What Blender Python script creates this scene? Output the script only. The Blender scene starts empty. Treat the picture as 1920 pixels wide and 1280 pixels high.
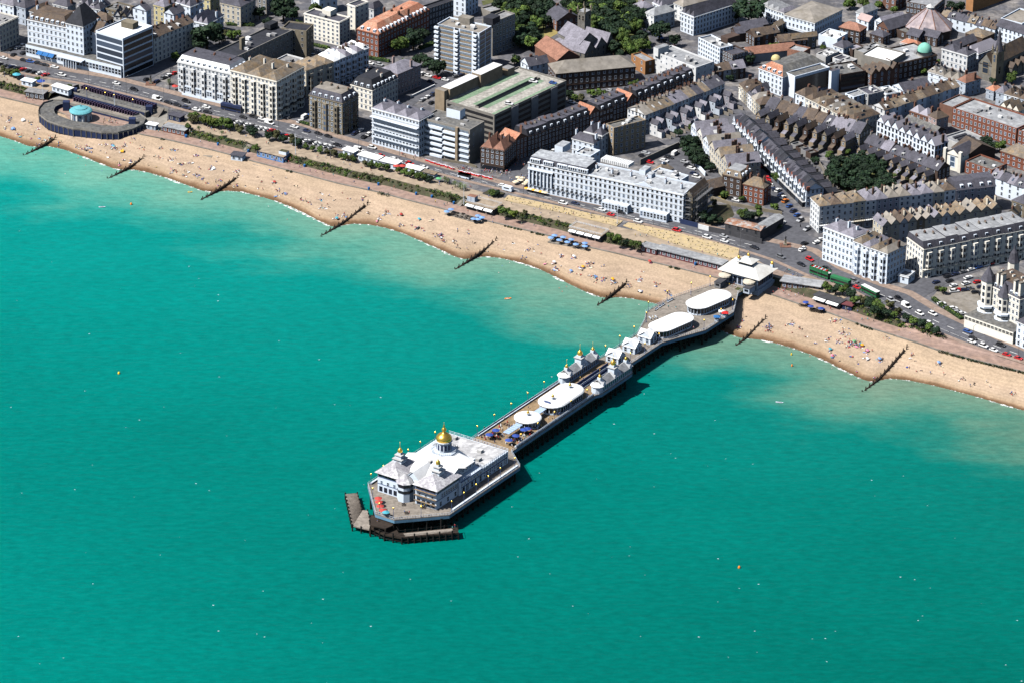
# Seaside town and pier seen from the air
import bpy, bmesh, math, random
from mathutils import Vector, Matrix
random.seed(7)
SC=bpy.context.scene
# ---------------------------------------------------------------- camera, sky, sun, exposure
FPX=7500.0; TILT=math.radians(25.3); ROLL=0.012; CAM=Vector((0,-1629.0,770.0))
cd=bpy.data.cameras.new('camera'); cam=bpy.data.objects.new('camera',cd); SC.collection.objects.link(cam)
cd.sensor_width=36; cd.lens=FPX/1920*36; cd.clip_start=10; cd.clip_end=9000
CR=Matrix.Rotation(math.pi/2-TILT,4,'X')@Matrix.Rotation(ROLL,4,'Z')
cam.matrix_world=Matrix.Translation(CAM)@CR
SC.camera=cam
SUN_EL=math.radians(53); SUN_D=Vector((-0.93,-0.365,0)).normalized()   # horizontal direction towards the sun
wd=bpy.data.worlds.new('World'); SC.world=wd; wd.use_nodes=True
nt=wd.node_tree; bg=nt.nodes['Background']
sky=nt.nodes.new('ShaderNodeTexSky'); sky.sky_type='NISHITA'; sky.sun_disc=False
sky.sun_elevation=SUN_EL; sky.sun_rotation=math.atan2(SUN_D.x,SUN_D.y); sky.altitude=100
nt.links.new(sky.outputs[0],bg.inputs[0]); bg.inputs[1].default_value=0.06
sl=bpy.data.lights.new('sun','SUN'); sl.energy=5.0; sl.angle=math.radians(0.5); sl.color=(1,0.965,0.91)
so=bpy.data.objects.new('sun',sl); SC.collection.objects.link(so)
sv=Vector((SUN_D.x*math.cos(SUN_EL),SUN_D.y*math.cos(SUN_EL),math.sin(SUN_EL)))
so.rotation_euler=(-sv).to_track_quat('-Z','Y').to_euler()
vs=SC.view_settings; vs.view_transform='Standard'; vs.look='None'; vs.exposure=0.52; vs.gamma=1.0; vs.use_curve_mapping=False
SC.cycles.max_bounces=4; SC.cycles.diffuse_bounces=0; SC.cycles.glossy_bounces=2; SC.cycles.transparent_max_bounces=6
SC.cycles.use_denoising=True
# ---------------------------------------------------------------- survey: photo point + height -> place
R3=CR.to_3x3(); R3T=R3.transposed()
def g(px,py,z=0.0):
    d=R3@Vector(((px-960)/FPX,-(py-640)/FPX,-1.0))
    t=(z-CAM.z)/d.z
    return Vector((CAM.x+d.x*t,CAM.y+d.y*t,z))
def pix(p):
    l=R3T@(Vector(p)-CAM); return (960+FPX*l.x/-l.z,640-FPX*l.y/-l.z)
VW={'V1':(0,0,4.74),'V2':(320,0,4.74),'V3':(640,0,4.74),'V4':(960,0,4.74),'V5':(1280,0,4.74),'V6':(1520,0,4.74),
 'W1':(0,130,4.74),'W2':(320,180,4.74),'W3':(640,180,4.74),'W4':(960,200,4.74),'W5':(1280,200,4.74),'W6':(1520,200,4.74),
 'P1':(640,780,5.3333),'P2':(880,640,5.3333),'P3':(1120,460,5.3333),'P4':(1400,420,3.6577),'P5':(760,330,4.74),
 'Q1':(1640,0,6.846),'Q2':(1380,0,6.846),'Q3':(1380,150,6.846),'Q4':(1640,150,6.846),'Q5':(1700,400,4.923),'N':(0,0,1)}
def vp(v,p): b=VW[v]; return (b[0]+p[0]/b[2],b[1]+p[1]/b[2])
def gv(v,p,z=0.0): q=vp(v,p); return g(q[0],q[1],z)
ZG=7.5      # street level
# ---------------------------------------------------------------- materials
MT={}
def mk(name,col,rough=0.8,var=0.22,scale=0.35,spec=0.3,metal=0.0,objvar=0.12,col2=None,patch=None,fine=None,bump=None):
    if name in MT: return MT[name]
    m=bpy.data.materials.new(name); m.use_nodes=True; n=m.node_tree.nodes; l=m.node_tree.links
    b=n['Principled BSDF']; b.inputs['Roughness'].default_value=rough; b.inputs['Metallic'].default_value=metal
    b.inputs['Specular IOR Level'].default_value=spec
    tc=n.new('ShaderNodeTexCoord'); no=n.new('ShaderNodeTexNoise'); no.inputs['Scale'].default_value=scale; no.inputs['Detail'].default_value=5; no.inputs['Roughness'].default_value=0.62
    l.new(tc.outputs['Object'],no.inputs['Vector'])
    mr=n.new('ShaderNodeMapRange'); mr.inputs[1].default_value=0.3; mr.inputs[2].default_value=0.7
    mr.inputs[3].default_value=1-var; mr.inputs[4].default_value=1+var
    l.new(no.outputs[0],mr.inputs[0])
    oi=n.new('ShaderNodeObjectInfo'); mo=n.new('ShaderNodeMapRange'); mo.inputs[3].default_value=1-objvar; mo.inputs[4].default_value=1+objvar
    l.new(oi.outputs['Random'],mo.inputs[0])
    mu=n.new('ShaderNodeMath'); mu.operation='MULTIPLY'; l.new(mr.outputs[0],mu.inputs[0]); l.new(mo.outputs[0],mu.inputs[1])
    base=n.new('ShaderNodeRGB'); base.outputs[0].default_value=(*col,1); src=base.outputs[0]
    if col2:
        n2=n.new('ShaderNodeTexNoise'); n2.inputs['Scale'].default_value=patch or 0.12; n2.inputs['Detail'].default_value=6; n2.inputs['Roughness'].default_value=0.7
        l.new(tc.outputs['Object'],n2.inputs['Vector'])
        r2=n.new('ShaderNodeMapRange'); r2.inputs[1].default_value=0.46; r2.inputs[2].default_value=0.62; l.new(n2.outputs[0],r2.inputs[0])
        mx=n.new('ShaderNodeMix'); mx.data_type='RGBA'; l.new(r2.outputs[0],mx.inputs[0]); l.new(src,mx.inputs[6]); mx.inputs[7].default_value=(*col2,1); src=mx.outputs[2]
    if fine:
        n3=n.new('ShaderNodeTexNoise'); n3.inputs['Scale'].default_value=fine; n3.inputs['Detail'].default_value=2
        l.new(tc.outputs['Object'],n3.inputs['Vector'])
        r3=n.new('ShaderNodeMapRange'); r3.inputs[1].default_value=0.3; r3.inputs[2].default_value=0.7; r3.inputs[3].default_value=0.8; r3.inputs[4].default_value=1.2; l.new(n3.outputs[0],r3.inputs[0])
        m3=n.new('ShaderNodeMath'); m3.operation='MULTIPLY'; l.new(mu.outputs[0],m3.inputs[0]); l.new(r3.outputs[0],m3.inputs[1]); mu=m3
    vm=n.new('ShaderNodeVectorMath'); vm.operation='SCALE'; l.new(src,vm.inputs[0]); l.new(mu.outputs[0],vm.inputs['Scale'])
    l.new(vm.outputs[0],b.inputs['Base Color'])
    if bump:
        nb=n.new('ShaderNodeTexNoise'); nb.inputs['Scale'].default_value=bump[0]; nb.inputs['Detail'].default_value=4; l.new(tc.outputs['Object'],nb.inputs['Vector'])
        bp=n.new('ShaderNodeBump'); bp.inputs['Strength'].default_value=1; bp.inputs['Distance'].default_value=bump[1]; l.new(nb.outputs[0],bp.inputs['Height']); l.new(bp.outputs[0],b.inputs['Normal'])
    MT[name]=m; return m
for nm,c,kw in [
 ('white',(.7,.775,.88),dict(var=.07,objvar=.03)),('offwhite',(.68,.69,.7),dict(var=.12)),('cream',(.86,.82,.73),dict(var=.1)),('dcream',(.76,.69,.56),dict(var=.15)),('yellow',(.66,.58,.33),dict(var=.12)),
 ('tan',(.42,.33,.23),dict(var=.2)),('stone',(.36,.31,.23),dict(var=.22)),('flint',(.23,.22,.2),dict(var=.3,fine=2.)),('brick',(.27,.14,.1),dict(var=.22)),('dbrick',(.12,.08,.065),dict(var=.25)),('redbrick',(.33,.125,.08),dict(var=.18)),
 ('orangebrick',(.5,.25,.11),dict(var=.15)),('grey',(.3,.3,.31),dict(var=.15)),('lgrey',(.5,.5,.5),dict(var=.15)),('dgrey',(.085,.085,.095),dict(var=.25)),('bluegrey',(.47,.53,.62),dict(var=.12)),('concrete',(.33,.31,.28),dict(var=.2)),('pink',(.55,.42,.4),dict(var=.12)),('mauve',(.42,.4,.46),dict(var=.12)),
 ('slate',(.12,.118,.148),dict(var=.3,fine=1.2)),('lslate',(.25,.24,.285),dict(var=.28,fine=1.2)),('brown',(.15,.115,.095),dict(var=.3,col2=(.22,.155,.105),patch=.25,fine=1.5)),('ochre',(.31,.26,.21),dict(var=.3,col2=(.38,.27,.16),patch=.3,fine=1.2)),
 ('orange',(.42,.18,.11),dict(var=.25,col2=(.46,.27,.19),fine=1.4)),('terracotta',(.4,.2,.14),dict(var=.25,fine=1.2)),('rwhite',(.8,.81,.82),dict(var=.08,objvar=.02,spec=.1,col2=(.7,.71,.72),patch=.3)),('lead',(.34,.35,.37),dict(var=.22,col2=(.45,.46,.47),fine=.6)),('dark',(.045,.048,.062),dict(var=.3,fine=.8)),('rtan',(.33,.3,.265),dict(var=.25,col2=(.26,.23,.19))),
 ('rgrey',(.3,.3,.31),dict(var=.25,col2=(.34,.33,.32),fine=.8)),('felt',(.19,.19,.19),dict(var=.3,col2=(.25,.24,.22),patch=.3,fine=.7)),('rgreen',(.27,.29,.24),dict(var=.3)),('copper',(.2,.5,.4),dict(var=.15)),('turq',(.12,.37,.42),dict(var=.1)),
 ('gold',(.72,.45,.09),dict(var=.12,metal=.85,rough=.32)),('navy',(.025,.04,.11),dict(var=.2)),('metal',(.25,.25,.26),dict(rough=.5,metal=.3)),('iron',(.03,.03,.035),dict(rough=.6)),('timber',(.045,.032,.024),dict(var=.35)),('planks',(.4,.28,.16),dict(var=.25,fine=1.,col2=(.33,.24,.15))),('gplanks',(.33,.29,.25),dict(var=.25,fine=.9)),
 ('piles',(.013,.012,.012),dict(var=.3)),('blackrub',(.015,.015,.015),dict(var=.1)),('chrome',(.5,.5,.52),dict(metal=.8,rough=.3)),('skin',(.52,.33,.24),dict(var=.05)),('hair',(.05,.03,.02),dict(var=.1)),('bark',(.09,.065,.045),dict()),
 ('rust',(.36,.17,.1),dict(var=.3,col2=(.5,.5,.49),patch=.5)),('canvasblue',(.16,.33,.68),dict(var=.08)),('seablue',(.03,.17,.46),dict(var=.1)),('red',(.55,.02,.02),dict(var=.06)),('green',(.03,.2,.08),dict(var=.1)),('lime',(.12,.6,.12),dict(var=.05)),('ora',(.85,.25,.02),dict(var=.05)),('yel',(.8,.55,.03),dict(var=.05)),
 ('asphalt',(.128,.13,.148),dict(var=.16,objvar=0,scale=.06,fine=.5)),('pave',(.36,.27,.22),dict(var=.14,objvar=0,fine=.6)),('pinkpave',(.4,.28,.235),dict(var=.14,objvar=0,fine=.4,col2=(.4,.27,.21),patch=.1)),('walk',(.44,.35,.26),dict(var=.1,objvar=0,fine=.3)),('paint',(.72,.72,.7),dict(var=.15)),
 ('bed',(.64,.5,.31),dict(var=.14,objvar=0,fine=.5,col2=(.52,.4,.2),patch=.5)),('grass',(.11,.12,.045),dict(var=.3)),('soil',(.11,.095,.055),dict(var=.35,col2=(.06,.075,.03),patch=.4)),('lawn',(.34,.27,.1),dict(var=.2)),('greenbay',(.2,.32,.2),dict(var=.25)),
 ('town',(.16,.16,.18),dict(var=.35,objvar=0,scale=.2,col2=(.36,.335,.32),patch=.11,fine=.6))]:
    f=1.0 if nm in('white','rwhite','skin','red','lime','ora','yel','gold','turq','copper','offwhite','paint') else .92 if nm in('cream','lgrey','yellow','bluegrey','orange') else .58 if nm in('slate','brown','brick','redbrick','terracotta','dbrick','stone','felt','town','soil','dark','ochre') else .72
    kw=dict(kw)
    if 'col2' in kw: kw['col2']=tuple(x*f for x in kw['col2'])
    mk(nm,tuple(x*f for x in c),**kw)
def glass_mat(name,col,rough=.12):
    m=bpy.data.materials.new(name); m.use_nodes=True; b=m.node_tree.nodes['Principled BSDF']; n=m.node_tree.nodes;l=m.node_tree.links
    oi=n.new('ShaderNodeObjectInfo'); mr=n.new('ShaderNodeMapRange'); mr.inputs[3].default_value=.4; mr.inputs[4].default_value=2.0; l.new(oi.outputs['Random'],mr.inputs[0])
    pw=n.new('ShaderNodeMath'); pw.operation='POWER'; l.new(oi.outputs['Random'],pw.inputs[0]); pw.inputs[1].default_value=7; mr.inputs[4].default_value=5.5 if name=='pane' else 2; l.new(pw.outputs[0],mr.inputs[0])
    v=n.new('ShaderNodeVectorMath'); v.operation='SCALE'; v.inputs[0].default_value=col; l.new(mr.outputs[0],v.inputs['Scale']); l.new(v.outputs[0],b.inputs['Base Color'])
    b.inputs['Roughness'].default_value=rough; MT[name]=m
glass_mat('pane',(.018,.026,.04),.25); glass_mat('carglass',(.012,.014,.018),.08)
def M(n): return MT[n]
def cmat(c,nm=None,rough=.45,spec=.5):
    nm=nm or 'paint_%02d_%02d_%02d'%tuple(int(x*99) for x in c)
    return mk(nm,c,rough=rough,var=.05,spec=spec,objvar=.06)
# ---------------------------------------------------------------- mesh building
class MB:
    def __init__(s): s.v=[]; s.f=[]; s.m=[]
    def face(s,pts,m=0):
        i=len(s.v); s.v+= [tuple(p) for p in pts]; s.f.append(tuple(range(i,i+len(pts)))); s.m.append(m)
    def prism(s,poly,z0,z1,m=0,top=True,bot=False,mt=None):
        n=len(poly); i=len(s.v)
        s.v+=[(p[0],p[1],z0) for p in poly]+[(p[0],p[1],z1) for p in poly]
        for k in range(n):
            a=(k+1)%n; s.f.append((i+k,i+a,i+n+a,i+n+k)); s.m.append(m)
        if top: s.f.append(tuple(range(i+n,i+2*n))); s.m.append(m if mt is None else mt)
        if bot: s.f.append(tuple(range(i+n-1,i-1,-1))); s.m.append(m)
    def loft(s,p0,p1,m=0):
        n=len(p0); i=len(s.v); s.v+=[tuple(p) for p in p0]+[tuple(p) for p in p1]
        for k in range(n):
            a=(k+1)%n; s.f.append((i+k,i+a,i+n+a,i+n+k)); s.m.append(m)
    def box(s,c,sz,rz=0,m=0):
        x,y,z=sz[0]/2,sz[1]/2,sz[2]/2; cs,sn=math.cos(rz),math.sin(rz)
        s.prism([(c[0]+cs*a-sn*b,c[1]+sn*a+cs*b) for a,b in((-x,-y),(x,-y),(x,y),(-x,y))],c[2]-z,c[2]+z,m,bot=True)
    def lathe(s,c,prof,n=12,m=0,ph=0,sx=1,sy=1,rz=0):
        i=len(s.v); cs,sn=math.cos(rz),math.sin(rz)
        for r,z in prof:
            for k in range(n):
                t=ph+2*math.pi*k/n; a,b=r*sx*math.cos(t),r*sy*math.sin(t)
                s.v.append((c[0]+cs*a-sn*b,c[1]+sn*a+cs*b,c[2]+z))
        for j in range(len(prof)-1):
            for k in range(n):
                a=(k+1)%n; s.f.append((i+j*n+k,i+j*n+a,i+(j+1)*n+a,i+(j+1)*n+k)); s.m.append(m)
        s.f.append(tuple(i+(len(prof)-1)*n+k for k in range(n))); s.m.append(m)
    def bar(s,a,b,r,m=0,n=4):
        a=Vector(a);b=Vector(b);d=(b-a)
        if d.length<1e-6: return
        q=d.to_track_quat('Z','Y'); i=len(s.v)
        for p in (a,b):
            for k in range(n):
                t=2*math.pi*(k+.5)/n; s.v.append(tuple(p+q@Vector((r*math.cos(t),r*math.sin(t),0))))
        for k in range(n):
            c=(k+1)%n; s.f.append((i+k,i+c,i+n+c,i+n+k)); s.m.append(m)
        s.f.append(tuple(range(i+n,i+2*n))); s.m.append(m); s.f.append(tuple(range(i+n-1,i-1,-1))); s.m.append(m)
    def mesh(s,name,mats,org=(0,0,0),smooth=False):
        me=bpy.data.meshes.new(name); o=org
        me.from_pydata([(a[0]-o[0],a[1]-o[1],a[2]-o[2]) for a in s.v],[],s.f)
        for x in mats: me.materials.append(M(x) if isinstance(x,str) else x)
        me.polygons.foreach_set('material_index',s.m)
        if smooth: me.polygons.foreach_set('use_smooth',[True]*len(s.f))
        me.update(); return me
    def build(s,name,mats,parent=None,org=None,smooth=False,label=None,cat=None,group=None,kind=None,center=False):
        if org is None: org=ORG.get(parent.name,(0,0,0)) if parent else (0,0,0)
        if center and s.v:
            k=len(s.v); org=(sum(v[0] for v in s.v)/k,sum(v[1] for v in s.v)/k,min(v[2] for v in s.v))
        if not isinstance(mats,(list,tuple)): mats=[mats]
        o=ob(name,s.mesh(name,mats,org,smooth),parent)
        if parent is None: o.location=org; tag(o,label,cat,group,kind)
        elif kind: o['kind']=kind
        return o
ORG={}
COL=SC.collection.objects
def ob(name,data,parent=None,loc=None,rz=0,sc=None):
    o=bpy.data.objects.new(name,data); COL.link(o)
    if parent is not None: o.parent=parent
    if loc is not None: o.location=loc
    if rz: o.rotation_euler=(0,0,rz)
    if sc: o.scale=sc
    return o
TOPS=[]
def tag(o,label=None,cat=None,group=None,kind=None):
    if label: o['label']=label
    if cat: o['category']=cat
    if group: o['group']=group
    if kind: o['kind']=kind
    if label: TOPS.append(o)
    return o
def thing(name,label,cat,loc,group=None,rz=0):
    o=ob(name,None,None,loc,rz); o.empty_display_size=.5
    ORG[o.name]=tuple(loc); return tag(o,label,cat,group)
def inset(poly,d):
    n=len(poly); out=[]
    for k in range(n):
        a=Vector(poly[k-1][:2]);b=Vector(poly[k][:2]);c=Vector(poly[(k+1)%n][:2])
        e1=(b-a).normalized(); e2=(c-b).normalized(); n1=Vector((-e1.y,e1.x)); n2=Vector((-e2.y,e2.x))
        m=(n1+n2); L=m.length
        m=m/L if L>1e-6 else n1
        q=b+m*(d/max(.3,m.dot(n1))); out.append((q.x,q.y))
    return out
ORD=['first','second','third','fourth','fifth','sixth','seventh','eighth','ninth','tenth','eleventh','twelfth','thirteenth','fourteenth','fifteenth','sixteenth','seventeenth','eighteenth','nineteenth','twentieth']
TENS=['','','twenty','thirty','forty','fifty','sixty','seventy','eighty','ninety']
def ordw(i):
    if i<=20: return ORD[i-1]
    if i>=100: return 'hundred and '+ordw(i-100) if i>100 else 'hundredth'
    t,u=divmod(i,10)
    return TENS[t][:-1]+'ieth' if u==0 else TENS[t]+'-'+ORD[u-1]
# landmarks used to say where small things stand
LM=[]
def where(p,maxd=9e9):
    q=pix(p); best=min(LM,key=lambda k:(k[0]-q[0])**2+((k[1]-q[1])*1.6)**2); return best[2]
def finish_labels():
    from collections import defaultdict
    d=defaultdict(list)
    for o in TOPS: d[o['label']].append(o)
    for lb,os_ in d.items():
        if len(os_)<2: continue
        os_.sort(key=lambda o:pix(o.location)[0])
        for i,o in enumerate(os_):
            w=lb.split()
            suf=('leftmost such' if i==0 else 'rightmost such' if i==len(os_)-1 else ordw(i+1)+' from left')
            o['label']=lb+', '+suf
# ---------------------------------------------------------------- coast lines (photo points) and ground
WATER=[(-330,190),(-120,226),(0,253),(27,263),(57,279),(70,277),(88,271.5),(118,278.7),(156,294.6),(190,307),(219,321),(232,320),(249,316.7),(274,322),(310,333.6),(346,345),(388,362),(396,364),(425,354),(455,360),(489,369),(514,376),(544,387),(573,401.5),(600,416),(624,429),(635,426),(656,417),(690,420.5),(724,427),(756,436.5),(783,450),(823,467),(848,480),(870,490),(882,486),(905,478),(939,484),(960,489),(992,497),(1020,507.5),(1045,522),(1070,534.6),(1097,547),(1130,562),(1142,559),(1156,555.6),(1182,559.5),(1210,565),(1240,571),(1290,590),(1340,614),(1371,629),(1390,635),(1400,634),(1427,636),(1455,643),(1490,654),(1523,663.5),(1553,678.5),(1591,699),(1619,712.5),(1638,718.5),(1648,713),(1665,706),(1701,711),(1742,719.5),(1783,730.5),(1824,740),(1865,753.5),(1909,766),(2030,800),(2250,870)]
PROM=[(-330,96),(-120,150),(0,181.7),(74,199),(120,214),(200,235),(266,252.4),(320,263.3),(400,282),(434,290.8),(474,302.4),(552,322.4),(636.5,344.6),(712,360.8),(760,374),(836,393),(912,414),(971,428),(1030,442),(1106,464),(1160,476),(1204,487),(1276,503.6),(1349,522),(1443,551),(1496,569),(1556,587),(1635,615.5),(1714,640),(1758,655),(1824,673),(1919,696),(2030,728),(2250,790)]
WATER=[(WATER[i] if i in(0,len(WATER)-1) else (WATER[i][0]*.5+(WATER[i-1][0]+WATER[i+1][0])*.25,WATER[i][1]*.5+(WATER[i-1][1]+WATER[i+1][1])*.25)) for i in range(len(WATER))]
def resample(pts,n):
    L=[0]
    for a,b in zip(pts,pts[1:]): L.append(L[-1]+(b-a).length)
    out=[];j=0
    for k in range(n):
        t=L[-1]*k/(n-1)
        while j<len(L)-2 and L[j+1]<t: j+=1
        s=(t-L[j])/max(1e-9,L[j+1]-L[j]); out.append(pts[j].lerp(pts[j+1],s))
    return out
WL=[g(x,y,0) for x,y in WATER]; PL=[g(x,y,5.0+2.3*max(0,min(1,(x-1600)/150))) for x,y in PROM]
NS=420
wls=resample(WL,NS); pls=resample(PL,NS)
def offs(line,d):
    out=[]
    for i,p in enumerate(line):
        a=line[max(0,i-1)];b=line[min(len(line)-1,i+1)]; e=(b-a); e.z=0; e.normalize()
        out.append(Vector((p.x-e.y*d,p.y+e.x*d,p.z)))
    return out
def strip(name,rows,mat,kind='structure',smooth=False,**kw):
    m=MB(); n=len(rows[0])
    for r in rows: m.v+=[tuple(p) for p in r]
    for j in range(len(rows)-1):
        for k in range(n-1):
            m.f.append((j*n+k,j*n+k+1,(j+1)*n+k+1,(j+1)*n+k)); m.m.append(0)
    return m.build(name,[mat],kind=kind,smooth=smooth,**kw)
def zrow(line,z): return [Vector((p.x,p.y,z)) for p in line]
# beach: from under the water up to the promenade wall
def beach_mat():
    m=bpy.data.materials.new('shingle'); m.use_nodes=True; n=m.node_tree.nodes; l=m.node_tree.links; b=n['Principled BSDF']; b.inputs['Roughness'].default_value=.9; b.inputs['Specular IOR Level'].default_value=.15
    ge=n.new('ShaderNodeNewGeometry'); sx=n.new('ShaderNodeSeparateXYZ'); l.new(ge.outputs['Position'],sx.inputs[0])
    no=n.new('ShaderNodeTexNoise'); no.inputs['Scale'].default_value=.09; no.inputs['Detail'].default_value=6; l.new(ge.outputs['Position'],no.inputs['Vector'])
    ad=n.new('ShaderNodeMath'); ad.operation='MULTIPLY_ADD'; l.new(no.outputs[0],ad.inputs[0]); ad.inputs[1].default_value=-1.1; l.new(sx.outputs[2],ad.inputs[2])
    cr=n.new('ShaderNodeValToRGB'); e=cr.color_ramp.elements
    mr=n.new('ShaderNodeMapRange'); mr.inputs[1].default_value=-.6; mr.inputs[2].default_value=4.4; l.new(ad.outputs[0],mr.inputs[0]); l.new(mr.outputs[0],cr.inputs[0])
    e[0].position=0; e[0].color=(.13,.075,.04,1); e[1].position=1; e[1].color=(.45,.338,.235,1)
    for p,c in((.1,(.16,.095,.052)),(.17,(.29,.19,.12)),(.26,(.395,.29,.195)),(.5,(.43,.325,.235)),(.75,(.455,.34,.245))):
        x=e.new(p); x.color=(*c,1)
    n2=n.new('ShaderNodeTexNoise'); n2.inputs['Scale'].default_value=.05; n2.inputs['Detail'].default_value=8; n2.inputs['Roughness'].default_value=.7; l.new(ge.outputs['Position'],n2.inputs['Vector'])
    n3=n.new('ShaderNodeTexNoise'); n3.inputs['Scale'].default_value=.9; n3.inputs['Detail'].default_value=4; l.new(ge.outputs['Position'],n3.inputs['Vector'])
    m2=n.new('ShaderNodeMapRange'); m2.inputs[1].default_value=.3;m2.inputs[2].default_value=.7;m2.inputs[3].default_value=.82;m2.inputs[4].default_value=1.07; l.new(n2.outputs[0],m2.inputs[0])
    m3=n.new('ShaderNodeMapRange'); m3.inputs[1].default_value=.3;m3.inputs[2].default_value=.7;m3.inputs[3].default_value=.84;m3.inputs[4].default_value=1.14; l.new(n3.outputs[0],m3.inputs[0])
    rg=n.new('ShaderNodeMath'); rg.operation='MULTIPLY_ADD'; l.new(n2.outputs[0],rg.inputs[0]); rg.inputs[1].default_value=9; zz=n.new('ShaderNodeMath'); zz.operation='MULTIPLY'; l.new(sx.outputs[2],zz.inputs[0]); zz.inputs[1].default_value=9; l.new(zz.outputs[0],rg.inputs[2])
    sn=n.new('ShaderNodeMath'); sn.operation='SINE'; l.new(rg.outputs[0],sn.inputs[0]); sm=n.new('ShaderNodeMath'); sm.operation='MULTIPLY_ADD'; l.new(sn.outputs[0],sm.inputs[0]); sm.inputs[1].default_value=.05; sm.inputs[2].default_value=.93
    m4=n.new('ShaderNodeMath'); m4.operation='MULTIPLY'; l.new(m2.outputs[0],m4.inputs[0]); l.new(sm.outputs[0],m4.inputs[1])
    mm=n.new('ShaderNodeMath'); mm.operation='MULTIPLY'; l.new(m4.outputs[0],mm.inputs[0]); l.new(m3.outputs[0],mm.inputs[1])
    v=n.new('ShaderNodeVectorMath'); v.operation='SCALE'; l.new(cr.outputs[0],v.inputs[0]); l.new(mm.outputs[0],v.inputs['Scale']); l.new(v.outputs[0],b.inputs['Base Color'])
    bp=n.new('ShaderNodeBump'); bp.inputs['Distance'].default_value=.5; bp.inputs['Strength'].default_value=.6; l.new(n3.outputs[0],bp.inputs['Height']); l.new(bp.outputs[0],b.inputs['Normal'])
    return m
def beach_z(t):  # t=0 waterline, 1 promenade
    return 5.0*(0.5*t+0.5*(1-(1-t)**2.6)) if t>0 else t*9
PZ=[p.z for p in pls]
rows=[]
for t in (-.5,-.25,-.1,-.04,0,.04,.08,.13,.2,.3,.42,.56,.7,.85,1.0):
    r=[]
    for i,(w,p) in enumerate(zip(wls,pls)):
        q=w.lerp(p,t); q.z=(beach_z(t)-(0.25 if t==1 else 0))*(PZ[i]/5 if t>0 else 1)+ (0.18*math.sin(i*.55)+.12*math.sin(i*.23+1)) *max(0,min(1,t*5))*max(0,min(1,(1-t)*4)); r.append(q)
    rows.append(r)
strip('beach',rows,beach_mat(),smooth=True)
def beach_point(s,t):
    i=min(NS-1,max(0,int(s*(NS-1)))); q=wls[i].lerp(pls[i],t); q.z=beach_z(t); return q
def shore_at(x,t):   # photo column -> place on the beach
    best=min(range(NS),key=lambda i:abs(pix(wls[i].lerp(pls[i],t))[0]-x))
    q=wls[best].lerp(pls[best],t); q.z=beach_z(t); return q
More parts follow.
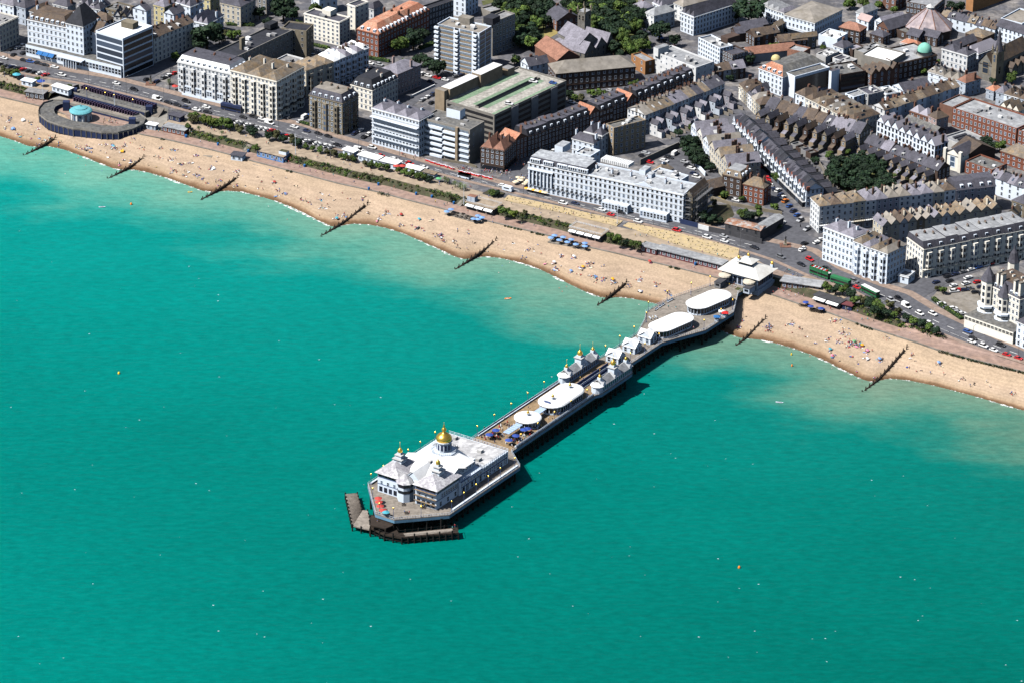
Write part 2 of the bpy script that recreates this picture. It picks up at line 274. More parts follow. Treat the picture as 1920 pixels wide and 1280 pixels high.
# sea: graded by distance to the waterline (clear deep water / milky shallows)
def sea_mat():
    m=bpy.data.materials.new('sea_water'); m.use_nodes=True; n=m.node_tree.nodes; l=m.node_tree.links; b=n['Principled BSDF']
    b.inputs['Roughness'].default_value=.3; b.inputs['IOR'].default_value=1.33; b.inputs['Specular IOR Level'].default_value=.03
    at=n.new('ShaderNodeAttribute'); at.attribute_name='shore'; ge=n.new('ShaderNodeNewGeometry')
    def noise(sc,det,st=(1,1,1),rough=.55,rot=.35):
        mp=n.new('ShaderNodeMapping'); mp.inputs['Scale'].default_value=st; mp.inputs['Rotation'].default_value=(0,0,rot); l.new(ge.outputs['Position'],mp.inputs[0])
        x=n.new('ShaderNodeTexNoise'); x.inputs['Scale'].default_value=sc; x.inputs['Detail'].default_value=det; x.inputs['Roughness'].default_value=rough; l.new(mp.outputs[0],x.inputs['Vector']); return x.outputs[0]
    def madd(a,k,c):
        x=n.new('ShaderNodeMath'); x.operation='MULTIPLY_ADD'; l.new(a,x.inputs[0]); x.inputs[1].default_value=k
        if isinstance(c,(int,float)): x.inputs[2].default_value=c
        else: l.new(c,x.inputs[2])
        return x.outputs[0]
    big=noise(.013,5,(1,1.6,1),.6); mid=noise(.035,5,(.5,1.6,1),.6)
    d=madd(big,105,madd(mid,36,at.outputs['Fac'])); d=madd(d,1,-70)
    mr=n.new('ShaderNodeMapRange'); mr.inputs[1].default_value=-6; mr.inputs[2].default_value=230; l.new(d,mr.inputs[0])
    cr=n.new('ShaderNodeValToRGB'); l.new(mr.outputs[0],cr.inputs[0]); e=cr.color_ramp.elements
    e[0].position=0;e[0].color=(.125,.25,.185,1); e[1].position=1; e[1].color=(.0002,.128,.104,1)
    for p,c in((.1,(.09,.24,.18)),(.17,(.05,.212,.165)),(.23,(.016,.184,.15)),(.3,(.0015,.163,.138)),(.6,(.0004,.153,.127))):
        x=e.new(p); x.color=(*c,1)
    # broad tone patches, plus ripple light and shade put into the colour
    pa=noise(.006,6,(1,2.2,1),.62); pr_=n.new('ShaderNodeMapRange'); pr_.inputs[1].default_value=.3;pr_.inputs[2].default_value=.7;pr_.inputs[3].default_value=.93;pr_.inputs[4].default_value=1.07; l.new(pa,pr_.inputs[0])
    rp=noise(.3,5,(.6,1.5,1),.62,-.2); rr=n.new('ShaderNodeMapRange'); rr.inputs[1].default_value=.33;rr.inputs[2].default_value=.67;rr.inputs[3].default_value=.86;rr.inputs[4].default_value=1.15; l.new(rp,rr.inputs[0])
    mm=n.new('ShaderNodeMath'); mm.operation='MULTIPLY'; l.new(pr_.outputs[0],mm.inputs[0]); l.new(rr.outputs[0],mm.inputs[1])
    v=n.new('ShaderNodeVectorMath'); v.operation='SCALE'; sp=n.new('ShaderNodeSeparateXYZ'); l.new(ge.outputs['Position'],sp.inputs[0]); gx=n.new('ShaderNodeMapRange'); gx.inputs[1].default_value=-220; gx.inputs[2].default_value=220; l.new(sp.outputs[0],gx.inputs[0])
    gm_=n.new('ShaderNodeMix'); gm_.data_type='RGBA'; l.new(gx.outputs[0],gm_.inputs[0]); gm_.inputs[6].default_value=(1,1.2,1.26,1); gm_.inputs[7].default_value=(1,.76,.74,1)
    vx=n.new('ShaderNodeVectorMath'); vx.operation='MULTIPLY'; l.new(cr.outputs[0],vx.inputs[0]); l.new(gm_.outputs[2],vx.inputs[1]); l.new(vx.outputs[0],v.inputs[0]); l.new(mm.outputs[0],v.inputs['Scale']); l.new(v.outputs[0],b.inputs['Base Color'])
    w1=noise(.13,4,(.7,1.4,1),.6,-.25); w2=noise(.5,3,(.8,1.2,1),.6,.2)
    h=madd(w2,.3,madd(w1,1.0,0.0))
    bp=n.new('ShaderNodeBump'); bp.inputs['Strength'].default_value=1; bp.inputs['Distance'].default_value=.7; l.new(h,bp.inputs['Height']); l.new(bp.outputs[0],b.inputs['Normal'])
    return m
def build_sea():
    import numpy as np
    x0,x1,y0,y1=-900,900,-900,420; nx,ny=181,133
    xs=np.linspace(x0,x1,nx); ys=np.linspace(y0,y1,ny); X,Y=np.meshgrid(xs,ys)
    P=np.stack([X.ravel(),Y.ravel()],1); best=np.full(len(P),1e9); sgn=np.ones(len(P))
    for a,b in zip(WL,WL[1:]):
        A=np.array(a[:2]);D=np.array(b[:2])-A; t=np.clip(((P-A)@D)/(D@D),0,1); q=P-A-t[:,None]*D; dd=np.hypot(q[:,0],q[:,1])
        side=D[0]*q[:,1]-D[1]*q[:,0]; u=dd<best; best=np.where(u,dd,best); sgn=np.where(u,np.where(side>0,-1,1),sgn)
    d=best*sgn
    me=bpy.data.meshes.new('sea'); vs=[(float(p[0]),float(p[1]),0.0) for p in P]; fs=[]
    for j in range(ny-1):
        for i in range(nx-1):
            k=j*nx+i
            if max(d[k],d[k+1],d[k+nx],d[k+nx+1])<-25: continue
            fs.append((k,k+1,k+nx+1,k+nx))
    me.from_pydata(vs,[],fs); at=me.attributes.new('shore','FLOAT','POINT'); at.data.foreach_set('value',d.astype('float32'))
    me.materials.append(sea_mat()); o=ob('sea',me); tag(o,kind='structure')
    s=MB(); s.face([(-4000,-4000,-14),(4000,-4000,-14),(4000,4000,-14),(-4000,4000,-14)]); s.build('seabed',['soil'],kind='structure')
build_sea()
# ---------------------------------------------------------------- terraces of the front, roads, town ground
B1=offs(pls,8.4)                      # back of the lower promenade
B2=offs(pls,12.2)                     # top of the planted bank
UP=ZG
def up(line,d): return [Vector((p.x,p.y,PZ[i]+d)) for i,p in enumerate(line)]
strip('lower_promenade',[up(pls,0),up(B1,.02)],'pinkpave')
strip('promenade_slab',[zrow(offs(pls,.02),-1),up(pls,-.01)],'concrete')
strip('promenade_kerb',[up(offs(pls,-.35),-.6),up(offs(pls,-.35),.25),up(offs(pls,.25),.25),up(offs(pls,.25),-.1)],'rtan')
B0=offs(pls,9.0); BX=[pix((p.x,p.y,6))[0] for p in B1]; bi=[i for i in range(NS) if BX[i]<92]; bn=[i for i in range(NS) if 88<BX[i]<304]; bj=[i for i in range(NS) if 300<BX[i]<1690]; bk=[i for i in range(NS) if BX[i]>1685]
for ii,mm_,nm_ in ((bi,'soil','planted_bank'),(bj,'soil','planted_bank'),(bk,'pinkpave','paved_ramp')): strip(nm_,[[L_[i] for i in ii] for L_ in (up(B1,-.02),up(B0,.6),zrow(B2,UP+.02))],mm_)
BA=offs(pls,30); strip('arena_ground',[[L_[i] for i in bn] for L_ in (zrow(B1,4.98),zrow(BA,4.98),zrow(BA,UP))],'concrete')
TG=[BA[i] if 90<BX[i]<302 else B2[i] for i in range(NS)]
inland=[Vector((p.x*1.3,p.y+900,UP)) for p in B2]
far=[Vector((p.x*2.2,p.y+2600,UP)) for p in B2]
strip('town_ground',[zrow(TG,UP-.02),inland,far],'town')
KI=[(-330,20),(-120,76),(27,112),(127,135),(211,148.7),(320,177),(426,205),(510,225),(565,237),(636,261),(672,271),(767,298),(843,320),(931,344),(1030,366.7),(1129,388),(1264,415),(1360,438),(1430,452),(1520,472),(1570,505),(1646,536),(1700,552),(1752,584),(1805,608.6),(1865,636),(1919,658),(2050,710),(2250,780)]
KO=[(-330,46),(-120,100),(0,128),(93,146),(152,155),(295,190),(340,204),(383,214),(438,225.5),(531,252),(636,279.5),(672,286.5),(775,311.5),(851,332),(914,347.5),(960,359),(1108,395),(1213,420),(1319,446),(1400,470),(1450,486),(1531,522),(1597,542),(1657,572),(1701,595),(1755,619.6),(1810,641.4),(1865,660.6),(1919,677),(2050,726),(2250,798)]
kil=resample([g(x,y,UP) for x,y in KI],240); kol=resample([g(x,y,UP) for x,y in KO],240)
WE=[(-330,82),(-120,133),(0,164),(60,178),(150,205),(295,226),(383,246),(480,276),(531,287),(636,313),(700,330),(775,346),(851,365),(914,382),(1000,402),(1108,430),(1213,459),(1319,485),(1370,500)]
wel=resample([g(x,y,UP) for x,y in WE],200)
for i0,i1 in ((0,bn[0]),(bn[-1],int(NS*.76))): strip('upper_walk',[zrow(B2[i0:i1],UP+.03),zrow(offs(B2,10.5)[i0:i1],UP+.03)],'walk')
strip('seafront_road',[zrow(kol,UP+.06),zrow(kil,UP+.06)],'asphalt')
strip('inland_pavement',[zrow(kil,UP+.04),zrow(kil,UP+.16),zrow(offs(kil,4.5),UP+.16)],'pave')
strip('seaward_pavement',[zrow(kol,UP+.16),zrow(offs(kol,-2.2),UP+.16),zrow(offs(kol,-2.2),UP+.02)],'pave')
# road markings
def dashes(name,line,step,ln,w,z,mat='paint'):
    m=MB(); L=0
    for a,b in zip(line,line[1:]):
        d=b-a; e=d.normalized()
        L0=L; L+=d.length
        k=math.ceil(L0/step)
        while k*step<L:
            p=a+e*(k*step-L0); q=p+e*ln; nn=Vector((-e.y,e.x,0))*w/2
            m.face([(p-nn)[:2]+(z,),(q-nn)[:2]+(z,),(q+nn)[:2]+(z,),(p+nn)[:2]+(z,)]); k+=1
    return m.build(name,[mat],kind='structure')
mid=[a.lerp(b,.5) for a,b in zip(kol,kil)]
dashes('road_centre_marking',mid,9,4,.28,UP+.1)
dashes('road_edge_marking',[a.lerp(b,.2) for a,b in zip(kol,kil)],6,5,.16,UP+.1)
def road(name,pts,w,mat='asphalt',z=.09,v='N'):
    L=resample([gv(v,p,UP) for p in pts],max(2,len(pts)*3)); strip(name,[zrow(offs(L,-w/2),UP+z),zrow(offs(L,w/2),UP+z)],mat); return L
S1=road('side_street',[(10,112),(30,97),(60,78),(110,45)],11)
S2=road('side_street',[(250,150),(290,128),(345,96),(410,58)],14)
S3=road('side_street',[(548,236),(575,213),(610,185),(700,120)],11)
S4=road('side_street',[(662,272),(690,240),(760,190),(815,160),(850,130)],12)
S5=road('side_street',[(950,345),(985,310),(1060,262),(1180,212),(1300,165),(1350,135)],12)
S6=road('side_street',[(1480,458),(1476,420),(1452,375),(1420,318),(1385,245),(1365,190)],13)
S7=road('side_street',[(1500,425),(1580,428),(1700,395),(1860,360)],9)
S8=road('side_street',[(1700,556),(1760,520),(1830,495),(1935,470)],13)
S9=road('side_street',[(560,60),(640,40),(690,20)],10)
road('pier_plaza',[(1385,492),(1440,505),(1490,515)],9,'pave')
m=MB()
for v,ps,mat in [('N',[(1390,470),(1455,440),(1500,425),(1545,470),(1560,500),(1500,520),(1440,500)],0)]:
    m.face([tuple(gv(v,p,UP+.12)) for p in reversed(ps)],0)
m.build('junction_road',['asphalt'],kind='structure')
m=MB()
m.face([tuple(gv('Q5',p,UP+.12)) for p in [(230,780),(540,940),(700,900),(740,650),(500,650),(300,700)]]); m.build('forecourt_paving',['rtan'],kind='structure')
m=MB()
m.face([tuple(gv('W4',p,UP+.12)) for p in [(1290,560),(1560,700),(1690,640),(1560,430),(1480,390),(1350,450)]]); m.build('car_park_ground',['asphalt'],kind='structure')
# carpet beds along the upper walk
def bed(pts,name='carpet_bed'):
    m=MB(); m.prism([tuple(g(x,y,UP+.3)) for x,y in pts],UP,UP+.3); m.build(name,['bed'],label='sandy carpet bed dotted with plants beside the road, %s'%('left of the crossing path' if pts[0][0]<1100 else 'right of the crossing'),cat='flower bed')
    return pts
BED1=[(944,375),(953,366),(1050,387),(1150,410),(1168,414),(1156,424),(1050,398)]
BED2=[(1168,423),(1178,417),(1260,434),(1340,454),(1386,466),(1384,482),(1370,485),(1280,462)]
BEDS=[bed(list(reversed([p for p in BED1][::-1][::-1]))),bed(list(reversed(BED2)))]

def beach_h(p):
    i=min(range(0,NS,2),key=lambda k:(wls[k].x+pls[k].x-2*p.x)**2+(wls[k].y+pls[k].y-2*p.y)**2); bd=1e9; bt=0
    for j in range(max(0,i-14),min(NS,i+15)):
        a,c=wls[j].xy,pls[j].xy; d=c-a; t=(p.xy-a).dot(d)/d.length_squared; dd=(p.xy-a-d*t).length
        if dd<bd: bd=dd; bt=t
    bt=max(-.4,min(1,bt)); return beach_z(bt)*(PZ[i]/5 if bt>0 else 1)
def bz(v,x,y):
    q=vp(v,(x,y)); best=None
    for z in (0.3,1,1.8,2.6,3.4,4.2,4.9):
        p=g(q[0],q[1],z); i=min(range(0,NS,2),key=lambda k:(wls[k].x+pls[k].x-2*p.x)**2+(wls[k].y+pls[k].y-2*p.y)**2)
        best_t=None; bd=1e9
        for j in range(max(0,i-14),min(NS,i+15)):
            a,c=wls[j].xy,pls[j].xy; d=c-a; t=(p.xy-a).dot(d)/d.length_squared; dd=(p.xy-a-d*t).length
            if dd<bd: bd=dd; best_t=t
        h=beach_z(max(0,min(1,best_t)))*PZ[i]/5; e=abs(h-z)
        if best is None or e<best[0]: best=(e,p,h,best_t)
    p=best[1].copy(); p.z=best[2]+.02; return p,best[3]
# ---------------------------------------------------------------- building kit
def unit_window(fr,bars=True):
    m=MB(); t=.09
    for a in ((-.5,-.5,.5,-.5+t),(-.5,.5-t*.7,.5,.5),(-.5,-.5+t,-.5+t,.5-t*.7),(.5-t,-.5+t,.5,.5-t*.7)):
        x0,z0,x1,z1=a
        m.face([(x0,-.07,z0),(x1,-.07,z0),(x1,-.07,z1),(x0,-.07,z1)]); m.face([(x0,0,z0),(x1,0,z0),(x1,-.07,z0),(x0,-.07,z0)]); m.face([(x0,-.07,z1),(x1,-.07,z1),(x1,0,z1),(x0,0,z1)])
    if bars: m.face([(-.5+t,-.05,-.03),(.5-t,-.05,-.03),(.5-t,-.05,.03),(-.5+t,-.05,.03)])
    m.face([(-.5+t,-.03,-.5+t),(.5-t,-.03,-.5+t),(.5-t,-.03,.5-t*.7),(-.5+t,-.03,.5-t*.7)],1)
    return m.mesh('window',[fr,'pane'])
WMESH={}
def wmesh(fr):
    if fr not in WMESH: WMESH[fr]=unit_window(fr)
    return WMESH[fr]
class Wins:
    def __init__(s,root,org): s.r=root; s.o=org; s.l=[]
    def add(s,p,rz,w,h,fr='white'): s.l.append((p,rz,w,h,fr))
    def flush(s):
        s.l.sort(key=lambda k:-(k[2]*k[3])) if len(s.l)>100 else None
        for p,rz,w,h,fr in s.l[:100]:
            ob('window',wmesh(fr),s.r,(p[0]-s.o[0],p[1]-s.o[1],p[2]-s.o[2]),rz,(w,1,h))
        rest=s.l[100:]
        if rest:
            m=MB(); u=unit_window
            for p,rz,w,h,fr in rest:
                cs,sn=math.cos(rz),math.sin(rz)
                def q(x,y,z): return (p[0]+cs*x*w-sn*y,p[1]+sn*x*w+cs*y,p[2]+z*h)
                t=.09
                for x0,z0,x1,z1 in ((-.5,-.5,.5,-.5+t),(-.5,.5-t*.7,.5,.5),(-.5,-.5+t,-.5+t,.5-t*.7),(.5-t,-.5+t,.5,.5-t*.7)):
                    m.face([q(x0,-.07,z0),q(x1,-.07,z0),q(x1,-.07,z1),q(x0,-.07,z1)])
                m.face([q(-.5+t,-.03,-.5+t),q(.5-t,-.03,-.5+t),q(.5-t,-.03,.5-t*.7),q(-.5+t,-.03,.5-t*.7)],1)
            m.build('window',[rest[0][4],'pane'],s.r,org=s.o,kind='stuff')
def edgeinfo(P,Q):
    d=Vector(Q[:2])-Vector(P[:2]); L=d.length; e=d/L
    return e,Vector((e.y,-e.x)),L,math.atan2(e.y,e.x)
def faces_cam(P,n): return (CAM.xy-Vector(P[:2])).dot(n)>60
def corners(v,A,B,C,z,ortho=True):
    a=gv(v,A,z); b=gv(v,B,z); e=(b-a).xy.normalized(); n=Vector((-e.y,e.x))
    if isinstance(C,(int,float)): d=n*C
    else:
        c=gv(v,C,z); d=(c-b).xy
        if ortho: d=n*max(3.0,d.length*(1 if d.dot(n)>0 else 1))
    return [(a.x,a.y),(b.x,b.y),(b.x+d.x,b.y+d.y),(a.x+d.x,a.y+d.y)]
def lerp2(a,b,t): return (a[0]+(b[0]-a[0])*t,a[1]+(b[1]-a[1])*t)
def pitched(m,poly,z,kind,h,over=.35,rm=0,wm=1,axis=None):
    P=inset(poly,-over); a,b,c,d=P
    ab=math.dist(a,b); bc=math.dist(b,c)
    if axis is None: axis='ab' if ab>=bc else 'bc'
    if axis=='bc': a,b,c,d=b,c,d,a; ab,bc=bc,ab
    r0=lerp2(a,d,.5); r1=lerp2(b,c,.5)
    k=(min(.5,(bc*.5)/ab*.95) if kind=='hip' else 0.0)
    s0=lerp2(r0,r1,k); s1=lerp2(r0,r1,1-k)
    S0=(*s0,z+h);S1=(*s1,z+h); A=(*a,z-.05);B=(*b,z-.05);Cc=(*c,z-.05);D=(*d,z-.05)
    m.face([A,B,S1,S0],rm); m.face([Cc,D,S0,S1],rm)
    if kind=='hip': m.face([B,Cc,S1],rm); m.face([D,A,S0],rm)
    m.face([A,D,Cc,B],rm)
    return S0,S1,axis
def building(v,label,A,B,C,H,wall='white',roof='lead',kind='flat',rh=None,ws=3.0,sh=3.1,ww=1.25,wh=1.85,fr='white',zb=None,chim=0,cm='brick',dorm=True,cornice=True,bays=0,balc=(),balm='iron',cat='building',group=None,nowin=False,ortho=True,root=None,mans_in=1.6,axis=None,skip=(),par='',clutter=0,flattop='lead',edge_only=None,poly=None,ground=None,n=1,sky=False,strs=False):
    zb=ZG if zb is None else zb; zt=zb+H
    P=poly or corners(v,A,B,C,zt,ortho)
    cx=sum(p[0] for p in P)/4; cy=sum(p[1] for p in P)/4; org=(cx,cy,zb)
    if root is None: root=thing(cat.replace(" ","_"),label,cat,org,group)
    org=ORG[root.name]
    W=Wins(root,org); m=MB()
    if kind=='flat':
        I=inset(P,.35); m.prism(P,zb-.6,zt,0,top=False)
        m.loft([(*p,zt) for p in P],[(*p,zt) for p in I]); m.loft([(*p,zt) for p in I],[(*p,zt-.8) for p in I])
        m.build('wall',[wall],root)
        r=MB(); r.face([(*p,zt-.75) for p in I]); ro=r.build('roof',[roof],root)
        rtop=zt-.75
    else:
        m.prism(P,zb-.6,zt,0,top=False)
        if kind=='gable':
            rh_=rh or 3.; ax=axis or ('ab' if math.dist(P[0],P[1])>=math.dist(P[1],P[2]) else 'bc')
            es=((1,2),(3,0)) if ax=='ab' else ((0,1),(2,3))
            for i,j in es: m.face([(*P[i],zt),(*P[j],zt),(*lerp2(P[i],P[j],.5),zt+rh_-.12)])
        m.build('wall',[wall],root)
        r=MB(); rh=rh or 3.0
        if kind in('hip','gable'):
            if n>1:
                for k in range(n):
                    t0,t1=k/n,(k+1)/n
                    q=[lerp2(P[0],P[1],t0),lerp2(P[0],P[1],t1),lerp2(P[3],P[2],t1),lerp2(P[3],P[2],t0)]
                    pitched(r,q,zt,kind,rh,over=-.02,axis='bc' if kind=='gable' else axis)
            else: pitched(r,P,zt,kind,rh,axis=axis)
            ro=r.build('roof',[roof],root)
            if sky:
                if random.random()<.5 and axis!='bc':
                    e_,n_,L_,z_=edgeinfo(P[0],P[1]); c_=lerp2(P[0],P[1],random.uniform(.3,.7)); q_=MB(); q_.box((c_[0]-n_.x*1.7,c_[1]-n_.y*1.7,zt+.95),(1.5,2.4,1.6),z_,0); q_.box((c_[0]-n_.x*.48,c_[1]-n_.y*.48,zt+1.0),(1.0,.1,1.0),z_,1); q_.build('dormer',['lgrey','pane'],ro,org=org)
                for fi in (0,1):
                    q=[Vector(r.v[i]) for i in r.f[fi]]; bl=lambda a,c:(q[0].lerp(q[1],a)).lerp(q[3].lerp(q[2],a),c); u0=random.uniform(.3,.55); pts=[bl(u0,.35),bl(u0+.16,.35),bl(u0+.16,.66),bl(u0,.66)]; nn=(pts[1]-pts[0]).cross(pts[3]-pts[0]).normalized()*.08; nn=nn if nn.z>0 else -nn; k_=MB(); k_.face([p+nn for p in pts]); k_.build('skylight',[random.choice(['pane','lgrey','pane'])],ro,org=org)
        elif kind=='mansard':
            O=inset(P,-.12); I=inset(P,mans_in)
            if 'fb' in par:
                e_,n_,L_,_z=edgeinfo(P[0],P[1]); sh_=lambda p,k:(p[0]-n_.x*k,p[1]-n_.y*k); O=[sh_(P[0],-.12),sh_(P[1],-.12),sh_(P[2],.12),sh_(P[3],.12)]; I=[sh_(P[0],mans_in),sh_(P[1],mans_in),sh_(P[2],-mans_in),sh_(P[3],-mans_in)]
            r.loft([(*p,zt-.05) for p in O],[(*p,zt+rh) for p in I],0); r.face([(*p,zt+rh) for p in I],1); r.face([(*p,zt-.05) for p in reversed(O)],0)
            ro=r.build('roof',[roof,flattop],root)
        rtop=zt+rh
    ORG[ro.name]=org
    nst=max(1,round(H/sh)); S=H/nst
    dm=None
    for k in range(4):
        a,b=P[k],P[(k+1)%4]; e,nn,L,rz=edgeinfo(a,b); mid=((a[0]+b[0])/2,(a[1]+b[1])/2)
        vis=faces_cam(mid,nn)
        if not vis or k in skip: continue
        if not nowin and (edge_only is None or k in edge_only):
            nc=max(1,int(L/ws)); 
            for s in range(nst):
                if ground and s==0: continue
                for c in range(nc):
                    t=(c+.5)/nc*L; W.add((a[0]+e.x*t+nn.x*.01,a[1]+e.y*t+nn.y*.01,zb+(s+.56)*S),rz,ww,min(wh,S*.68),fr)
        if ground and k in ground:
            g_=MB(); g_.box((mid[0]+nn.x*.12,mid[1]+nn.y*.12,zb+S*.45),(L*.94,.3,S*.62),rz,0); g_.build('shopfront',['pane'],root)
        if kind=='mansard' and dorm:
            if dm is None:
                d_=MB(); d_.box((0,.55,.75),(1.5,1.5,1.6),0,0); d_.face([(-.5,-.22,.25),(.5,-.22,.25),(.5,-.22,1.3),(-.5,-.22,1.3)],1); dm=d_.mesh('dormer',[fr if fr!='iron' else 'lgrey','pane'])
            nd=min(14,max(1,int((L-2)/3.2)))
            for c in range(nd):
                t=1+(c+.5)/nd*(L-2); ob('dormer',dm,ro,(a[0]+e.x*t-nn.x*.35-org[0],a[1]+e.y*t-nn.y*.35-org[1],zt+.25-org[2]),rz)
        for i,zl in enumerate(balc):
            if k==0 or (par=='both' and k==1):
                q=MB(); q.box((mid[0]+nn.x*.7,mid[1]+nn.y*.7,zb+zl),(L*.97,1.4,.16),rz,0)
                q.box((mid[0]+nn.x*1.36,mid[1]+nn.y*1.36,zb+zl+.95),(L*.97,.06,.08),rz,1)
                nb=int(L/.9)
                for c in range(nb+1):
                    t=L*.015+c/nb*L*.97; q.box((a[0]+e.x*t+nn.x*1.36,a[1]+e.y*t+nn.y*1.36,zb+zl+.5),(.12,.06,.85),rz,1)
                q.build('balcony',[wall,balm],root)
    if cornice and kind!='gable':
        for z0,z1,o,nm in [(zt-.75,zt-.35,.3,'cornice')]+[(zb+S*k+.02,zb+S*k+.25,.16,'string_course') for k in range(1,(nst-1 if strs else 1)+1)]:
            q=MB(); O=inset(P,-o); q.prism(O,z0,z1,0,top=False); q.loft([(*p,z1) for p in O],[(*p,z1) for p in P]); q.loft([(*p,z0) for p in P],[(*p,z0) for p in O]); q.build(nm,['rwhite' if wall=='white' else wall],root)
    if bays:
        bm=MB(); hb=H*.86; w=min(3.4,math.dist(P[0],P[1])/bays*.62); pr=[(-w/2,0),(-w/4,-1.1),(w/4,-1.1),(w/2,0)]
        bm.prism(pr,-.3,hb,0)
        for s in range(nst):
            zc=(s+.56)*S
            if zc+.9>hb: continue
            for i in range(3):
                p,q=pr[i],pr[i+1]; e,nn,L,rz=edgeinfo(p,q); c=((p[0]+q[0])/2+nn.x*.03,(p[1]+q[1])/2+nn.y*.03); hw=L*.33
                bm.face([(c[0]-e.x*hw,c[1]-e.y*hw,zc-.9),(c[0]+e.x*hw,c[1]+e.y*hw,zc-.9),(c[0]+e.x*hw,c[1]+e.y*hw,zc+.85),(c[0]-e.x*hw,c[1]-e.y*hw,zc+.85)],1)
        bme=bm.mesh('bay_window',[wall,'pane'])
        for k,nb in ((0,bays),(1,max(0,round(bays*math.dist(P[1],P[2])/math.dist(P[0],P[1])))) if 'front' not in par else (1,0)):
            e,nn,L,rz=edgeinfo(P[k],P[(k+1)%4])
            if not faces_cam(P[k],nn): continue
            for i in range(nb):
                t=(i+.5)/nb*L; ob('bay_window',bme,root,(P[k][0]+e.x*t-org[0],P[k][1]+e.y*t-org[1],zb-org[2]),rz)
    for i in range(chim):
        t=(i+.5)/chim if chim>1 else .5
        if chim==2: t=(.06,.94)[i]
        p=lerp2(lerp2(P[0],P[1],t),lerp2(P[3],P[2],t),.5 if i%2==0 else .62); e,nn,L,rz=edgeinfo(P[0],P[1])
        q=MB(); zz=rtop+(.9 if kind!='flat' else 2.4); q.box((p[0],p[1],(zt-.5+zz)/2),(.7,1.5,zz-zt+.5),rz,0)
        for j in (-.45,.45): q.lathe((p[0]-e.y*j,p[1]+e.x*j,zz),[(.2,-.05),(.17,.55)],6,1)
        q.build('chimney',[cm,'terracotta'],ro)
    rnd=random.Random(int(abs(cx*13+cy*7)))
    for i in range(clutter):
        a,b=rnd.uniform(.15,.85),rnd.uniform(.25,.8); p=lerp2(lerp2(P[0],P[1],a),lerp2(P[3],P[2],a),b); e,nn,L,rz=edgeinfo(P[0],P[1])
        q=MB(); sx,sy,sz=rnd.uniform(1,3),rnd.uniform(.8,2.5),rnd.uniform(.6,1.6); q.box((p[0],p[1],rtop+sz/2),(sx,sy,sz),rz); q.build('roof_vent',[rnd.choice(['lgrey','offwhite','grey'])],ro)
    W.flush()
    return root,P,rtop
def terrace(v,lab,A,B,depth,H,n,walls,roofs,kind='hip',cat='house',group=None,ref='from the left end',zj=.25,**kw):
    zt=ZG+H; a=gv(v,A,zt); b=gv(v,B,zt); rnd=random.Random(int(A[0]*31+A[1]))
    e=(b-a).xy.normalized(); nn=Vector((-e.y,e.x)); out=[]
    if isinstance(depth,(tuple,list)): depth=(gv(v,depth,zt)-b).xy.length
    for i in range(n):
        p=a.lerp(b,i/n); q=a.lerp(b,(i+1)/n); dz=rnd.uniform(-zj,zj); d=nn*depth
        poly=[(p.x,p.y),(q.x,q.y),(q.x+d.x,q.y+d.y),(p.x+d.x,p.y+d.y)]
        w=walls[i%len(walls)] if isinstance(walls,list) else walls; r=rnd.choice(roofs)
        k=dict(kw); k.setdefault('skip',()); 
        if i<n-1: k['skip']=tuple(k['skip'])+(1,)
        if i>0: k['skip']=tuple(k['skip'])+(3,)
        k['rh']=(k.get('rh') or 3)*rnd.uniform(.85,1.12); k['sky']=rnd.random()<.55 and kind in('gable','hip')
        if k.get('chim'): k['chim']=k['chim']+rnd.choice([0,0,1]); k['cm']=rnd.choice([k.get('cm','brick')]*2+['dbrick','rtan'])
        o=building(v,'%s, %s %s'%(lab,ordw(i+1) if n>1 else 'standing',ref),None,None,None,H+dz,w,r,kind,poly=poly,cat=cat,group=group,**k)
        out.append(o)
    return out
def add_box(root,name,v,A,B,C,z0,H,mat,roofmat=None,parent=None):
    P=corners(v,A,B,C,z0+H); m=MB(); m.prism(P,z0,z0+H,0,mt=1); return m.build(name,[mat,roofmat or mat],parent or root,org=ORG[root.name]),P
def ribbon(root,P,zb,levels,h,edges=(0,1),mat='pane',name='window_band',trim=.03,off=.05):
    for k in edges:
        a,b=P[k],P[(k+1)%4]; e,nn,L,rz=edgeinfo(a,b)
        for z in levels:
            q=MB(); mid=((a[0]+b[0])/2+nn.x*off,(a[1]+b[1])/2+nn.y*off); q.box((mid[0],mid[1],zb+z+h/2),(L*(1-2*trim),.16,h),rz); q.build(name,[mat],root)
def terrace_sheet(root,name,P,k,z0,z1,out,mat,t0=0,t1=1):
    a,b=P[k],P[(k+1)%4]; e,nn,L,rz=edgeinfo(a,b); p=lerp2(a,b,t0);q=lerp2(a,b,t1)
    poly=[(p[0]+nn.x*out,p[1]+nn.y*out),(q[0]+nn.x*out,q[1]+nn.y*out),(q[0]+nn.x*.02,q[1]+nn.y*.02),(p[0]+nn.x*.02,p[1]+nn.y*.02)]
    m=MB(); m.prism(poly,z0,z1,0,bot=True); return m.build(name,[mat],root),poly
def edge_windows(root,P,k,zb,zc,n,w,h,fr='white',off=.02,t0=0.,t1=1.):
    a,b=P[k],P[(k+1)%4]; e,nn,L,rz=edgeinfo(a,b); o=ORG[root.name]
    for i in range(n):
        t=(t0+(t1-t0)*(i+.5)/n)*L; ob('window',wmesh(fr),root,(a[0]+e.x*t+nn.x*off-o[0],a[1]+e.y*t+nn.y*off-o[1],zb+zc-o[2]),rz,(w,1,h))
# ---------------------------------------------------------------- the town
b=building
def hang(root,P,zb,fr=(0,1)): pass
def roof_box(root,v,A,B,C,z0,h,mat='white',name='plant_room',rm=None): return add_box(root,name,v,A,B,C,ZG+z0,h,mat,rm)
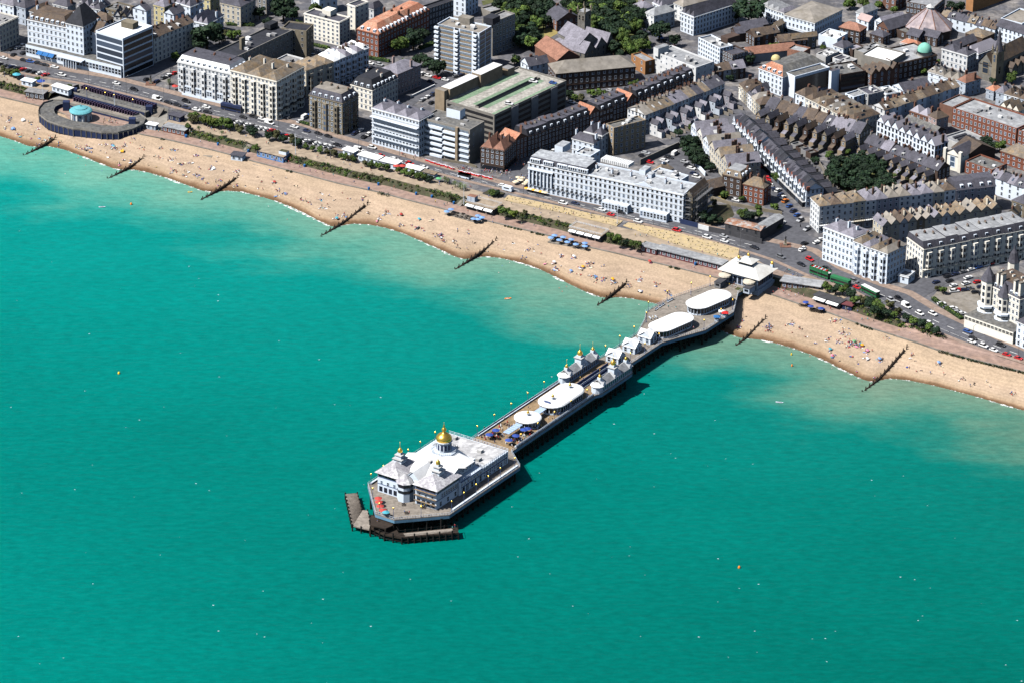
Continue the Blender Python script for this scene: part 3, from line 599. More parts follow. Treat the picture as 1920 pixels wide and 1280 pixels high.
# --- left of the bandstand
b('V1','cream hotel with many balconies at the far left edge across the street',(-260,165),(-10,228),(215,165),15,'cream','rgrey','flat',ws=2.6,cat='hotel',strs=True,clutter=4)
r,P,_=b('V1','grand white hotel with brown mansard, steep dark pavilion roof and blue awnings',(240,168),(590,242),16,20,'white','brown','mansard',rh=4.2,mans_in=3.5,flattop='brown',ws=2.5,cat='hotel',strs=True,chim=2,cm='white')
b('V1','',(583,200),(738,236),15,22.6,'white','dark','hip',rh=9,ws=2.4,root=r)
b('V1','',(738,265),(880,296),13,18,'white','brown','gable',rh=4,ws=2.6,root=r,chim=1,cm='white',axis='ab')
o,pp=add_box(r,'podium','V1',(228,395),(1075,598),7,ZG,6.4,'white','felt')
edge_windows(r,pp,0,ZG,3.2,30,1.9,3.4)
for t in (.13,.19,.25):
    a,bb=pp[0],pp[1]; e,nn,L,rz=edgeinfo(a,bb); m=MB(); p=lerp2(a,bb,t+.0); q=lerp2(a,bb,t+.055)
    m.face([(*p,ZG+4.6),(*q,ZG+4.6),(q[0]+nn.x*2,q[1]+nn.y*2,ZG+3.2),(p[0]+nn.x*2,p[1]+nn.y*2,ZG+3.2)]); m.build('awning',['seablue'],r)
m=MB()
for i in range(6):
    p=lerp2(pp[0],pp[1],.43+i*.026); m.lathe((p[0]+nn.x*2.5,p[1]+nn.y*2.5,ZG),[(.32,0),(.28,5)],8)
p=lerp2(pp[0],pp[1],.495); m.box((p[0]+nn.x*1.5,p[1]+nn.y*1.5,ZG+5.3),(16,3.4,.6),rz); m.build('entrance_porch',['white'],r)
r,P,_=b('V1','modern hotel block with white flat roof and dark banded windows',(850,275),(1090,345),(1370,235),22,'white','rwhite','flat',nowin=True,cornice=False,cat='hotel',strs=True)
ribbon(r,P,ZG,[.6,4.2,7.7,11.2,14.7,18.2],2.5); roof_box(r,'V1',(1075,190),(1180,215),(1230,190),21,3.5,'stone','stair_tower')
terrace('V1','cream terraced house with brown roof behind the dark-banded modern hotel',(1365,345),(1720,195),9,14,5,'cream',['brown'],'gable',axis='ab',ref='from the modern hotel',chim=1,group='cream terrace behind the modern hotel',ws=2.4,par='front')
b('V1','tall narrow white house with steep slate gable near the top left',(1180,70),(1300,100),(1345,80),13,'white','slate','gable',axis='bc',cat='house',chim=1)
b('V1','yellow painted house between white gabled houses near top left',(1365,40),(1460,65),(1560,25),12,'yellow','lslate','hip',cat='house',chim=2)
b('V1','small white gabled house in front of the yellow house',(1455,112),(1545,137),(1640,95),9,'white','slate','gable',axis='bc',cat='house',chim=1)
b('V1','white bow-fronted house with grey roofs right of the yellow house',(1560,20),(1690,60),(1790,10),10,'white','lslate','hip',n=3,cat='house',chim=2)
b('V2','white curved terrace end with grey roofs above the round tree',(190,185),(330,215),(430,130),9,'white','lslate','hip',n=3,cat='house',chim=2,cm='white')
b('V1','brown stone flat-roofed block behind the white hotel',(930,70),(1075,108),(1175,50),9.5,'stone','felt','flat',clutter=3)
b('V1','low brown-roofed brick annexe behind the dark pavilion roof',(830,150),(950,187),(985,160),7,'dbrick','brown','hip',cornice=False)
terrace('V1','white terraced house at the top edge',(690,45),(890,85),10,10,4,'white',['lslate','slate'],'hip',ref='from the left of its row',chim=1,cm='white',group='white terrace at the top edge')
b('V1','white villa in the top left corner',(-10,20),(120,55),(215,15),10,'white','lslate','hip',cat='house',chim=2,cm='white')
b('V1','white and blue-grey rear house next to the top left villa',(140,50),(225,75),(330,25),10,'bluegrey','slate','hip',cat='house',chim=1)
b('V1','offwhite wing with brown roof behind the white hotel mansard',(262,95),(345,118),(450,60),13,'offwhite','brown','hip',cat='house',chim=2)
b('V1','grey roofed house tucked behind the white hotel at left',(470,30),(600,62),(660,25),9,'offwhite','slate','hip',cat='house',chim=2)
# --- hotels behind the left promenade
r,P,_=b('V2','long offwhite seafront hotel with white mansard and projecting bays',(60,545),(530,655),16,16.5,'offwhite','rwhite','mansard',rh=3.4,mans_in=1.8,flattop='slate',bays=5,par='front',ws=2.3,cat='hotel',strs=True,chim=3,cm='brick')
o,pp=add_box(r,'sun_lounge','V2',(78,745),(522,848),5,ZG,4.6,'white','lgrey'); edge_windows(r,pp,0,ZG,2.5,20,2.0,2.6)
m=MB(); m.box(((pp[0][0]+pp[1][0])/2+1.5,(pp[0][1]+pp[1][1])/2-4,ZG+.6),(math.dist(pp[0],pp[1]),.3,1.2),edgeinfo(pp[0],pp[1])[3]); m.build('terrace_wall',['white'],r)
r,P,_=b('V2','cream corner hotel with orange-brown hipped roofs and glazed ground floor',(530,622),(940,722),(1200,592),21.5,'cream','ochre','hip',n=3,rh=2.6,bays=5,ws=2.2,cat='hotel',strs=True,chim=4,cm='cream')
o,pp=add_box(r,'sun_lounge','V2',(512,880),(942,988),4.5,ZG,4.6,'cream','lgrey'); edge_windows(r,pp,0,ZG,2.6,18,1.9,2.7); edge_windows(r,pp,1,ZG,2.6,2,1.6,2.7)
terrace_sheet(r,'balcony',P,1,ZG+5.3,ZG+5.6,1.5,'iron')
terrace('V2','cream bow-fronted terraced house with orange-brown roof',(1203,628),(1450,548),12,15,3,'dcream',['ochre'],'hip',rh=2.2,bays=1,par='front',ref='from the cream corner hotel',group='cream bow-fronted terrace',ws=2.2)
terrace('V2','white bow-fronted terraced house with pale roof',(1450,548),(1760,425),12,15,6,'white',['lslate','rwhite'],'hip',rh=2.2,bays=1,par='front',ref='from the cream part of its row',group='white bow-fronted terrace',ws=2.2,chim=1,cm='white',balc=(4.6,))
r,P,_=b('V2','long dark L-shaped modern block with flat roof and courtyard',(360,475),(545,525),(990,245),17,'concrete','dark','flat',ws=3.0,fr='lgrey',clutter=7,cat='apartment block',cornice=False)
b('V2','',(985,250),(1205,278),11,17,'stone','dark','flat',ws=4.5,fr='lgrey',root=r,cornice=False)
roof_box(r,'V2',(830,210),(885,225),(940,190),17,2.5,'dark'); roof_box(r,'V2',(608,340),(628,346),(638,338),5,17.5,'stone','chimney')
for i in range(4):
    q=(720+i*88,520-i*42); roof_box(r,'V2',q,(q[0]+62,q[1]+16),(q[0]+100,q[1]-4),0,5,'grey','stair_tower','dark')
roof_box(r,'V2',(360,482),(540,528),(600,500),17.0,3.2,'slate','attic')
b('V2','grey flat-roofed back extension with aerials behind the cream corner hotel',(810,590),(960,630),(1185,520),9,'offwhite','rgrey','flat',clutter=8,cornice=False)
r,P,_=b('V2','plain cream block of flats with rows of small windows',(1185,118),(1500,198),(1585,150),13.5,'cream','slate','flat',ws=2.7,sh=2.3,wh=1.3,ww=1.3,cat='apartment block',clutter=3)
roof_box(r,'V2',(1345,85),(1420,103),(1480,78),13,3,'cream')
b('V2','narrow cream apartment wing behind the plain cream block of flats',(1570,35),(1640,58),(1755,12),16,'cream','slate','flat',sh=2.5,wh=1.3,cat='apartment block')
b('V2','offwhite house with slate roof beside the narrow cream apartment wing',(1765,70),(1805,82),(1872,45),9,'offwhite','slate','hip',cat='house')
b('V2','pale yellow stucco villa with dark hipped roof among gardens',(445,22),(620,62),(770,-5),11.5,'dcream','slate','hip',rh=3.2,cat='house',chim=3)
b('V2','white garden villa at the top edge left of the dark trees',(230,-30),(350,0),(430,-40),9,'yellow','lslate','hip',cat='house',chim=1)
b('V2','grey flat block at the top edge behind the pale yellow villa',(770,-60),(850,-40),(905,-70),12,'concrete','dark','flat',cornice=False)
r,P,_=b('V3','long red brick mansion block with bright orange roofs',(138,258),(330,308),(745,78),13.5,'redbrick','orange','mansard',rh=4.2,mans_in=4,flattop='orange',ws=2.6,cat='apartment block',chim=6,cm='brick')
b('V3','dark apartment block with rows of balconies behind the orange-roofed mansions',(690,62),(755,86),(968,-5),13.5,'dgrey','dark','flat',ws=2.2,cornice=False,cat='apartment block')
b('V3','white block with arched windows at the top edge',(955,-50),(1105,-14),(1240,-66),11.5,'white','lead','flat',ws=2.8)
b('V3','low grey-roofed pavilion beside the lawn at the top edge',(1240,70),(1325,108),(1400,30),4,'concrete','lead','flat',nowin=True,cornice=False)
r,P,_=b('V3','white tower block with tan panels and stacked balconies',(850,215),(1225,298),(1345,235),25,'white','rtan','flat',nowin=True,cornice=False,cat='apartment block',clutter=6)
mk('winband',(.17,.21,.26),rough=.3,var=.4,scale=1.2)
for s in range(10):
    z=s*2.5+.5
    for k,ts in ((0,((.03,.39),(.55,.82))),(1,((.08,.46),(.54,.92)))):
        a,bb=P[k],P[(k+1)%4]; e,nn,L,rz=edgeinfo(a,bb)
        for t0,t1 in ts:
            c=lerp2(a,bb,(t0+t1)/2)
            for zz,h,mm,nm in ((z,.9,'tan','tan_panel'),(z+1.05,1.0,'winband','window')):
                m=MB(); m.box((c[0]+nn.x*.05,c[1]+nn.y*.05,ZG+zz+h/2),(L*(t1-t0),.16,h),rz); m.build(nm,[mm],r)
    a,bb=P[0],P[1]; e,nn,L,rz=edgeinfo(a,bb)
    for t in (.47,.91,.01):
        c=lerp2(a,bb,t); m=MB(); m.box((c[0]+nn.x*.7,c[1]+nn.y*.7,ZG+z+.35),(L*.1,1.4,1.05),rz,0); m.box((c[0]+nn.x*.05,c[1]+nn.y*.05,ZG+z+1.5),(L*.09,.14,1.1),rz,1); m.build('balcony',['white','pane'],r)
roof_box(r,'V3',(1040,150),(1140,172),(1178,148),24.2,3.4,'rtan','lift_housing')
r,P,_=b('V3','grey concrete slab block behind the tan-panelled tower',(1250,172),(1345,202),(1572,130),19,'concrete','rgrey','flat',ws=2.5,cornice=False,cat='apartment block')
roof_box(r,'V3',(1262,150),(1345,172),(1412,140),18.2,3.4,'dark','lift_housing')
b('V3','pink stucco hotel with grey hipped roof on the side street',(350,612),(500,660),(690,568),12,'pink','lslate','hip',rh=3.2,ws=2.3,cat='hotel',strs=True,chim=2,cm='pink')
b('V3','cream hotel with steep black mansard and tall cream chimneys',(85,748),(275,802),(490,690),12,'cream','dark','mansard',rh=4.2,mans_in=2.6,flattop='dark',ws=2.3,cat='hotel',strs=True,chim=3,cm='cream')
b('V2','brown stone hotel with stacked bays and dormered mansard',(1230,840),(1525,916),(1690,845),17.5,'stone','slate','mansard',rh=3.6,mans_in=2,bays=3,ws=2.3,cat='hotel',strs=True,chim=4,cm='stone',flattop='rtan')
r,P,_=b('V3','white balconied seafront hotel with lilac-grey hipped roofs',(272,958),(690,1072),12,19.5,'white','lslate','hip',n=4,rh=2.6,ws=2.0,cat='hotel',strs=True,chim=4,cm='white',balc=(4.8,8.4,12.0))
terrace_sheet(r,'canopy',P,0,ZG+15.2,ZG+15.5,2.0,'white')
r,P,_=b('V3','modern seafront block with staggered pale balconies and brown end wall',(715,1048),(1142,1155),(1240,1072),18.5,'concrete','felt','flat',nowin=True,cornice=False,cat='apartment block',clutter=4)
ribbon(r,P,ZG,[1.2+i*2.95 for i in range(6)],1.4,(0,),mat='winband')
a,bb=P[0],P[1]; e,nn,L,rz=edgeinfo(a,bb)
for s in range(6):
    for j,(t0,t1) in enumerate(((.0,.19),(.2,.45),(.46,.72),(.78,.99))):
        out=(.5,1.5,1.2,.6)[j]; z=s*2.95+(.0,.2,-.9,.2)[j]
        if z+1.2<1: continue
        c=lerp2(a,bb,(t0+t1)/2); m=MB(); m.box((c[0]+nn.x*out/2,c[1]+nn.y*out/2,ZG+z+.55),(L*(t1-t0),out,1.15),rz); m.build('balcony',['white'],r)
c=lerp2(a,bb,.75); m=MB(); m.box((c[0]+nn.x*.6,c[1]+nn.y*.6,ZG+9.2),(1.4,1.6,18.4),rz); m.build('fin_wall',['tan'],r)
roof_box(r,'V3',(935,962),(1055,990),(1095,960),17.8,4.6,'white','lift_housing','felt')
edge_windows(r,P,1,ZG,9,2,.9,1.2); edge_windows(r,P,1,ZG,15,2,.9,1.2)
# multi-storey car park
mk('deckroof',(.33,.315,.285),var=.2,col2=(.27,.255,.23),patch=.15,fine=.7)
r,P,_=b('V3','multi-storey car park with green marked bays on its roof deck',(930,893),(1360,1022),(1985,712),15.5,'concrete','deckroof','flat',nowin=True,cornice=False,cat='car park')
ribbon(r,P,ZG,[1.2+i*2.9 for i in range(5)],1.35,(0,),name='dark_opening',mat='iron')
a,bb=P[1],P[2]; e,nn,L,rz=edgeinfo(a,bb)
for t0,t1 in ((.02,.22),(.33,.5),(.6,.78),(.86,.98)):
    for i in range(5):
        c=lerp2(a,bb,(t0+t1)/2); m=MB(); m.box((c[0]+nn.x*.05,c[1]+nn.y*.05,ZG+1.9+i*2.9),(L*(t1-t0),.2,1.35),rz); m.build('dark_opening',['iron'],r)
for t in (.275,.55,.82):
    c=lerp2(a,bb,t); m=MB(); m.box((c[0]+nn.x*.25,c[1]+nn.y*.25,ZG+7.5),(L*.09,.6,15.2),rz); m.build('wall_panel',['grey'],r)
def onroof(u,v): # u across the front, v back
    p=lerp2(lerp2(P[0],P[1],u),lerp2(P[3],P[2],u),v); return (p[0],p[1])
for u0,u1,v0,v1 in ((.06,.2,.03,.9),(.4,.52,.1,.9),(.6,.7,.1,.9),(.9,.99,.03,.93)):
    n_=26
    m=MB()
    for i in range(n_):
        w0=v0+(v1-v0)*i/n_; w1=v0+(v1-v0)*(i+.86)/n_; m.face([(*onroof(u0,w0),ZG+14.79),(*onroof(u1,w0),ZG+14.79),(*onroof(u1,w1),ZG+14.79),(*onroof(u0,w1),ZG+14.79)])
    m.build('green_bay_marking',['greenbay'],r)
m=MB(); q=[onroof(.53,.06),onroof(.585,.06),onroof(.585,.9),onroof(.53,.9)]; m.prism(q,ZG+14.75,ZG+15.6,0,top=False); m.face([(*p,ZG+14.8) for p in q],1); m.build('ramp_slot',['concrete','iron'],r)
m=MB(); q=inset([onroof(.53,.06),onroof(.585,.06),onroof(.585,.9),onroof(.53,.9)],-.3); m.prism(q,ZG+14.75,ZG+15.6,0,top=False); m.build('ramp_wall',['concrete'],r)
add_box(r,'stair_block','V3',(885,772),(965,796),(1200,675),ZG,20.5,'tan','offwhite'); add_box(r,'stair_block','V3',(1160,645),(1240,668),(1415,572),ZG,21.5,'tan','offwhite'); add_box(r,'stair_tower','V3',(832,792),(915,815),(950,798),ZG,20,'tan','rtan'); add_box(r,'stair_tower','V3',(1420,600),(1480,620),(1540,595),ZG,18.5,'tan','rgrey')
# --- pub corner and brown terraces
r,P,_=b('W3','brown brick corner pub with terracotta roofs and white window frames',(1238,452),(1448,488),(1600,402),11.5,'dbrick','terracotta','hip',rh=3.6,n=2,ws=2.2,cat='pub',chim=4,ground=(0,1))
b('W3','',(1380,380),(1480,400),10,12.5,'dbrick','slate','flat',root=r,nowin=True,cornice=False)
G='brown brick mansard terrace behind the pub'
kw=dict(rh=3.0,flattop='slate',mans_in=1.3,group=G,ws=2.1,chim=1,par='front fb')
b('V4','brick gabled house with orange roof next to the corner pub',(10,1262),(135,1213),10,11,'brick','orange','gable',axis='bc',rh=3.2,ws=2.1,cat='house',group=G)
terrace('V4','brown brick terraced house with black mansard roof, near section',(140,1214),(688,1020),10,11,9,'dbrick',['dark'],'mansard',ref='from the pub',**kw)
b('V4','brick gabled house with orange roof between near and middle black-roofed terraces',(690,1019),(775,988),10,11,'brick','orange','gable',axis='bc',rh=3.2,ws=2.1,cat='house',group=G)
terrace('V4','brown brick terraced house with black mansard roof, middle section',(778,985),(1020,900),10,11,4,'dbrick',['dark'],'mansard',ref='from the pub side',**kw)
b('V4','brick gabled house with orange roof between middle and far black-roofed terraces',(1022,899),(1108,868),10,11,'brick','orange','gable',axis='bc',rh=3.2,ws=2.1,cat='house',group=G)
terrace('V4','brown brick terraced house with black mansard roof, far section',(1112,866),(1615,668),10,11,9,'dbrick',['dark'],'mansard',ref='from the pub side',**kw)
b('V4','long dark brick block with tan hipped roof behind the car park',(392,657),(1098,592),14.5,10.5,'dbrick','rtan','hip',rh=4.2,ws=3.0,cat='apartment block',chim=0)
# flint church with tower
r,P,_=b('V4','flint church with square pinnacled tower and grey roofs among trees',(412,296),(600,398),(722,340),9,'flint','lslate','gable',axis='ab',rh=5.5,ws=4,ww=1,wh=2.4,sh=9,cat='church',fr='stone')
b('V4','',(365,362),(560,472),5,5,'flint','lslate','hip',rh=2,root=r,ws=4,fr='stone',cornice=False)
for A_,B_ in (((645,478),(738,432)),((742,430),(838,388)),((842,386),(900,358))): b('V4','',A_,B_,15,6,'flint','lslate','gable',axis='bc',rh=5,root=r,ws=4,fr='stone')
q,pp=add_box(r,'tower','V4',(585,98),(648,115),(712,92),ZG,17,'flint','lead')
edge_windows(r,pp,0,ZG,13.5,2,1.2,3,'stone'); edge_windows(r,pp,1,ZG,13.5,2,1.2,3,'stone')
for p in pp:
    m=MB(); m.box((p[0],p[1],ZG+17.5),(.9,.9,2)); m.lathe((p[0],p[1],ZG+18.5),[(.6,0),(.05,2.2)],4); m.build('pinnacle',['stone'],r)
b('V4','brick parish hall with red-brown tiled roof beside the flint church',(205,408),(400,540),(560,482),6,'brick','terracotta','gable',axis='ab',rh=4.6,cat='hall',nowin=True)
b('V4','white timbered lodge with slate gable near the car park',(78,545),(150,592),(235,560),6,'white','slate','gable',axis='bc',rh=3.5,cat='house',chim=1)
b('V4','second timbered lodge with dormer gable right of the white lodge',(192,548),(238,574),(300,545),6,'offwhite','slate','gable',axis='bc',rh=3.5,cat='house')
b('V4','red brick house with grey roof on a garden near the church',(298,120),(400,188),(468,112),6,'brick','slate','gable',axis='ab',rh=3.8,cat='house',chim=2)
b('V4','orange brick windowless hall joined to a white block',(1060,482),(1185,548),(1275,528),7.5,'orangebrick','lead','flat',ws=6,cornice=False,cat='hall')
r,P,_=b('V4','large pale grey cinema block with flat roof and plant',(1258,458),(1635,602),(1775,538),11.5,'offwhite','lead','flat',ws=3.6,wh=1.1,ww=.9,cornice=False,cat='cinema',clutter=9)
roof_box(r,'V4',(1258,420),(1300,436),(1392,402),10,4.5,'offwhite','stair_tower','lead')
def wings(outs,out,H,wall,roof,frac=.5,rh=2,k=0,side=0):
    for i,(r,P,_) in enumerate(outs):
        a,bb=P[k],P[(k+1)%4]; e,nn,L,rz=edgeinfo(a,bb); t0=(side if side else (.05 if i%2 else .45)); p=lerp2(a,bb,t0);q=lerp2(a,bb,t0+frac)
        poly=[(p[0]+nn.x*out,p[1]+nn.y*out),(q[0]+nn.x*out,q[1]+nn.y*out),(q[0],q[1]),(p[0],p[1])]
        w=wall[i%len(wall)] if isinstance(wall,list) else wall
        b('N','',None,None,None,H,w,roof[i%len(roof)] if isinstance(roof,list) else roof,'gable',axis='bc',rh=rh,poly=poly,root=r,ws=2.2,cornice=False,wh=1.4,ww=.9)
        for tt,ll in ((t0+frac,out+7),):
            p=lerp2(a,bb,min(1,tt+.02)); m=MB(); m.box((p[0]+nn.x*ll/2,p[1]+nn.y*ll/2,ZG+.95),(.3,ll,1.9),rz); m.build('yard_wall',['rtan'],r)
        p=lerp2(a,bb,t0+frac*.5); m=MB(); po=[(p[0]-e.x*1.3+nn.x*(out+3),p[1]-e.y*1.3+nn.y*(out+3)),(p[0]+e.x*1.3+nn.x*(out+3),p[1]+e.y*1.3+nn.y*(out+3)),(p[0]+e.x*1.3+nn.x*out,p[1]+e.y*1.3+nn.y*out),(p[0]-e.x*1.3+nn.x*out,p[1]-e.y*1.3+nn.y*out)]; m.prism(po,ZG,ZG+3.2,0,top=False); m.face([(*po[0],ZG+3.1),(*po[1],ZG+3.1),(*po[2],ZG+4.2),(*po[3],ZG+4.2)],1); m.build('outhouse',[w,roof[i%len(roof)] if isinstance(roof,list) else roof],r)
o=terrace('V4','stucco terraced house with rear wing, seen from behind',(1185,1022),(1890,745),12,11,11,['offwhite','bluegrey','mauve','offwhite','bluegrey'],['lslate','rtan','ochre','slate'],'gable',axis='ab',ref='from the brown flats',chim=2,cm='rtan',group='stucco terrace seen from the back',rh=2.8,ws=2.4)
wings(o,6,6.5,['offwhite','mauve','bluegrey'],['slate','lslate'])
r,P,_=b('W4','brown brick block of flats behind the long white hotel',(835,152),(905,190),(1192,118),15,'tan','felt','flat',ws=3,cat='apartment block',clutter=5,cornice=False)
b('W4','white villa with grey hipped roof behind the long white hotel',(535,278),(725,328),(792,300),9,'white','slate','hip',ws=3,cat='house',chim=2,cm='white')
b('W4','stucco house with clustered chimneys between the white villa and brown flats',(640,218),(800,258),(888,206),11.5,'offwhite','slate','hip',n=2,ws=2.8,cat='house',chim=3,cm='white')
# --- the long white hotel
mk('hotelroof',(.3,.315,.34),var=.15,objvar=.02,col2=(.38,.4,.42),patch=.3,fine=.6)
r,P,_=b('W4','very long white seafront hotel with flat roofs, arched windows and colonnade',(146,490),(1524,782),15,15,'white','hotelroof','flat',ws=2.45,sh=3.0,ww=1.35,wh=2.1,fr='white',cat='hotel',strs=True,chim=9,cm='white',clutter=14)
a,bb=P[0],P[1]; e,nn,L,rz=edgeinfo(a,bb); bk=-nn
def on(t,d,z): p=lerp2(a,bb,t); return (p[0]-nn.x*d,p[1]-nn.y*d,z)
m=MB(); q=[on(.0,.1,0)[:2],on(.382,.1,0)[:2],on(.382,12,0)[:2],on(.0,12,0)[:2]]; qi=inset(q,.9); m.loft([(*p,ZG+14.9) for p in q],[(*p,ZG+17.7) for p in qi],0); m.face([(*p,ZG+17.7) for p in qi],1); m.build('attic_storey',['slate','hotelroof'],r)
for t in (.045,.13,.22,.29,.355):
    m=MB(); c=on(t,.2,ZG+16.2); m.box(c,(5.2,1.3,1.7),rz,0)
    for j in range(4):
        c2=on(t,-.47,ZG+16.2); m.box((c2[0]+e.x*(j-1.5)*1.2,c2[1]+e.y*(j-1.5)*1.2,c2[2]),(.85,.06,1.2),rz,1)
    m.build('dormer',['white','pane'],r)
for i in range(7):
    c=on(.012+i*.024,-.5,ZG+3.4); m=MB(); m.lathe(c,[(.42,0),(.36,8)],8); m.build('column',['white'],r)
m=MB(); c=on(.083,-.45,ZG+11.7); m.box(c,(L*.165,1.2,.6),rz); m.build('entablature',['white'],r)
m=MB(); p0,p1,pm=on(.69,-.25,ZG+14.9),on(.80,-.25,ZG+14.9),on(.745,-.25,ZG+17.1); p2=[(x[0]-nn.x*.7,x[1]-nn.y*.7,x[2]) for x in (p0,p1,pm)]; m.face([p0,p1,pm]); m.face([p1,p2[1],p2[2],pm]); m.face([p2[0],p0,pm,p2[2]]); m.build('pediment',['white'],r)
for t0,t1 in ((.5,.665),(.745,.915)):
    c=on((t0+t1)/2,-1.6,ZG+2.1); m=MB(); m.box(c,(L*(t1-t0),3.2,4.2),rz); m.build('sun_lounge',['white'],r)
    n_=int(L*(t1-t0)/1.7)
    for i in range(n_):
        t=t0+(t1-t0)*(i+.5)/n_; q=on(t,-3.23,ZG+2.2); o_=ORG[r.name]; ob('window',wmesh('white'),r,(q[0]-o_[0],q[1]-o_[1],q[2]-o_[2]),rz,(1.35,1,2.6))
for i in range(30):
    if .5<(i+.5)/33<.92: continue
    c=on((i+.5)/33,-.35,ZG+3.55); m=MB(); m.box(c,(1.5,.7,.12),rz,0); m.box((c[0]+nn.x*.3,c[1]+nn.y*.3,c[2]+.45),(1.5,.05,.8),rz,1); m.build('balcony',['white','iron'],r)
for A_,B_,C_,h_ in (((380,345),(450,362),(530,320),3.6),((395,420),(700,485),(735,460),.9),((1130,560),(1185,572),(1240,535),3.2),((1195,600),(1240,610),(1265,585),2.5)): roof_box(r,'W4',A_,B_,C_,13.5,h_,'white','plant_room','hotelroof')
b('W4','',(560,405),(700,440),9,13,'white','hotelroof','flat',root=r,cornice=False,clutter=3)
b('W4','',(1180,620),(1440,690),(1520,600),12,'white','hotelroof','flat',root=r,cornice=False,clutter=5)
m=MB(); q=corners('W4',(780,470),(1030,530),7,ZG+17)
for i in range(14):
    c=lerp2(lerp2(q[0],q[1],(i+.5)/14),lerp2(q[3],q[2],(i+.5)/14),.5); m.box((c[0],c[1],ZG+16.4),(.85,5.5,1.6),edgeinfo(q[0],q[1])[3])
m.build('air_conditioning_plant',['offwhite'],r)
# fire-damaged end in scaffolding
r,P,_=b('W4','derelict end wing of the long white hotel with bare brown gable',(1532,792),(1606,808),(1690,690),13,'stone','brown','gable',axis='bc',rh=3.5,cat='hotel',strs=True,ws=2.6,cornice=False)
sc_t=thing('scaffolding','grey scaffolding lattice wrapped around the derelict hotel end','scaffolding',(P[1][0],P[1][1],ZG))
for k in (0,1):
    a,bb=P[k],P[(k+1)%4]; e,nn,L,rz=edgeinfo(a,bb); m=MB(); na=int(L/2.2)
    for d in (1.2,2.6):
        for i in range(na+1):
            p=lerp2(a,bb,i/na); m.bar((p[0]+nn.x*d,p[1]+nn.y*d,ZG),(p[0]+nn.x*d,p[1]+nn.y*d,ZG+16),.07)
        for j in range(9):
            p=lerp2(a,bb,-.08);q=lerp2(a,bb,1.08); m.bar((p[0]+nn.x*d,p[1]+nn.y*d,ZG+1+j*1.8),(q[0]+nn.x*d,q[1]+nn.y*d,ZG+1+j*1.8),.06)
    for i in range(na):
        p=lerp2(a,bb,i/na);q=lerp2(a,bb,(i+1)/na); z=ZG+(i%3)*4; m.bar((p[0]+nn.x*2.6,p[1]+nn.y*2.6,z),(q[0]+nn.x*2.6,q[1]+nn.y*2.6,z+5),.06)
    m.build('tube_frame',['metal'],sc_t)
    m=MB()
    for j in range(0,8,2):
        c=lerp2(a,bb,.5); m.box((c[0]+nn.x*1.9,c[1]+nn.y*1.9,ZG+1.1+j*1.8),(L*1.05,1.3,.08),rz)
    m.build('platform',['metal'],sc_t)
b('W4','long brown-roofed brick shed behind the derelict hotel end',(1640,692),(1722,742),(1838,642),4.5,'dbrick','brown','gable',axis='bc',rh=3,cat='shed',nowin=True)
b('W4','white cottage with ochre hipped roof in the hotel car park',(1250,562),(1332,592),(1432,548),5,'white','ochre','hip',rh=3,cat='house',chim=1,cm='white')
# --- behind the derelict plot
b('W5','dark brick house with ochre mansard and white dormers by the street',(355,602),(522,642),(592,565),10,'dbrick','ochre','mansard',rh=2.8,cat='house',chim=2)
b('W5','red brick villa with stone-trimmed windows and turret beside the street corner',(540,686),(722,728),(800,684),9.2,'redbrick','ochre','hip',rh=3.4,ws=2.6,cat='house',chim=3)
terrace('W5','gabled back house of the pub street row',(76,165),(402,525),17,9,6,['white','cream','white','dcream','dcream','dcream'],['lslate','lslate','ochre','rtan','slate'],'gable',axis='bc',rh=4,ref='from the far end',chim=2,cm='dbrick',group='back houses of the pub street',ws=2.8)
mk('redtrim',(.36,.12,.075),var=.2)
def party(outs,mat='redtrim'):
    for i,(r,P,_) in enumerate(outs):
        e,nn,L,rz=edgeinfo(P[0],P[1]); zt=max(v[2] for v in [(0,0,ZG+9)])
        c=(P[1][0]-nn.x*.9,P[1][1]-nn.y*.9); m=MB(); m.box((c[0],c[1],zt+.4),(.45,1.6,2.2),rz); m.build('party_wall',[mat],r)
        w=L*.31; hz=2.5; c0=lerp2(P[0],P[1],.5); f=lambda u,d,z:(c0[0]+e.x*u+nn.x*d,c0[1]+e.y*u+nn.y*d,zt+z)
        m=MB(); m.face([f(-w,.3,-.4),f(w,.3,-.4),f(w,.3,0),f(0,.3,hz),f(-w,.3,0)],0)
        for sg in (-1,1): m.face([f(sg*(w+.2),.45,-.25),f(0,.45,hz+.15),f(0,-4.2,hz+.15),f(sg*(w+.2),-4.2,-.25)],1); m.face([f(sg*(w+.2),.5,-.25),f(sg*(w-.35),.5,-.25),f(0,.5,hz-.4),f(0,.5,hz+.2)],2)
        m.build('front_gable',['white','slate',mat if i%3 else 'white'],r)
        m=MB(); c=lerp2(P[0],P[1],.5); m.box((c[0]+nn.x*.5,c[1]+nn.y*.5,ZG+4.6),(L*.5,1,5.6),rz,0)
        for z in (3.2,6.1): m.box((c[0]+nn.x*.9,c[1]+nn.y*.9,ZG+z),(L*.4,.3,1.6),rz,1)
        m.build('bay_window',['white','pane'],r)
        q=MB(); q.box((c[0]+nn.x*.9,c[1]+nn.y*.9,ZG+2.6),(L*.96,1.8,.2),rz,0); q.box((c[0]+nn.x*1.7,c[1]+nn.y*1.7,ZG+1.3),(L*.9,.1,2.2),rz,1); q.build('veranda',['lgrey','pane'],r)
GR='red and white gabled street terrace'
o=terrace('W5','white fronted terraced house with red party walls, far part',(448,112),(672,330),9,9,7,'white',['slate','dark'],'gable',axis='ab',rh=3.4,ref='from the far end',chim=0,group=GR,ws=1.9); party(o)
o2=terrace('W5','white fronted terraced house with red party walls, near part',(692,350),(1100,742),9,9,12,'white',['slate','dark'],'gable',axis='ab',rh=3.4,ref='from the side passage',chim=0,group=GR,ws=1.9); party(o2)
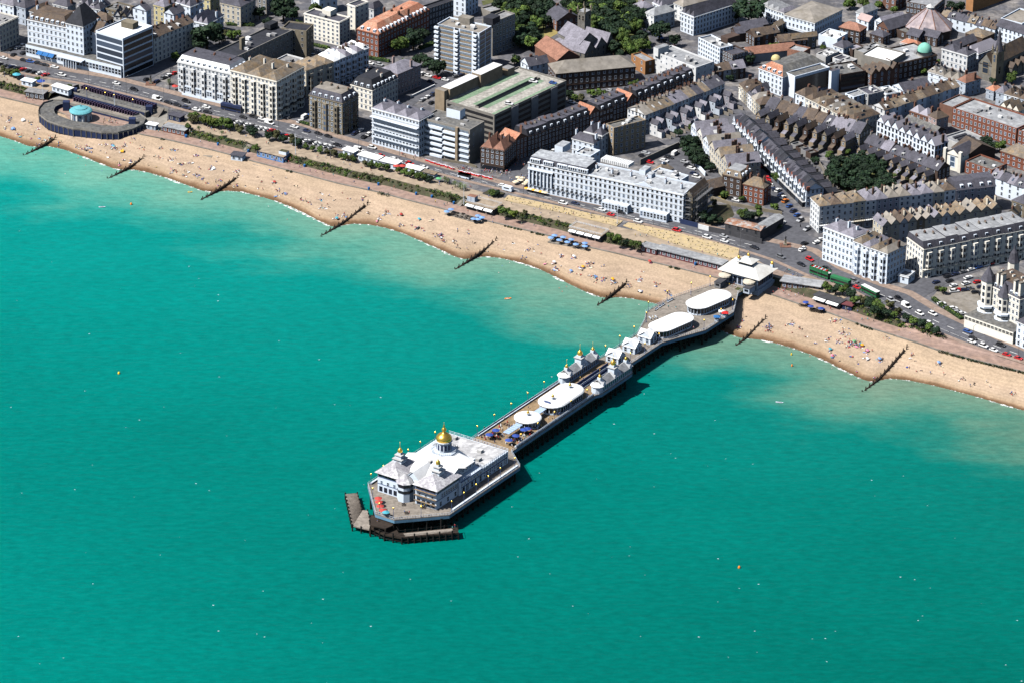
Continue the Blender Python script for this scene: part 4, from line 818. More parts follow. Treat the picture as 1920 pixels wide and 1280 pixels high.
wings(o,7,6,['brick','dbrick'],['slate'],k=2); wings(o2,7,6,['brick','dbrick'],['slate','dark'],k=2)
o=terrace('Q3','brown brick terraced house backing onto dark yards',(375,350),(1590,700),11,9,10,['tan','stone','tan','dbrick','stone'],['lslate','lslate','slate','brown'],'gable',axis='ab',rh=4,ref='from the left end',chim=2,cm='dbrick',group='brown terrace backing onto yards',ws=2.4)
wings(o,9,7.5,['tan','stone','dbrick'],['lslate','slate','brown'],rh=2.6,frac=.48,side=.1)
o=terrace('W6','grey roofed terraced house left of the white gabled row',(480,318),(1130,572),9,8,9,['brick','stone','dbrick'],['slate','lslate','slate'],'gable',axis='ab',rh=3.4,ref='from the dark tree end',chim=2,cm='dbrick',group='grey roofed terrace by the dark trees')
wings(o,6,6,['tan','stone'],['slate','lslate'],rh=2.2,side=.1)
terrace('W6','black and white gabled terraced house',(590,128),(1105,352),9,8.5,8,'white',['lslate','mauve'],'gable',axis='bc',rh=3.6,ref='from the upper end',chim=1,cm='dbrick',group='black and white gabled terrace',ws=1.8,fr='iron')
r,P,_=b('W6','pale stone chapel front with tall arched window',(1192,412),(1335,455),14,8,'cream','slate','gable',axis='bc',rh=3.5,cat='chapel',nowin=True)
edge_windows(r,P,0,ZG,4.6,1,3.2,6,'white')
for t in (.03,.97):
    p=lerp2(P[0],P[1],t); m=MB(); m.box((p[0],p[1],ZG+5.4),(1.6,1.6,10.8),edgeinfo(P[0],P[1])[3]); m.build('corner_turret',['cream'],r)
b('W6','large hall with lichened brown roof behind the pale chapel',(1255,365),(1388,438),(1605,360),7,'dbrick','brown','gable',axis='ab',rh=4.5,cat='hall',nowin=True)
r,P,_=b('W6','low grey building with solar panels on its roof',(1170,268),(1345,345),(1525,268),5,'lgrey','lead','flat',cornice=False,nowin=True)
for i in range(3):
    c=lerp2(lerp2(P[0],P[1],.3+.2*i),lerp2(P[3],P[2],.3+.2*i),.5); m=MB(); rz=edgeinfo(P[1],P[2])[3]; m.box((c[0],c[1],ZG+5),(9,1.9,.15),rz); m.build('solar_panel',['dark'],r)
b('W6','red brick flats with grey flat roof behind the cream terrace',(1375,482),(1612,565),(1755,508),6.5,'redbrick','felt','flat',ws=3,cat='apartment block',clutter=3,cornice=False)
b('W6','red brick house with ochre hipped roof at the right edge',(1690,392),(1930,475),13,6.5,'redbrick','ochre','hip',rh=3.4,ws=3,cat='house')
terrace('W6','white terraced house with grey roof at the right edge',(1600,625),(1950,745),9,8.5,5,'white',['lslate','slate'],'gable',axis='ab',ref='from its left end',group='white terrace at the right edge',chim=1)
b('W6','dark brick hall with long felt roof above the black and white gables',(815,135),(1092,245),(1150,190),5,'dbrick','felt','gable',axis='ab',rh=2.6,cat='hall')
b('W6','pinkish stucco house above the dark brick hall',(1045,75),(1120,112),(1192,72),9,'pink','brown','hip',cat='house',chim=1)
b('W6','brick house with mauve roofs next to the pinkish stucco house',(880,35),(1040,90),(1080,50),7,'brick','mauve','hip',n=2,cat='house',chim=2)
# cream terraces on the right
terrace('W6','cream stucco gable-roofed terraced house, front row',(80,888),(1290,738),11,14,12,['offwhite','offwhite','offwhite','dcream','offwhite','mauve','mauve'],['ochre','rtan','lslate','lslate','ochre','brown'],'hip',axis='bc',rh=2.6,ref='from the street corner',chim=1,cm='dcream',group='cream terrace, front row',ws=2.6,balc=(4.2,),par='front')
terrace('W6','grey stucco terraced house with slate mansard, end of the front row',(1295,740),(1645,695),12,14,2,'mauve',['slate'],'mansard',rh=3.2,mans_in=3,ref='from the left',flattop='slate',group='slate mansard end of the cream terrace',ws=2.6,balc=(4.2,),par='front fb')
terrace('W6','cream gable-roofed terraced house, second row',(640,1065),(1320,960),10,10,9,['dcream','dcream','offwhite','dcream','tan'],['ochre','rtan','brown','lslate'],'gable',axis='bc',rh=2.8,ref='from the left',chim=1,cm='dcream',group='cream terrace, second row',ws=2.6)
terrace('W6','tan terraced house with ochre gable roof near the green conservatory',(1325,959),(1700,902),10,10,4,'dcream',['ochre','rtan'],'gable',axis='bc',rh=2.8,ref='from the left',chim=1,cm='dcream',group='cream terrace, second row')
b('W6','tan gabled house at the end of the second cream row',(1710,985),(1770,1000),(1896,930),9,'tan','ochre','gable',axis='bc',rh=3,cat='house',chim=1)
b('W6','grey hipped house behind the white terrace at the right edge',(1790,830),(1900,870),10,7,'stone','slate','hip',cat='house')
# white hotel right of the junction
r,P,_=b('P4','white stucco hotel with rows of tall windows facing the junction',(527,18),(735,98),12,17,'white','lslate','hip',n=2,rh=2.4,ws=2.3,sh=3.2,cat='hotel',strs=True,chim=3,cm='white')
o,pp=add_box(r,'porch','P4',(565,150),(660,195),3.5,ZG,4,'white','lgrey'); edge_windows(r,pp,0,ZG,2.2,6,1.2,2.2)
terrace('P4','white bay-fronted seafront house with rooftop parapet',(736,118),(968,200),14,16,4,'white',['ochre','rtan','lslate'],'hip',rh=2.2,bays=1,par='front',ref='from the white junction hotel',group='white bay-fronted seafront houses',chim=1,cm='white',ws=2.2)
b('P4','low white annexe beside the white bay-fronted houses',(1040,345),(1110,362),(1178,335),4,'white','lead','flat')
terrace('P4','cream bow-fronted terraced house with slate dormers facing the forecourt',(1215,170),(1920,35),15,15,9,'cream',['slate'],'mansard',rh=3.2,mans_in=1.3,flattop='lead',bays=1,par='front fb',ref='from the blank end wall',group='cream bow-fronted terrace on the right',ws=2.3,balc=(4.4,),chim=1,cm='rtan')
# hotel with turrets at the right edge
r,P,_=b('Q5','cream turreted hotel with tall chimneys at the right edge above the road',(735,640),(1045,792),16,19,'cream','slate','mansard',rh=4.2,mans_in=2.2,flattop='brown',ws=2.4,cat='hotel',strs=True,chim=6,cm='cream')
for t in (.3,.42,.8,.95):
    p=lerp2(P[0],P[1],t); e,nn,L,rz=edgeinfo(P[0],P[1]); m=MB(); p=(p[0]-nn.x*1.5,p[1]-nn.y*1.5); m.box((p[0],p[1],ZG+22),(1.3,2.2,8),rz,0); m.box((p[0],p[1],ZG+26.2),(1.5,2.4,.5),rz,1); m.build('tall_chimney',['cream','rtan'],r)
for t,hh,rr in ((.06,21,3.3),(.55,17,3.0)):
    p=lerp2(P[0],P[1],t); m=MB(); m.lathe((p[0],p[1],ZG),[(rr,0),(rr,hh)],8,0,math.pi/8)
    for s in range(int(hh/3.2)):
        for k in range(8):
            an=k*math.pi/4; m.box((p[0]+math.cos(an)*rr*.93,p[1]+math.sin(an)*rr*.93,ZG+1.9+s*3.2),(.1,1.3,1.9),an,1)
    for z in (5.2,8.4): m.lathe((p[0],p[1],ZG+z),[(rr+.2,0),(rr+1.2,0),(rr+1.2,.9),(rr+1.0,.9)],8,2,math.pi/8)
    m.lathe((p[0],p[1],ZG+hh),[(rr+.3,-.05),(rr*.75,2.4),(rr*.3,5),(.1,7)],8,3,math.pi/8); m.build('turret',['cream','pane','white','slate'],r)
q=gv('Q5',(985,500),ZG+17); m=MB(); m.lathe((q.x,q.y,ZG),[(2.6,0),(2.6,20)],8,0); m.lathe((q.x,q.y,ZG+20),[(2.9,0),(2.4,1.4),(1.6,4.5),(.5,6),(.2,8)],8,1); m.build('corner_tower',['cream','slate'],r)
o,pp=add_box(r,'terrace_podium','Q5',(535,938),(985,1100),11,ZG,6,'cream','felt'); edge_windows(r,pp,0,ZG,4.7,13,1.9,1.5,'cream')
b('Q5','white house right of the turreted hotel in the corner',(1020,990),(1120,1035),12,12,'white','slate','hip',cat='house',chim=1)
# derelict tin-roofed building
r,P,_=b('W5','derelict dark building with rusty corrugated tin roof',(378,1036),(690,1105),7,6,'dgrey','rust','gable',axis='ab',rh=.9,cornice=False,ws=4.2,fr='dgrey',cat='derelict building')
b('W5','',(610,1078),(692,1102),(845,968),6,'dgrey','lead','gable',axis='bc',rh=.9,cornice=False,root=r,nowin=True)
# --- top right quarter
r,P,_=b('Q4','long red brick block with pale grey flat roof',(1002,357),(1822,625),18,10,'redbrick','lead','flat',ws=2.6,cat='apartment block',clutter=8,cornice=False)
b('Q4','',(835,300),(1000,352),17,9,'brick','lead','flat',root=r,nowin=True,cornice=False)
b('Q4','red brick block continuing at the right edge',(1842,640),(2010,695),18,9.5,'redbrick','lead','flat',ws=2.6,cornice=False,cat='apartment block')
terrace('Q4','white terraced house under a long brownish roof',(130,392),(1090,82),9,8.5,9,['offwhite','white','bluegrey'],['brown','ochre','brown'],'gable',axis='ab',rh=3,ref='from the left end',group='brown roofed white terrace',chim=1)
b('Q1','pale blue house with red-brown hipped roof by the church',(1068,1022),(1168,1066),(1342,1000),8,'bluegrey','terracotta','hip',cat='house',chim=2)
terrace('Q1','small white tan-roofed house before the town house',(688,918),(1085,1035),8,6,4,'white',['ochre','rtan'],'hip',ref='from the left',group='small white tan-roofed houses',chim=1,cm='slate')
b('Q1','white gabled house with slate roof below the curved brick building',(225,1092),(382,1182),(642,1072),6,'white','slate','gable',axis='bc',cat='house',chim=1)
b('Q1','white cluster house at left of the white gabled house',(20,1130),(150,1210),(240,1150),5,'white','lead','flat',cat='house',clutter=3)
r,P,_=b('Q1','stone church with slender spire and traceried west window',(1338,802),(1512,852),34,9,'flint','brown','gable',axis='bc',rh=6,cat='church',nowin=True)
edge_windows(r,P,0,ZG,7,1,4,7,'stone'); edge_windows(r,P,1,ZG,4,7,1.4,3,'stone')
q,pp=add_box(r,'tower','Q1',(1515,665),(1572,684),(1678,650),ZG,17.5,'stone','lead')
c=((pp[0][0]+pp[2][0])/2,(pp[0][1]+pp[2][1])/2); m=MB(); m.lathe((*c,ZG+17.5),[(2.3,0),(1.2,6),(.08,13)],8); m.build('spire',['slate'],r)
edge_windows(r,pp,0,ZG,14,1,1.4,4.5,'stone'); edge_windows(r,pp,1,ZG,14,1,1.4,4.5,'stone'); edge_windows(r,pp,1,ZG,7,1,1.4,4.5,'stone')
for p in pp: m=MB(); m.box((p[0],p[1],ZG+18),(.9,.9,2.4)); m.lathe((p[0],p[1],ZG+19.2),[(.6,0),(.05,2.6)],4); m.build('pinnacle',['stone'],r)
m=MB(); a,bb=P[1],P[2]; e,nn,L,rz=edgeinfo(a,bb)
for i in range(4):
    c=lerp2(a,bb,.45+i*.15); poly=[(c[0]-e.x*2.2+nn.x*4,c[1]-e.y*2.2+nn.y*4),(c[0]+e.x*2.2+nn.x*4,c[1]+e.y*2.2+nn.y*4),(c[0]+e.x*2.2,c[1]+e.y*2.2),(c[0]-e.x*2.2,c[1]-e.y*2.2)]; m.prism(poly,ZG,ZG+5,0,top=False); pitched(m,poly,ZG+5,'gable',2.5,rm=1,axis='bc'); m.face([(*poly[0],ZG+5),(*poly[1],ZG+5),(*lerp2(poly[0],poly[1],.5),ZG+7.3)])
m.build('side_aisle',['flint','brown'],r)
b('Q1','white town house with grey roofs left of the stone church',(862,622),(1192,717),(1312,660),9.5,'offwhite','slate','hip',n=2,rh=2.5,ws=2.6,cat='house',chim=3,cm='slate')
r,P,_=b('Q1','dark brick shopping block with round green copper dome at its corner',(310,812),(800,700),20,9.5,'dbrick','lead','flat',ws=2.8,cat='shopping centre',clutter=6)
c=gv('Q1',(640,655),ZG+11); m=MB(); m.lathe((c.x,c.y,ZG+8),[(3.9,0),(3.9,3.2),(4.1,3.2)],20,0); m.lathe((c.x,c.y,ZG+11.2),[(3.8,0),(3.7,1),(3.2,2.4),(2.2,3.5),(1,4.1),(.3,4.3)],20,1); m.build('dome',['cream','copper'],r,smooth=True)
b('Q1','concrete hall with a bright white sloping roof beside the green dome',(-170,700),(205,792),(325,660),12,'concrete','rwhite','flat',nowin=True,cornice=False,cat='hall')
b('Q2','grey stepped block left of the bright white roof',(1520,640),(1660,690),(1830,560),9,'concrete','lead','flat',nowin=True,cornice=False,clutter=5)
terrace('V6','brown brick gabled town house',(542,664),(790,602),8,8.5,4,'brick',['brown'],'gable',axis='bc',rh=2.8,ref='from the left',group='brown brick gabled town houses')
c=gv('Q1',(700,330),ZG+5); r=thing('market_hall','low brick hall with large eight-sided mauve roof and lantern','hall',(c.x,c.y,ZG))
m=MB(); m.lathe((c.x,c.y,ZG),[(12.6,0),(12.6,5)],8,0,.2); m.build('wall',['dbrick'],r)
m=MB(); m.lathe((c.x,c.y,ZG+5),[(13.2,0),(2.2,9.5)],8,0,.2)
for k in range(8):
    an=.2+k*math.pi/4; m.bar((c.x+13.2*math.cos(an),c.y+13.2*math.sin(an),ZG+5.1),(c.x+2.2*math.cos(an),c.y+2.2*math.sin(an),ZG+14.6),.22,1)
mk('mauveroof',(.27,.23,.25),var=.3,patch=.2,col2=(.36,.3,.3)); m.build('roof',['mauveroof','terracotta'],r)
m=MB(); m.lathe((c.x,c.y,ZG+14.4),[(1.9,0),(1.9,1.2),(2.4,1.3),(.1,3)],8); m.build('lantern',['lgrey'],r)
for A_,B_,C_,lb in (((215,352),(412,425),(545,195),'flat felt-roofed brick annexe left of the eight-sided roof'),): b('Q1',lb,A_,B_,C_,4.5,'dbrick','felt','flat',cornice=False,ws=4)
b('Q1','slate gabled annexe left in front of the eight-sided roof',(410,445),(562,482),(592,405),5,'dbrick','slate','gable',axis='ab',rh=2.6)
b('Q1','long slate-roofed annexe right in front of the eight-sided roof',(592,445),(802,495),(832,430),5,'dbrick','slate','gable',axis='ab',rh=2.6)
b('Q1','white shop with vivid orange hipped roof near the green dome',(330,548),(560,602),(622,566),4.5,'white','orange','hip',rh=2.2,cat='shop')
terrace('Q1','white terraced cottage near the top right',(850,205),(1545,378),8,6.5,8,'white',['brown','ochre','slate'],'gable',axis='ab',rh=2.6,ref='from its left end',group='white brown-roofed terrace, top right',chim=1,cm='slate')
b('Q1','white terrace with dark blue-grey roof at the right edge top',(1560,330),(1930,445),10,8,'white','slate','gable',axis='ab',rh=2.6,ws=2.6,cat='house')
b('Q1','big white flat-roofed shed at the top right edge',(1620,235),(1892,305),(2070,160),7,'white','rtan','flat',nowin=True,cornice=False,cat='warehouse')
b('Q1','windowless orange brick theatre block in the top right corner',(1180,-85),(1270,-55),(1830,-210),9.5,'orangebrick','slate','flat',nowin=True,cornice=False,cat='theatre')
b('Q1','dark brick office with grey roof behind the eight-sided roof',(410,25),(772,90),(975,-8),6.5,'dbrick','lead','flat',ws=2,sh=2.6,cornice=False,cat='office')
b('Q1','plain brick house at the top edge left of the dark office',(60,-45),(272,10),(405,-60),6.5,'brick','slate','flat',cornice=False,cat='house')
b('Q1','ochre-roofed shed with dark skylight near the spire',(1165,425),(1382,492),(1502,415),4.5,'dbrick','ochre','hip',rh=2,cornice=False,cat='shed',nowin=True)
b('Q1','long dark slate-roofed hall behind the white town house',(888,602),(1000,640),(1292,512),5,'dbrick','slate','gable',axis='bc',rh=3,cat='hall',nowin=True)
b('Q1','white building with mauve twin roofs left of the spire',(1158,632),(1332,692),(1565,545),6.5,'white','mauve','hip',n=2,rh=2.2)
b('Q1','grey and white cottage pair left of the felt-roofed annexe',(0,260),(120,320),(220,200),6,'white','lslate','gable',axis='bc',rh=3.2,cat='house')
b('Q1','steep slate-roofed brick house left of the eight-sided roof',(30,330),(180,390),(310,230),5,'brick','slate','gable',axis='bc',rh=4,cat='house')
b('Q1','dark slate-roofed house below the steep brick house',(-60,430),(110,480),(205,440),5,'dbrick','slate','hip',rh=2.4,cat='house')
terrace('Q2','white corner shop house with pale roof beside the big tree',(345,62),(618,165),10,9,4,'white',['lslate','lead'],'hip',rh=1.8,ref='from the tree',group='white shop houses beside the big tree',ws=2)
b('Q2','white curved corner building with tan-grey roof and shopfront',(620,185),(1012,293),(1225,92),10,'white','rtan','hip',rh=2.8,ws=2.2,cat='shop',ground=(0,))
b('Q2','brick building with red-brown hipped roof and white arched windows',(1325,348),(1592,405),(1692,352),7.5,'dbrick','terracotta','hip',rh=2.8,ws=2.6,ww=1.3,wh=2.4)
b('Q2','white flat-roofed box building below the curved corner building',(1060,442),(1300,502),(1412,420),6,'white','rwhite','flat',cornice=False,nowin=True,clutter=3)
b('Q2','white house with grey hipped roof at the end of the street, upper right',(1545,150),(1640,180),(1770,95),6,'white','lead','hip',cat='house')
b('Q2','pink and white gabled house below the grey hipped house',(1560,240),(1700,285),(1815,250),5,'white','pink','gable',axis='ab',rh=2.4,cat='house')
b('Q2','brown-roofed dark brick workshop left of the curved corner building',(500,470),(562,540),(742,430),6,'dbrick','brown','gable',axis='bc',rh=2.6)
b('Q2','stone house with ochre roof beside the curved corner building',(702,482),(722,500),(890,400),7,'stone','ochre','gable',axis='bc',rh=2.4,cat='house')
b('Q2','long shed with dusty pink roof beside small trees',(70,622),(152,702),(518,512),5,'lgrey','terracotta','gable',axis='bc',rh=2.4,cat='shed',nowin=True)
b('Q2','grey roofed brick house left of the dusty pink shed',(-130,640),(-20,720),(135,640),6.5,'dbrick','slate','flat',cornice=False,cat='house')
b('Q2','pale slatted roof house above the dusty pink shed',(170,410),(260,460),(345,340),5,'lgrey','rwhite','gable',axis='bc',rh=2,cat='house',nowin=True)
b('Q2','grey shed roof at the foot of the big round tree',(-10,310),(90,370),(235,250),5,'dbrick','slate','gable',axis='bc',rh=2.4,cat='shed',nowin=True)
b('Q2','tan-roofed row behind the pale slatted roof house',(440,330),(520,350),(640,300),5.5,'stone','ochre','gable',axis='bc',rh=2,cat='house')
r,P,_=b('V5','white modernist office with grid of windows and flat roof',(140,335),(332,432),(398,388),9.5,'white','lead','flat',ws=1.9,sh=2.4,ww=1.3,wh=1.4,cat='office',cornice=False,clutter=3)
roof_box(r,'V5',(340,320),(400,345),(470,300),9,3,'dbrick')
b('V5','dark brick shop block joined to the white modernist office',(332,440),(446,492),(572,450),8,'dbrick','slate','flat',ws=2,cornice=False,cat='shop')
b('V5','bright white hotel on the shopping street, upper middle',(-15,105),(100,150),(480,25),11,'white','slate','hip',n=3,rh=2.6,ws=2.2,cat='hotel',strs=True)
b('V4','white corner house with grey conical roof in the trees, upper middle',(1080,42),(1160,82),(1242,50),8,'white','lslate','hip',cat='house',chim=1)
b('V4','pale grey-roofed hall above the round dark tree',(1190,108),(1262,142),(1425,85),9,'offwhite','lead','hip',rh=3,cat='hall')
b('V4','white shops with grey roofs at the top edge, upper middle',(1250,20),(1330,60),(1560,-40),8,'white','lslate','hip',n=3,cat='shop')
b('V4','offwhite block with stacked bays at the top edge of the shopping street',(1440,25),(1520,60),(1700,-20),9,'offwhite','rtan','hip',cat='shop')
b('V5','brown slate gabled workshop below the bright white hotel',(430,262),(472,302),(642,232),5,'dbrick','slate','gable',axis='bc',rh=2.6,nowin=True)
r,P,_=b('Q2','white theatre front with orange mansard and small golden dome',(295,872),(600,988),(1185,818),11,'white','felt','mansard',rh=3.6,mans_in=4.5,flattop='felt',ws=2.6,cat='theatre',skip=(1,2,3))
O_=inset(P,-.12);I_=inset(P,4.5); m=MB(); q=[(*O_[0],ZG+11.1),(*O_[1],ZG+11.1),(*I_[1],ZG+14.75),(*I_[0],ZG+14.75)]; m.face(q); m.face([(x,y,z-.25) for x,y,z in q][::-1]); m.build('front_roof_slope',['orange'],r)
c=gv('Q2',(512,745),ZG+15); m=MB(); m.lathe((c.x,c.y,ZG+14.2),[(2.5,0),(2.4,.8),(1.9,1.7),(1,2.3),(.2,2.5)],16); m.build('dome',[mk('palegold',(.5,.42,.2),rough=.5)],r,smooth=True)
b('Q2','',(640,930),(757,985),(1215,868),12,'white','felt','flat',root=r,nowin=True,cornice=False)
PP=corners('Q2',(640,930),(757,985),(1215,868),ZG+12); ribbon(r,PP,ZG,[1.5],9,(1,),mat='pane',name='glass_wall')
add_box(r,'stair_tower','Q2',(1195,908),(1228,922),(1340,892),ZG,12.5,'white','slate')
r,P,_=b('Q2','dark brick flat-roofed block right of the glass theatre wall',(1345,962),(1668,908),15,10,'dbrick','felt','flat',nowin=True,cornice=False,clutter=4)
ribbon(r,P,ZG,[1.5,4.5,7.3],1.4,(0,))
b('Q2','red walled flat block behind the golden dome',(660,625),(862,672),(952,612),9,'terracotta','lead','flat',nowin=True,cornice=False)
b('Q2','pale round-roofed plant building right of the golden dome',(1030,692),(1152,732),(1290,650),7.5,'lgrey','lead','flat',cornice=False,nowin=True,clutter=8)
b('Q2','small mauve flat-roofed shop below the brick arched-window building',(1395,602),(1500,642),(1602,580),5,'dbrick','mauve','flat',cornice=False,cat='shop')
b('Q2','cluttered grey rooftop block between theatre and brick flats',(1180,820),(1330,880),(1500,800),8.5,'lgrey','rgrey','flat',cornice=False,nowin=True,clutter=9)
terrace('Q3','cream terraced house with heavy cornice and hipped roof',(893,228),(1510,525),17,9,7,'cream',['ochre','brown','rtan'],'hip',rh=2.4,ref='from the left end',group='cream terrace with heavy cornice',ws=2,chim=1,cm='slate')
b('Q3','white bay-windowed house left of the heavy-cornice terrace',(765,165),(890,215),12,9,'white','brown','hip',cat='house',chim=1)
b('Q3','tall mauve-walled gable house at the far end of the pub street',(190,155),(287,182),(507,135),9.5,'mauve','slate','gable',axis='bc',rh=3,cat='house')
b('Q3','cream house with brown hipped roof left of the white theatre',(38,85),(162,135),(315,45),7,'cream','brown','hip',cat='house')
b('Q3','white box house behind the heavy-cornice terrace',(1400,172),(1512,222),(1652,160),5.5,'white','lead','flat',cornice=False,cat='house')
b('Q3','grey flat-roofed store right of the white box house',(1560,112),(1700,188),(1855,120),6,'lgrey','slate','flat',cornice=False,cat='shop',clutter=2)

b('Q1','white house with bright orange hipped roof below the church',(1432,1135),(1530,1170),(1600,1120),5.5,'bluegrey','orange','hip',rh=2,cat='house',chim=1)
terrace('Q1','white terraced house with brown roof below the church',(1560,1170),(1960,1290),9,7.5,4,['bluegrey','white','white'],['brown','lslate'],'hip',ref='from the left',group='white brown-roofed houses below the church',chim=1)
terrace('Q4','cream back house behind the long red brick block',(1610,330),(1850,405),8,6,3,'cream',['brown','ochre'],'gable',axis='bc',ref='from the left',group='cream back houses by the red block')
terrace('V5','cream stone-fronted house at the dark end of the pub street',(505,745),(690,935),11,8,5,['dcream','stone','offwhite'],['brown','rtan','slate'],'hip',ref='from the far end',group='stone-fronted houses at the street end',chim=1,cm='dbrick')
terrace('V5','slate-roofed brick shop in the row beside the big cinema block',(300,640),(560,600),8,6,4,['dbrick','lgrey','stone'],['slate','lslate','brown'],'gable',axis='ab',ref='from the left',group='slate-roofed shops by the cinema')
terrace('V5','low brick shop behind the dusty pink shed',(640,330),(860,290),9,6,3,['dbrick','brick'],['slate','brown'],'gable',axis='ab',ref='from the left',group='low brick shops behind the pink shed')
b('V6','slate-roofed house with white front by the curved street, upper middle',(200,400),(290,430),(360,390),6,'white','slate','hip',cat='house',chim=1)
terrace('V6','grey-roofed back building behind the cluttered rooftops',(60,470),(330,560),8,6,4,['lgrey','dbrick','offwhite'],['lead','slate','rgrey'],'flat',ref='from the left',group='grey back buildings by the theatre',cornice=False)
terrace('W6','brick outhouse in the yards above the dark garden trees',(560,455),(690,505),5,4,4,['brick','tan'],['slate','brown'],'hip',cat='outhouse',ref='from the left',group='brick outhouses above the garden trees',cornice=False)
terrace('W5','flint garage in the yard behind the red-party-wall terrace',(960,330),(1140,420),5,3,4,['grey','dbrick'],['felt','slate'],'flat',cat='garage',ref='from the left',group='garages behind the red-party-wall terrace',cornice=False,nowin=True)
terrace('V1','grey back house behind the modern hotel block',(1010,140),(1180,150),8,8,3,['offwhite','stone'],['slate','brown'],'gable',axis='bc',ref='from the left',group='back houses behind the modern hotel',chim=1)
terrace('V2','white terraced house at the top edge by the dark trees',(1320,-20),(1480,-50),9,10,3,['white','offwhite'],['slate','lslate'],'hip',ref='from the left',group='white houses at the top edge by trees',chim=1,cm='white')
terrace('V4','villa roof at the top edge among shops, upper middle',(1600,-10),(1850,-60),10,8,4,['white','offwhite'],['lslate','slate','rtan'],'hip',ref='from the left',group='villas at the top edge, upper middle',chim=1)
# ---------------------------------------------------------------- the pier (u along it towards the shore, v across)
PO=g(842.5,964.7,ZG); PU=Vector((0.54683,0.83724)); PV=Vector((0.83724,-0.54683)); PR=math.atan2(PU.y,PU.x); DK=ZG
def w2(u,v): return (PO.x+PU.x*u+PV.x*v,PO.y+PU.y*u+PV.y*v)
def w3(u,v,z): return (*w2(u,v),DK+z)
def rect(u0,u1,v0,v1): return [w2(u0,v0),w2(u0,v1),w2(u1,v1),w2(u1,v0)]
mk('pavroof',(.36,.35,.38),var=.2,col2=(.55,.55,.56),patch=.25,fine=1.0); mk('pierroof',(.6,.59,.56),var=.15,col2=(.5,.48,.44),patch=.2); mk('piersteel',(.13,.27,.4),var=.15); mk('railwhite',(.62,.7,.8),var=.08); mk('pierblue',(.09,.13,.27),var=.2)
HEAD=[(3,-43),(-16.3,-25.5),(-16.3,-16),(0,0),(52.7,0),(62,-10.5)]
RIGHT=[(128,-10.5),(131,-9),(156,-9),(159,-14.6),(190,-14.5),(200,-10.5),(212,-5.2),(236,-4.6),(254.6,-13.2),(263,-13.2)]
LEFT=[(263,-26.8),(259,-26.8),(239.5,-33.5),(229.4,-36.4),(213,-37.5),(206,-33.5),(191,-28.3),(160,-28.6),(157,-31.5),(131,-31.5),(128,-30.2),(65,-31),(62,-31),(52.7,-43)]
OUT=HEAD+RIGHT+LEFT
pier=thing('pier','long seaside pier on dark iron legs with planked deck and railings','pier',(*w2(100,-20),0))
def inside(u,v,poly=OUT):
    c=False;n=len(poly)
    for i in range(n):
        a,b_=poly[i],poly[i-1]
        if (a[1]>v)!=(b_[1]>v) and u<(b_[0]-a[0])*(v-a[1])/(b_[1]-a[1])+a[0]: c=not c
    return c
m=MB(); pts=[w2(*p) for p in OUT]; m.prism(pts,DK-.35,DK,0,bot=True); m.build('deck',['gplanks'],pier)
m=MB(); m.face([(*p,DK+.02) for p in rect(62,131,-30.3,-11.2)]); m.face([(*p,DK+.02) for p in rect(131,159,-26,-14)]); m.build('boardwalk',['planks'],pier)
m=MB(); pi=inset(pts,.5); m.loft([(*p,DK-1.6) for p in pts],[(*p,DK-.36) for p in pts]); m.loft([(*p,DK-1.6) for p in pi],[(*p,DK-1.6) for p in pts]); m.build('edge_girder',['piersteel'],pier)
m=MB()
ring=pts+[pts[0]]
for a,b_ in zip(ring,ring[1:]):
    e,nn,L,rz=edgeinfo(a,b_)
    if a in (pts[15],): continue
    mid=((a[0]+b_[0])/2-nn.x*.12,(a[1]+b_[1])/2-nn.y*.12)
    for z in (.35,1.1): m.box((*mid,DK+z),(L,.07,.09),rz,0)
    for i in range(int(L/1.1)+1):
        t=min(L,i*1.1); m.box((a[0]+e.x*t-nn.x*.12,a[1]+e.y*t-nn.y*.12,DK+.56),(.09,.07,1.1),rz,1 if i%3 else 0)
m.build('railing',['railwhite','pierblue'],pier)
# benches along the rail of the narrow part, head seats
m=MB()
for v,u0,u1 in ((-30.1,66,129),(-11.2,66,127)):
    c=w3((u0+u1)/2,v,.5); m.box(c,(u1-u0,.8,.5),PR,0); c=w3((u0+u1)/2,v+(-.35 if v<-20 else .35),.95); m.box(c,(u1-u0,.12,.9),PR,0)
for u0,u1,v in ((4,52,-1.0),(4,52,-42)): m.box(w3((u0+u1)/2,v,.5),(u1-u0,.8,.5),PR,0)
m.build('long_bench',['railwhite'],pier)
pm=MB(); pm.lathe((0,0,0),[(.5,-11.5),(.46,-1.2)],8); pme=pm.mesh('pile',['piles']); rest=MB(); cnt=0; po=ORG[pier.name]
brace=MB()  # piles and bracing packed extra dense to darken the space under the deck
us=[-14+3.9*i for i in range(72)]
for u in us:
    vs_=[v for v in [-42+4.4*k for k in range(10)] if inside(u,v)]
    for v in vs_:
        edge=(v==vs_[-1] or u<0)
        if cnt<100 and edge:
            p=w2(u,v); ob('pile',pme,pier,(p[0]-po[0],p[1]-po[1],DK-po[2])); cnt+=1
        else: p=w2(u,v); rest.lathe((*p,DK),[(.38,-11.5),(.34,-1.2)],6)
    if len(vs_)>1:
        brace.box(w3(u,(vs_[0]+vs_[-1])/2,-1.9),(.5,vs_[-1]-vs_[0],.9),PR)
        for a,c in zip(vs_,vs_[1:]): brace.bar(w3(u,a,-2),w3(u,c,-6.5),.13); brace.bar(w3(u,c,-2),w3(u,a,-6.5),.13)
for u,u2 in zip(us,us[1:]):
    for k in range(10):
        v=-42+4.4*k
        if inside(u,v) and inside(u2,v): brace.bar(w3(u,v,-2),w3(u2,v,-6.8),.18); brace.bar(w3(u2,v,-2),w3(u,v,-6.8),.18); brace.box(w3((u+u2)/2,v,-2.1),(3.9,.4,1.3),PR); brace.box(w3((u+u2)/2,v,-5.4),(3.9,.3,.5),PR)
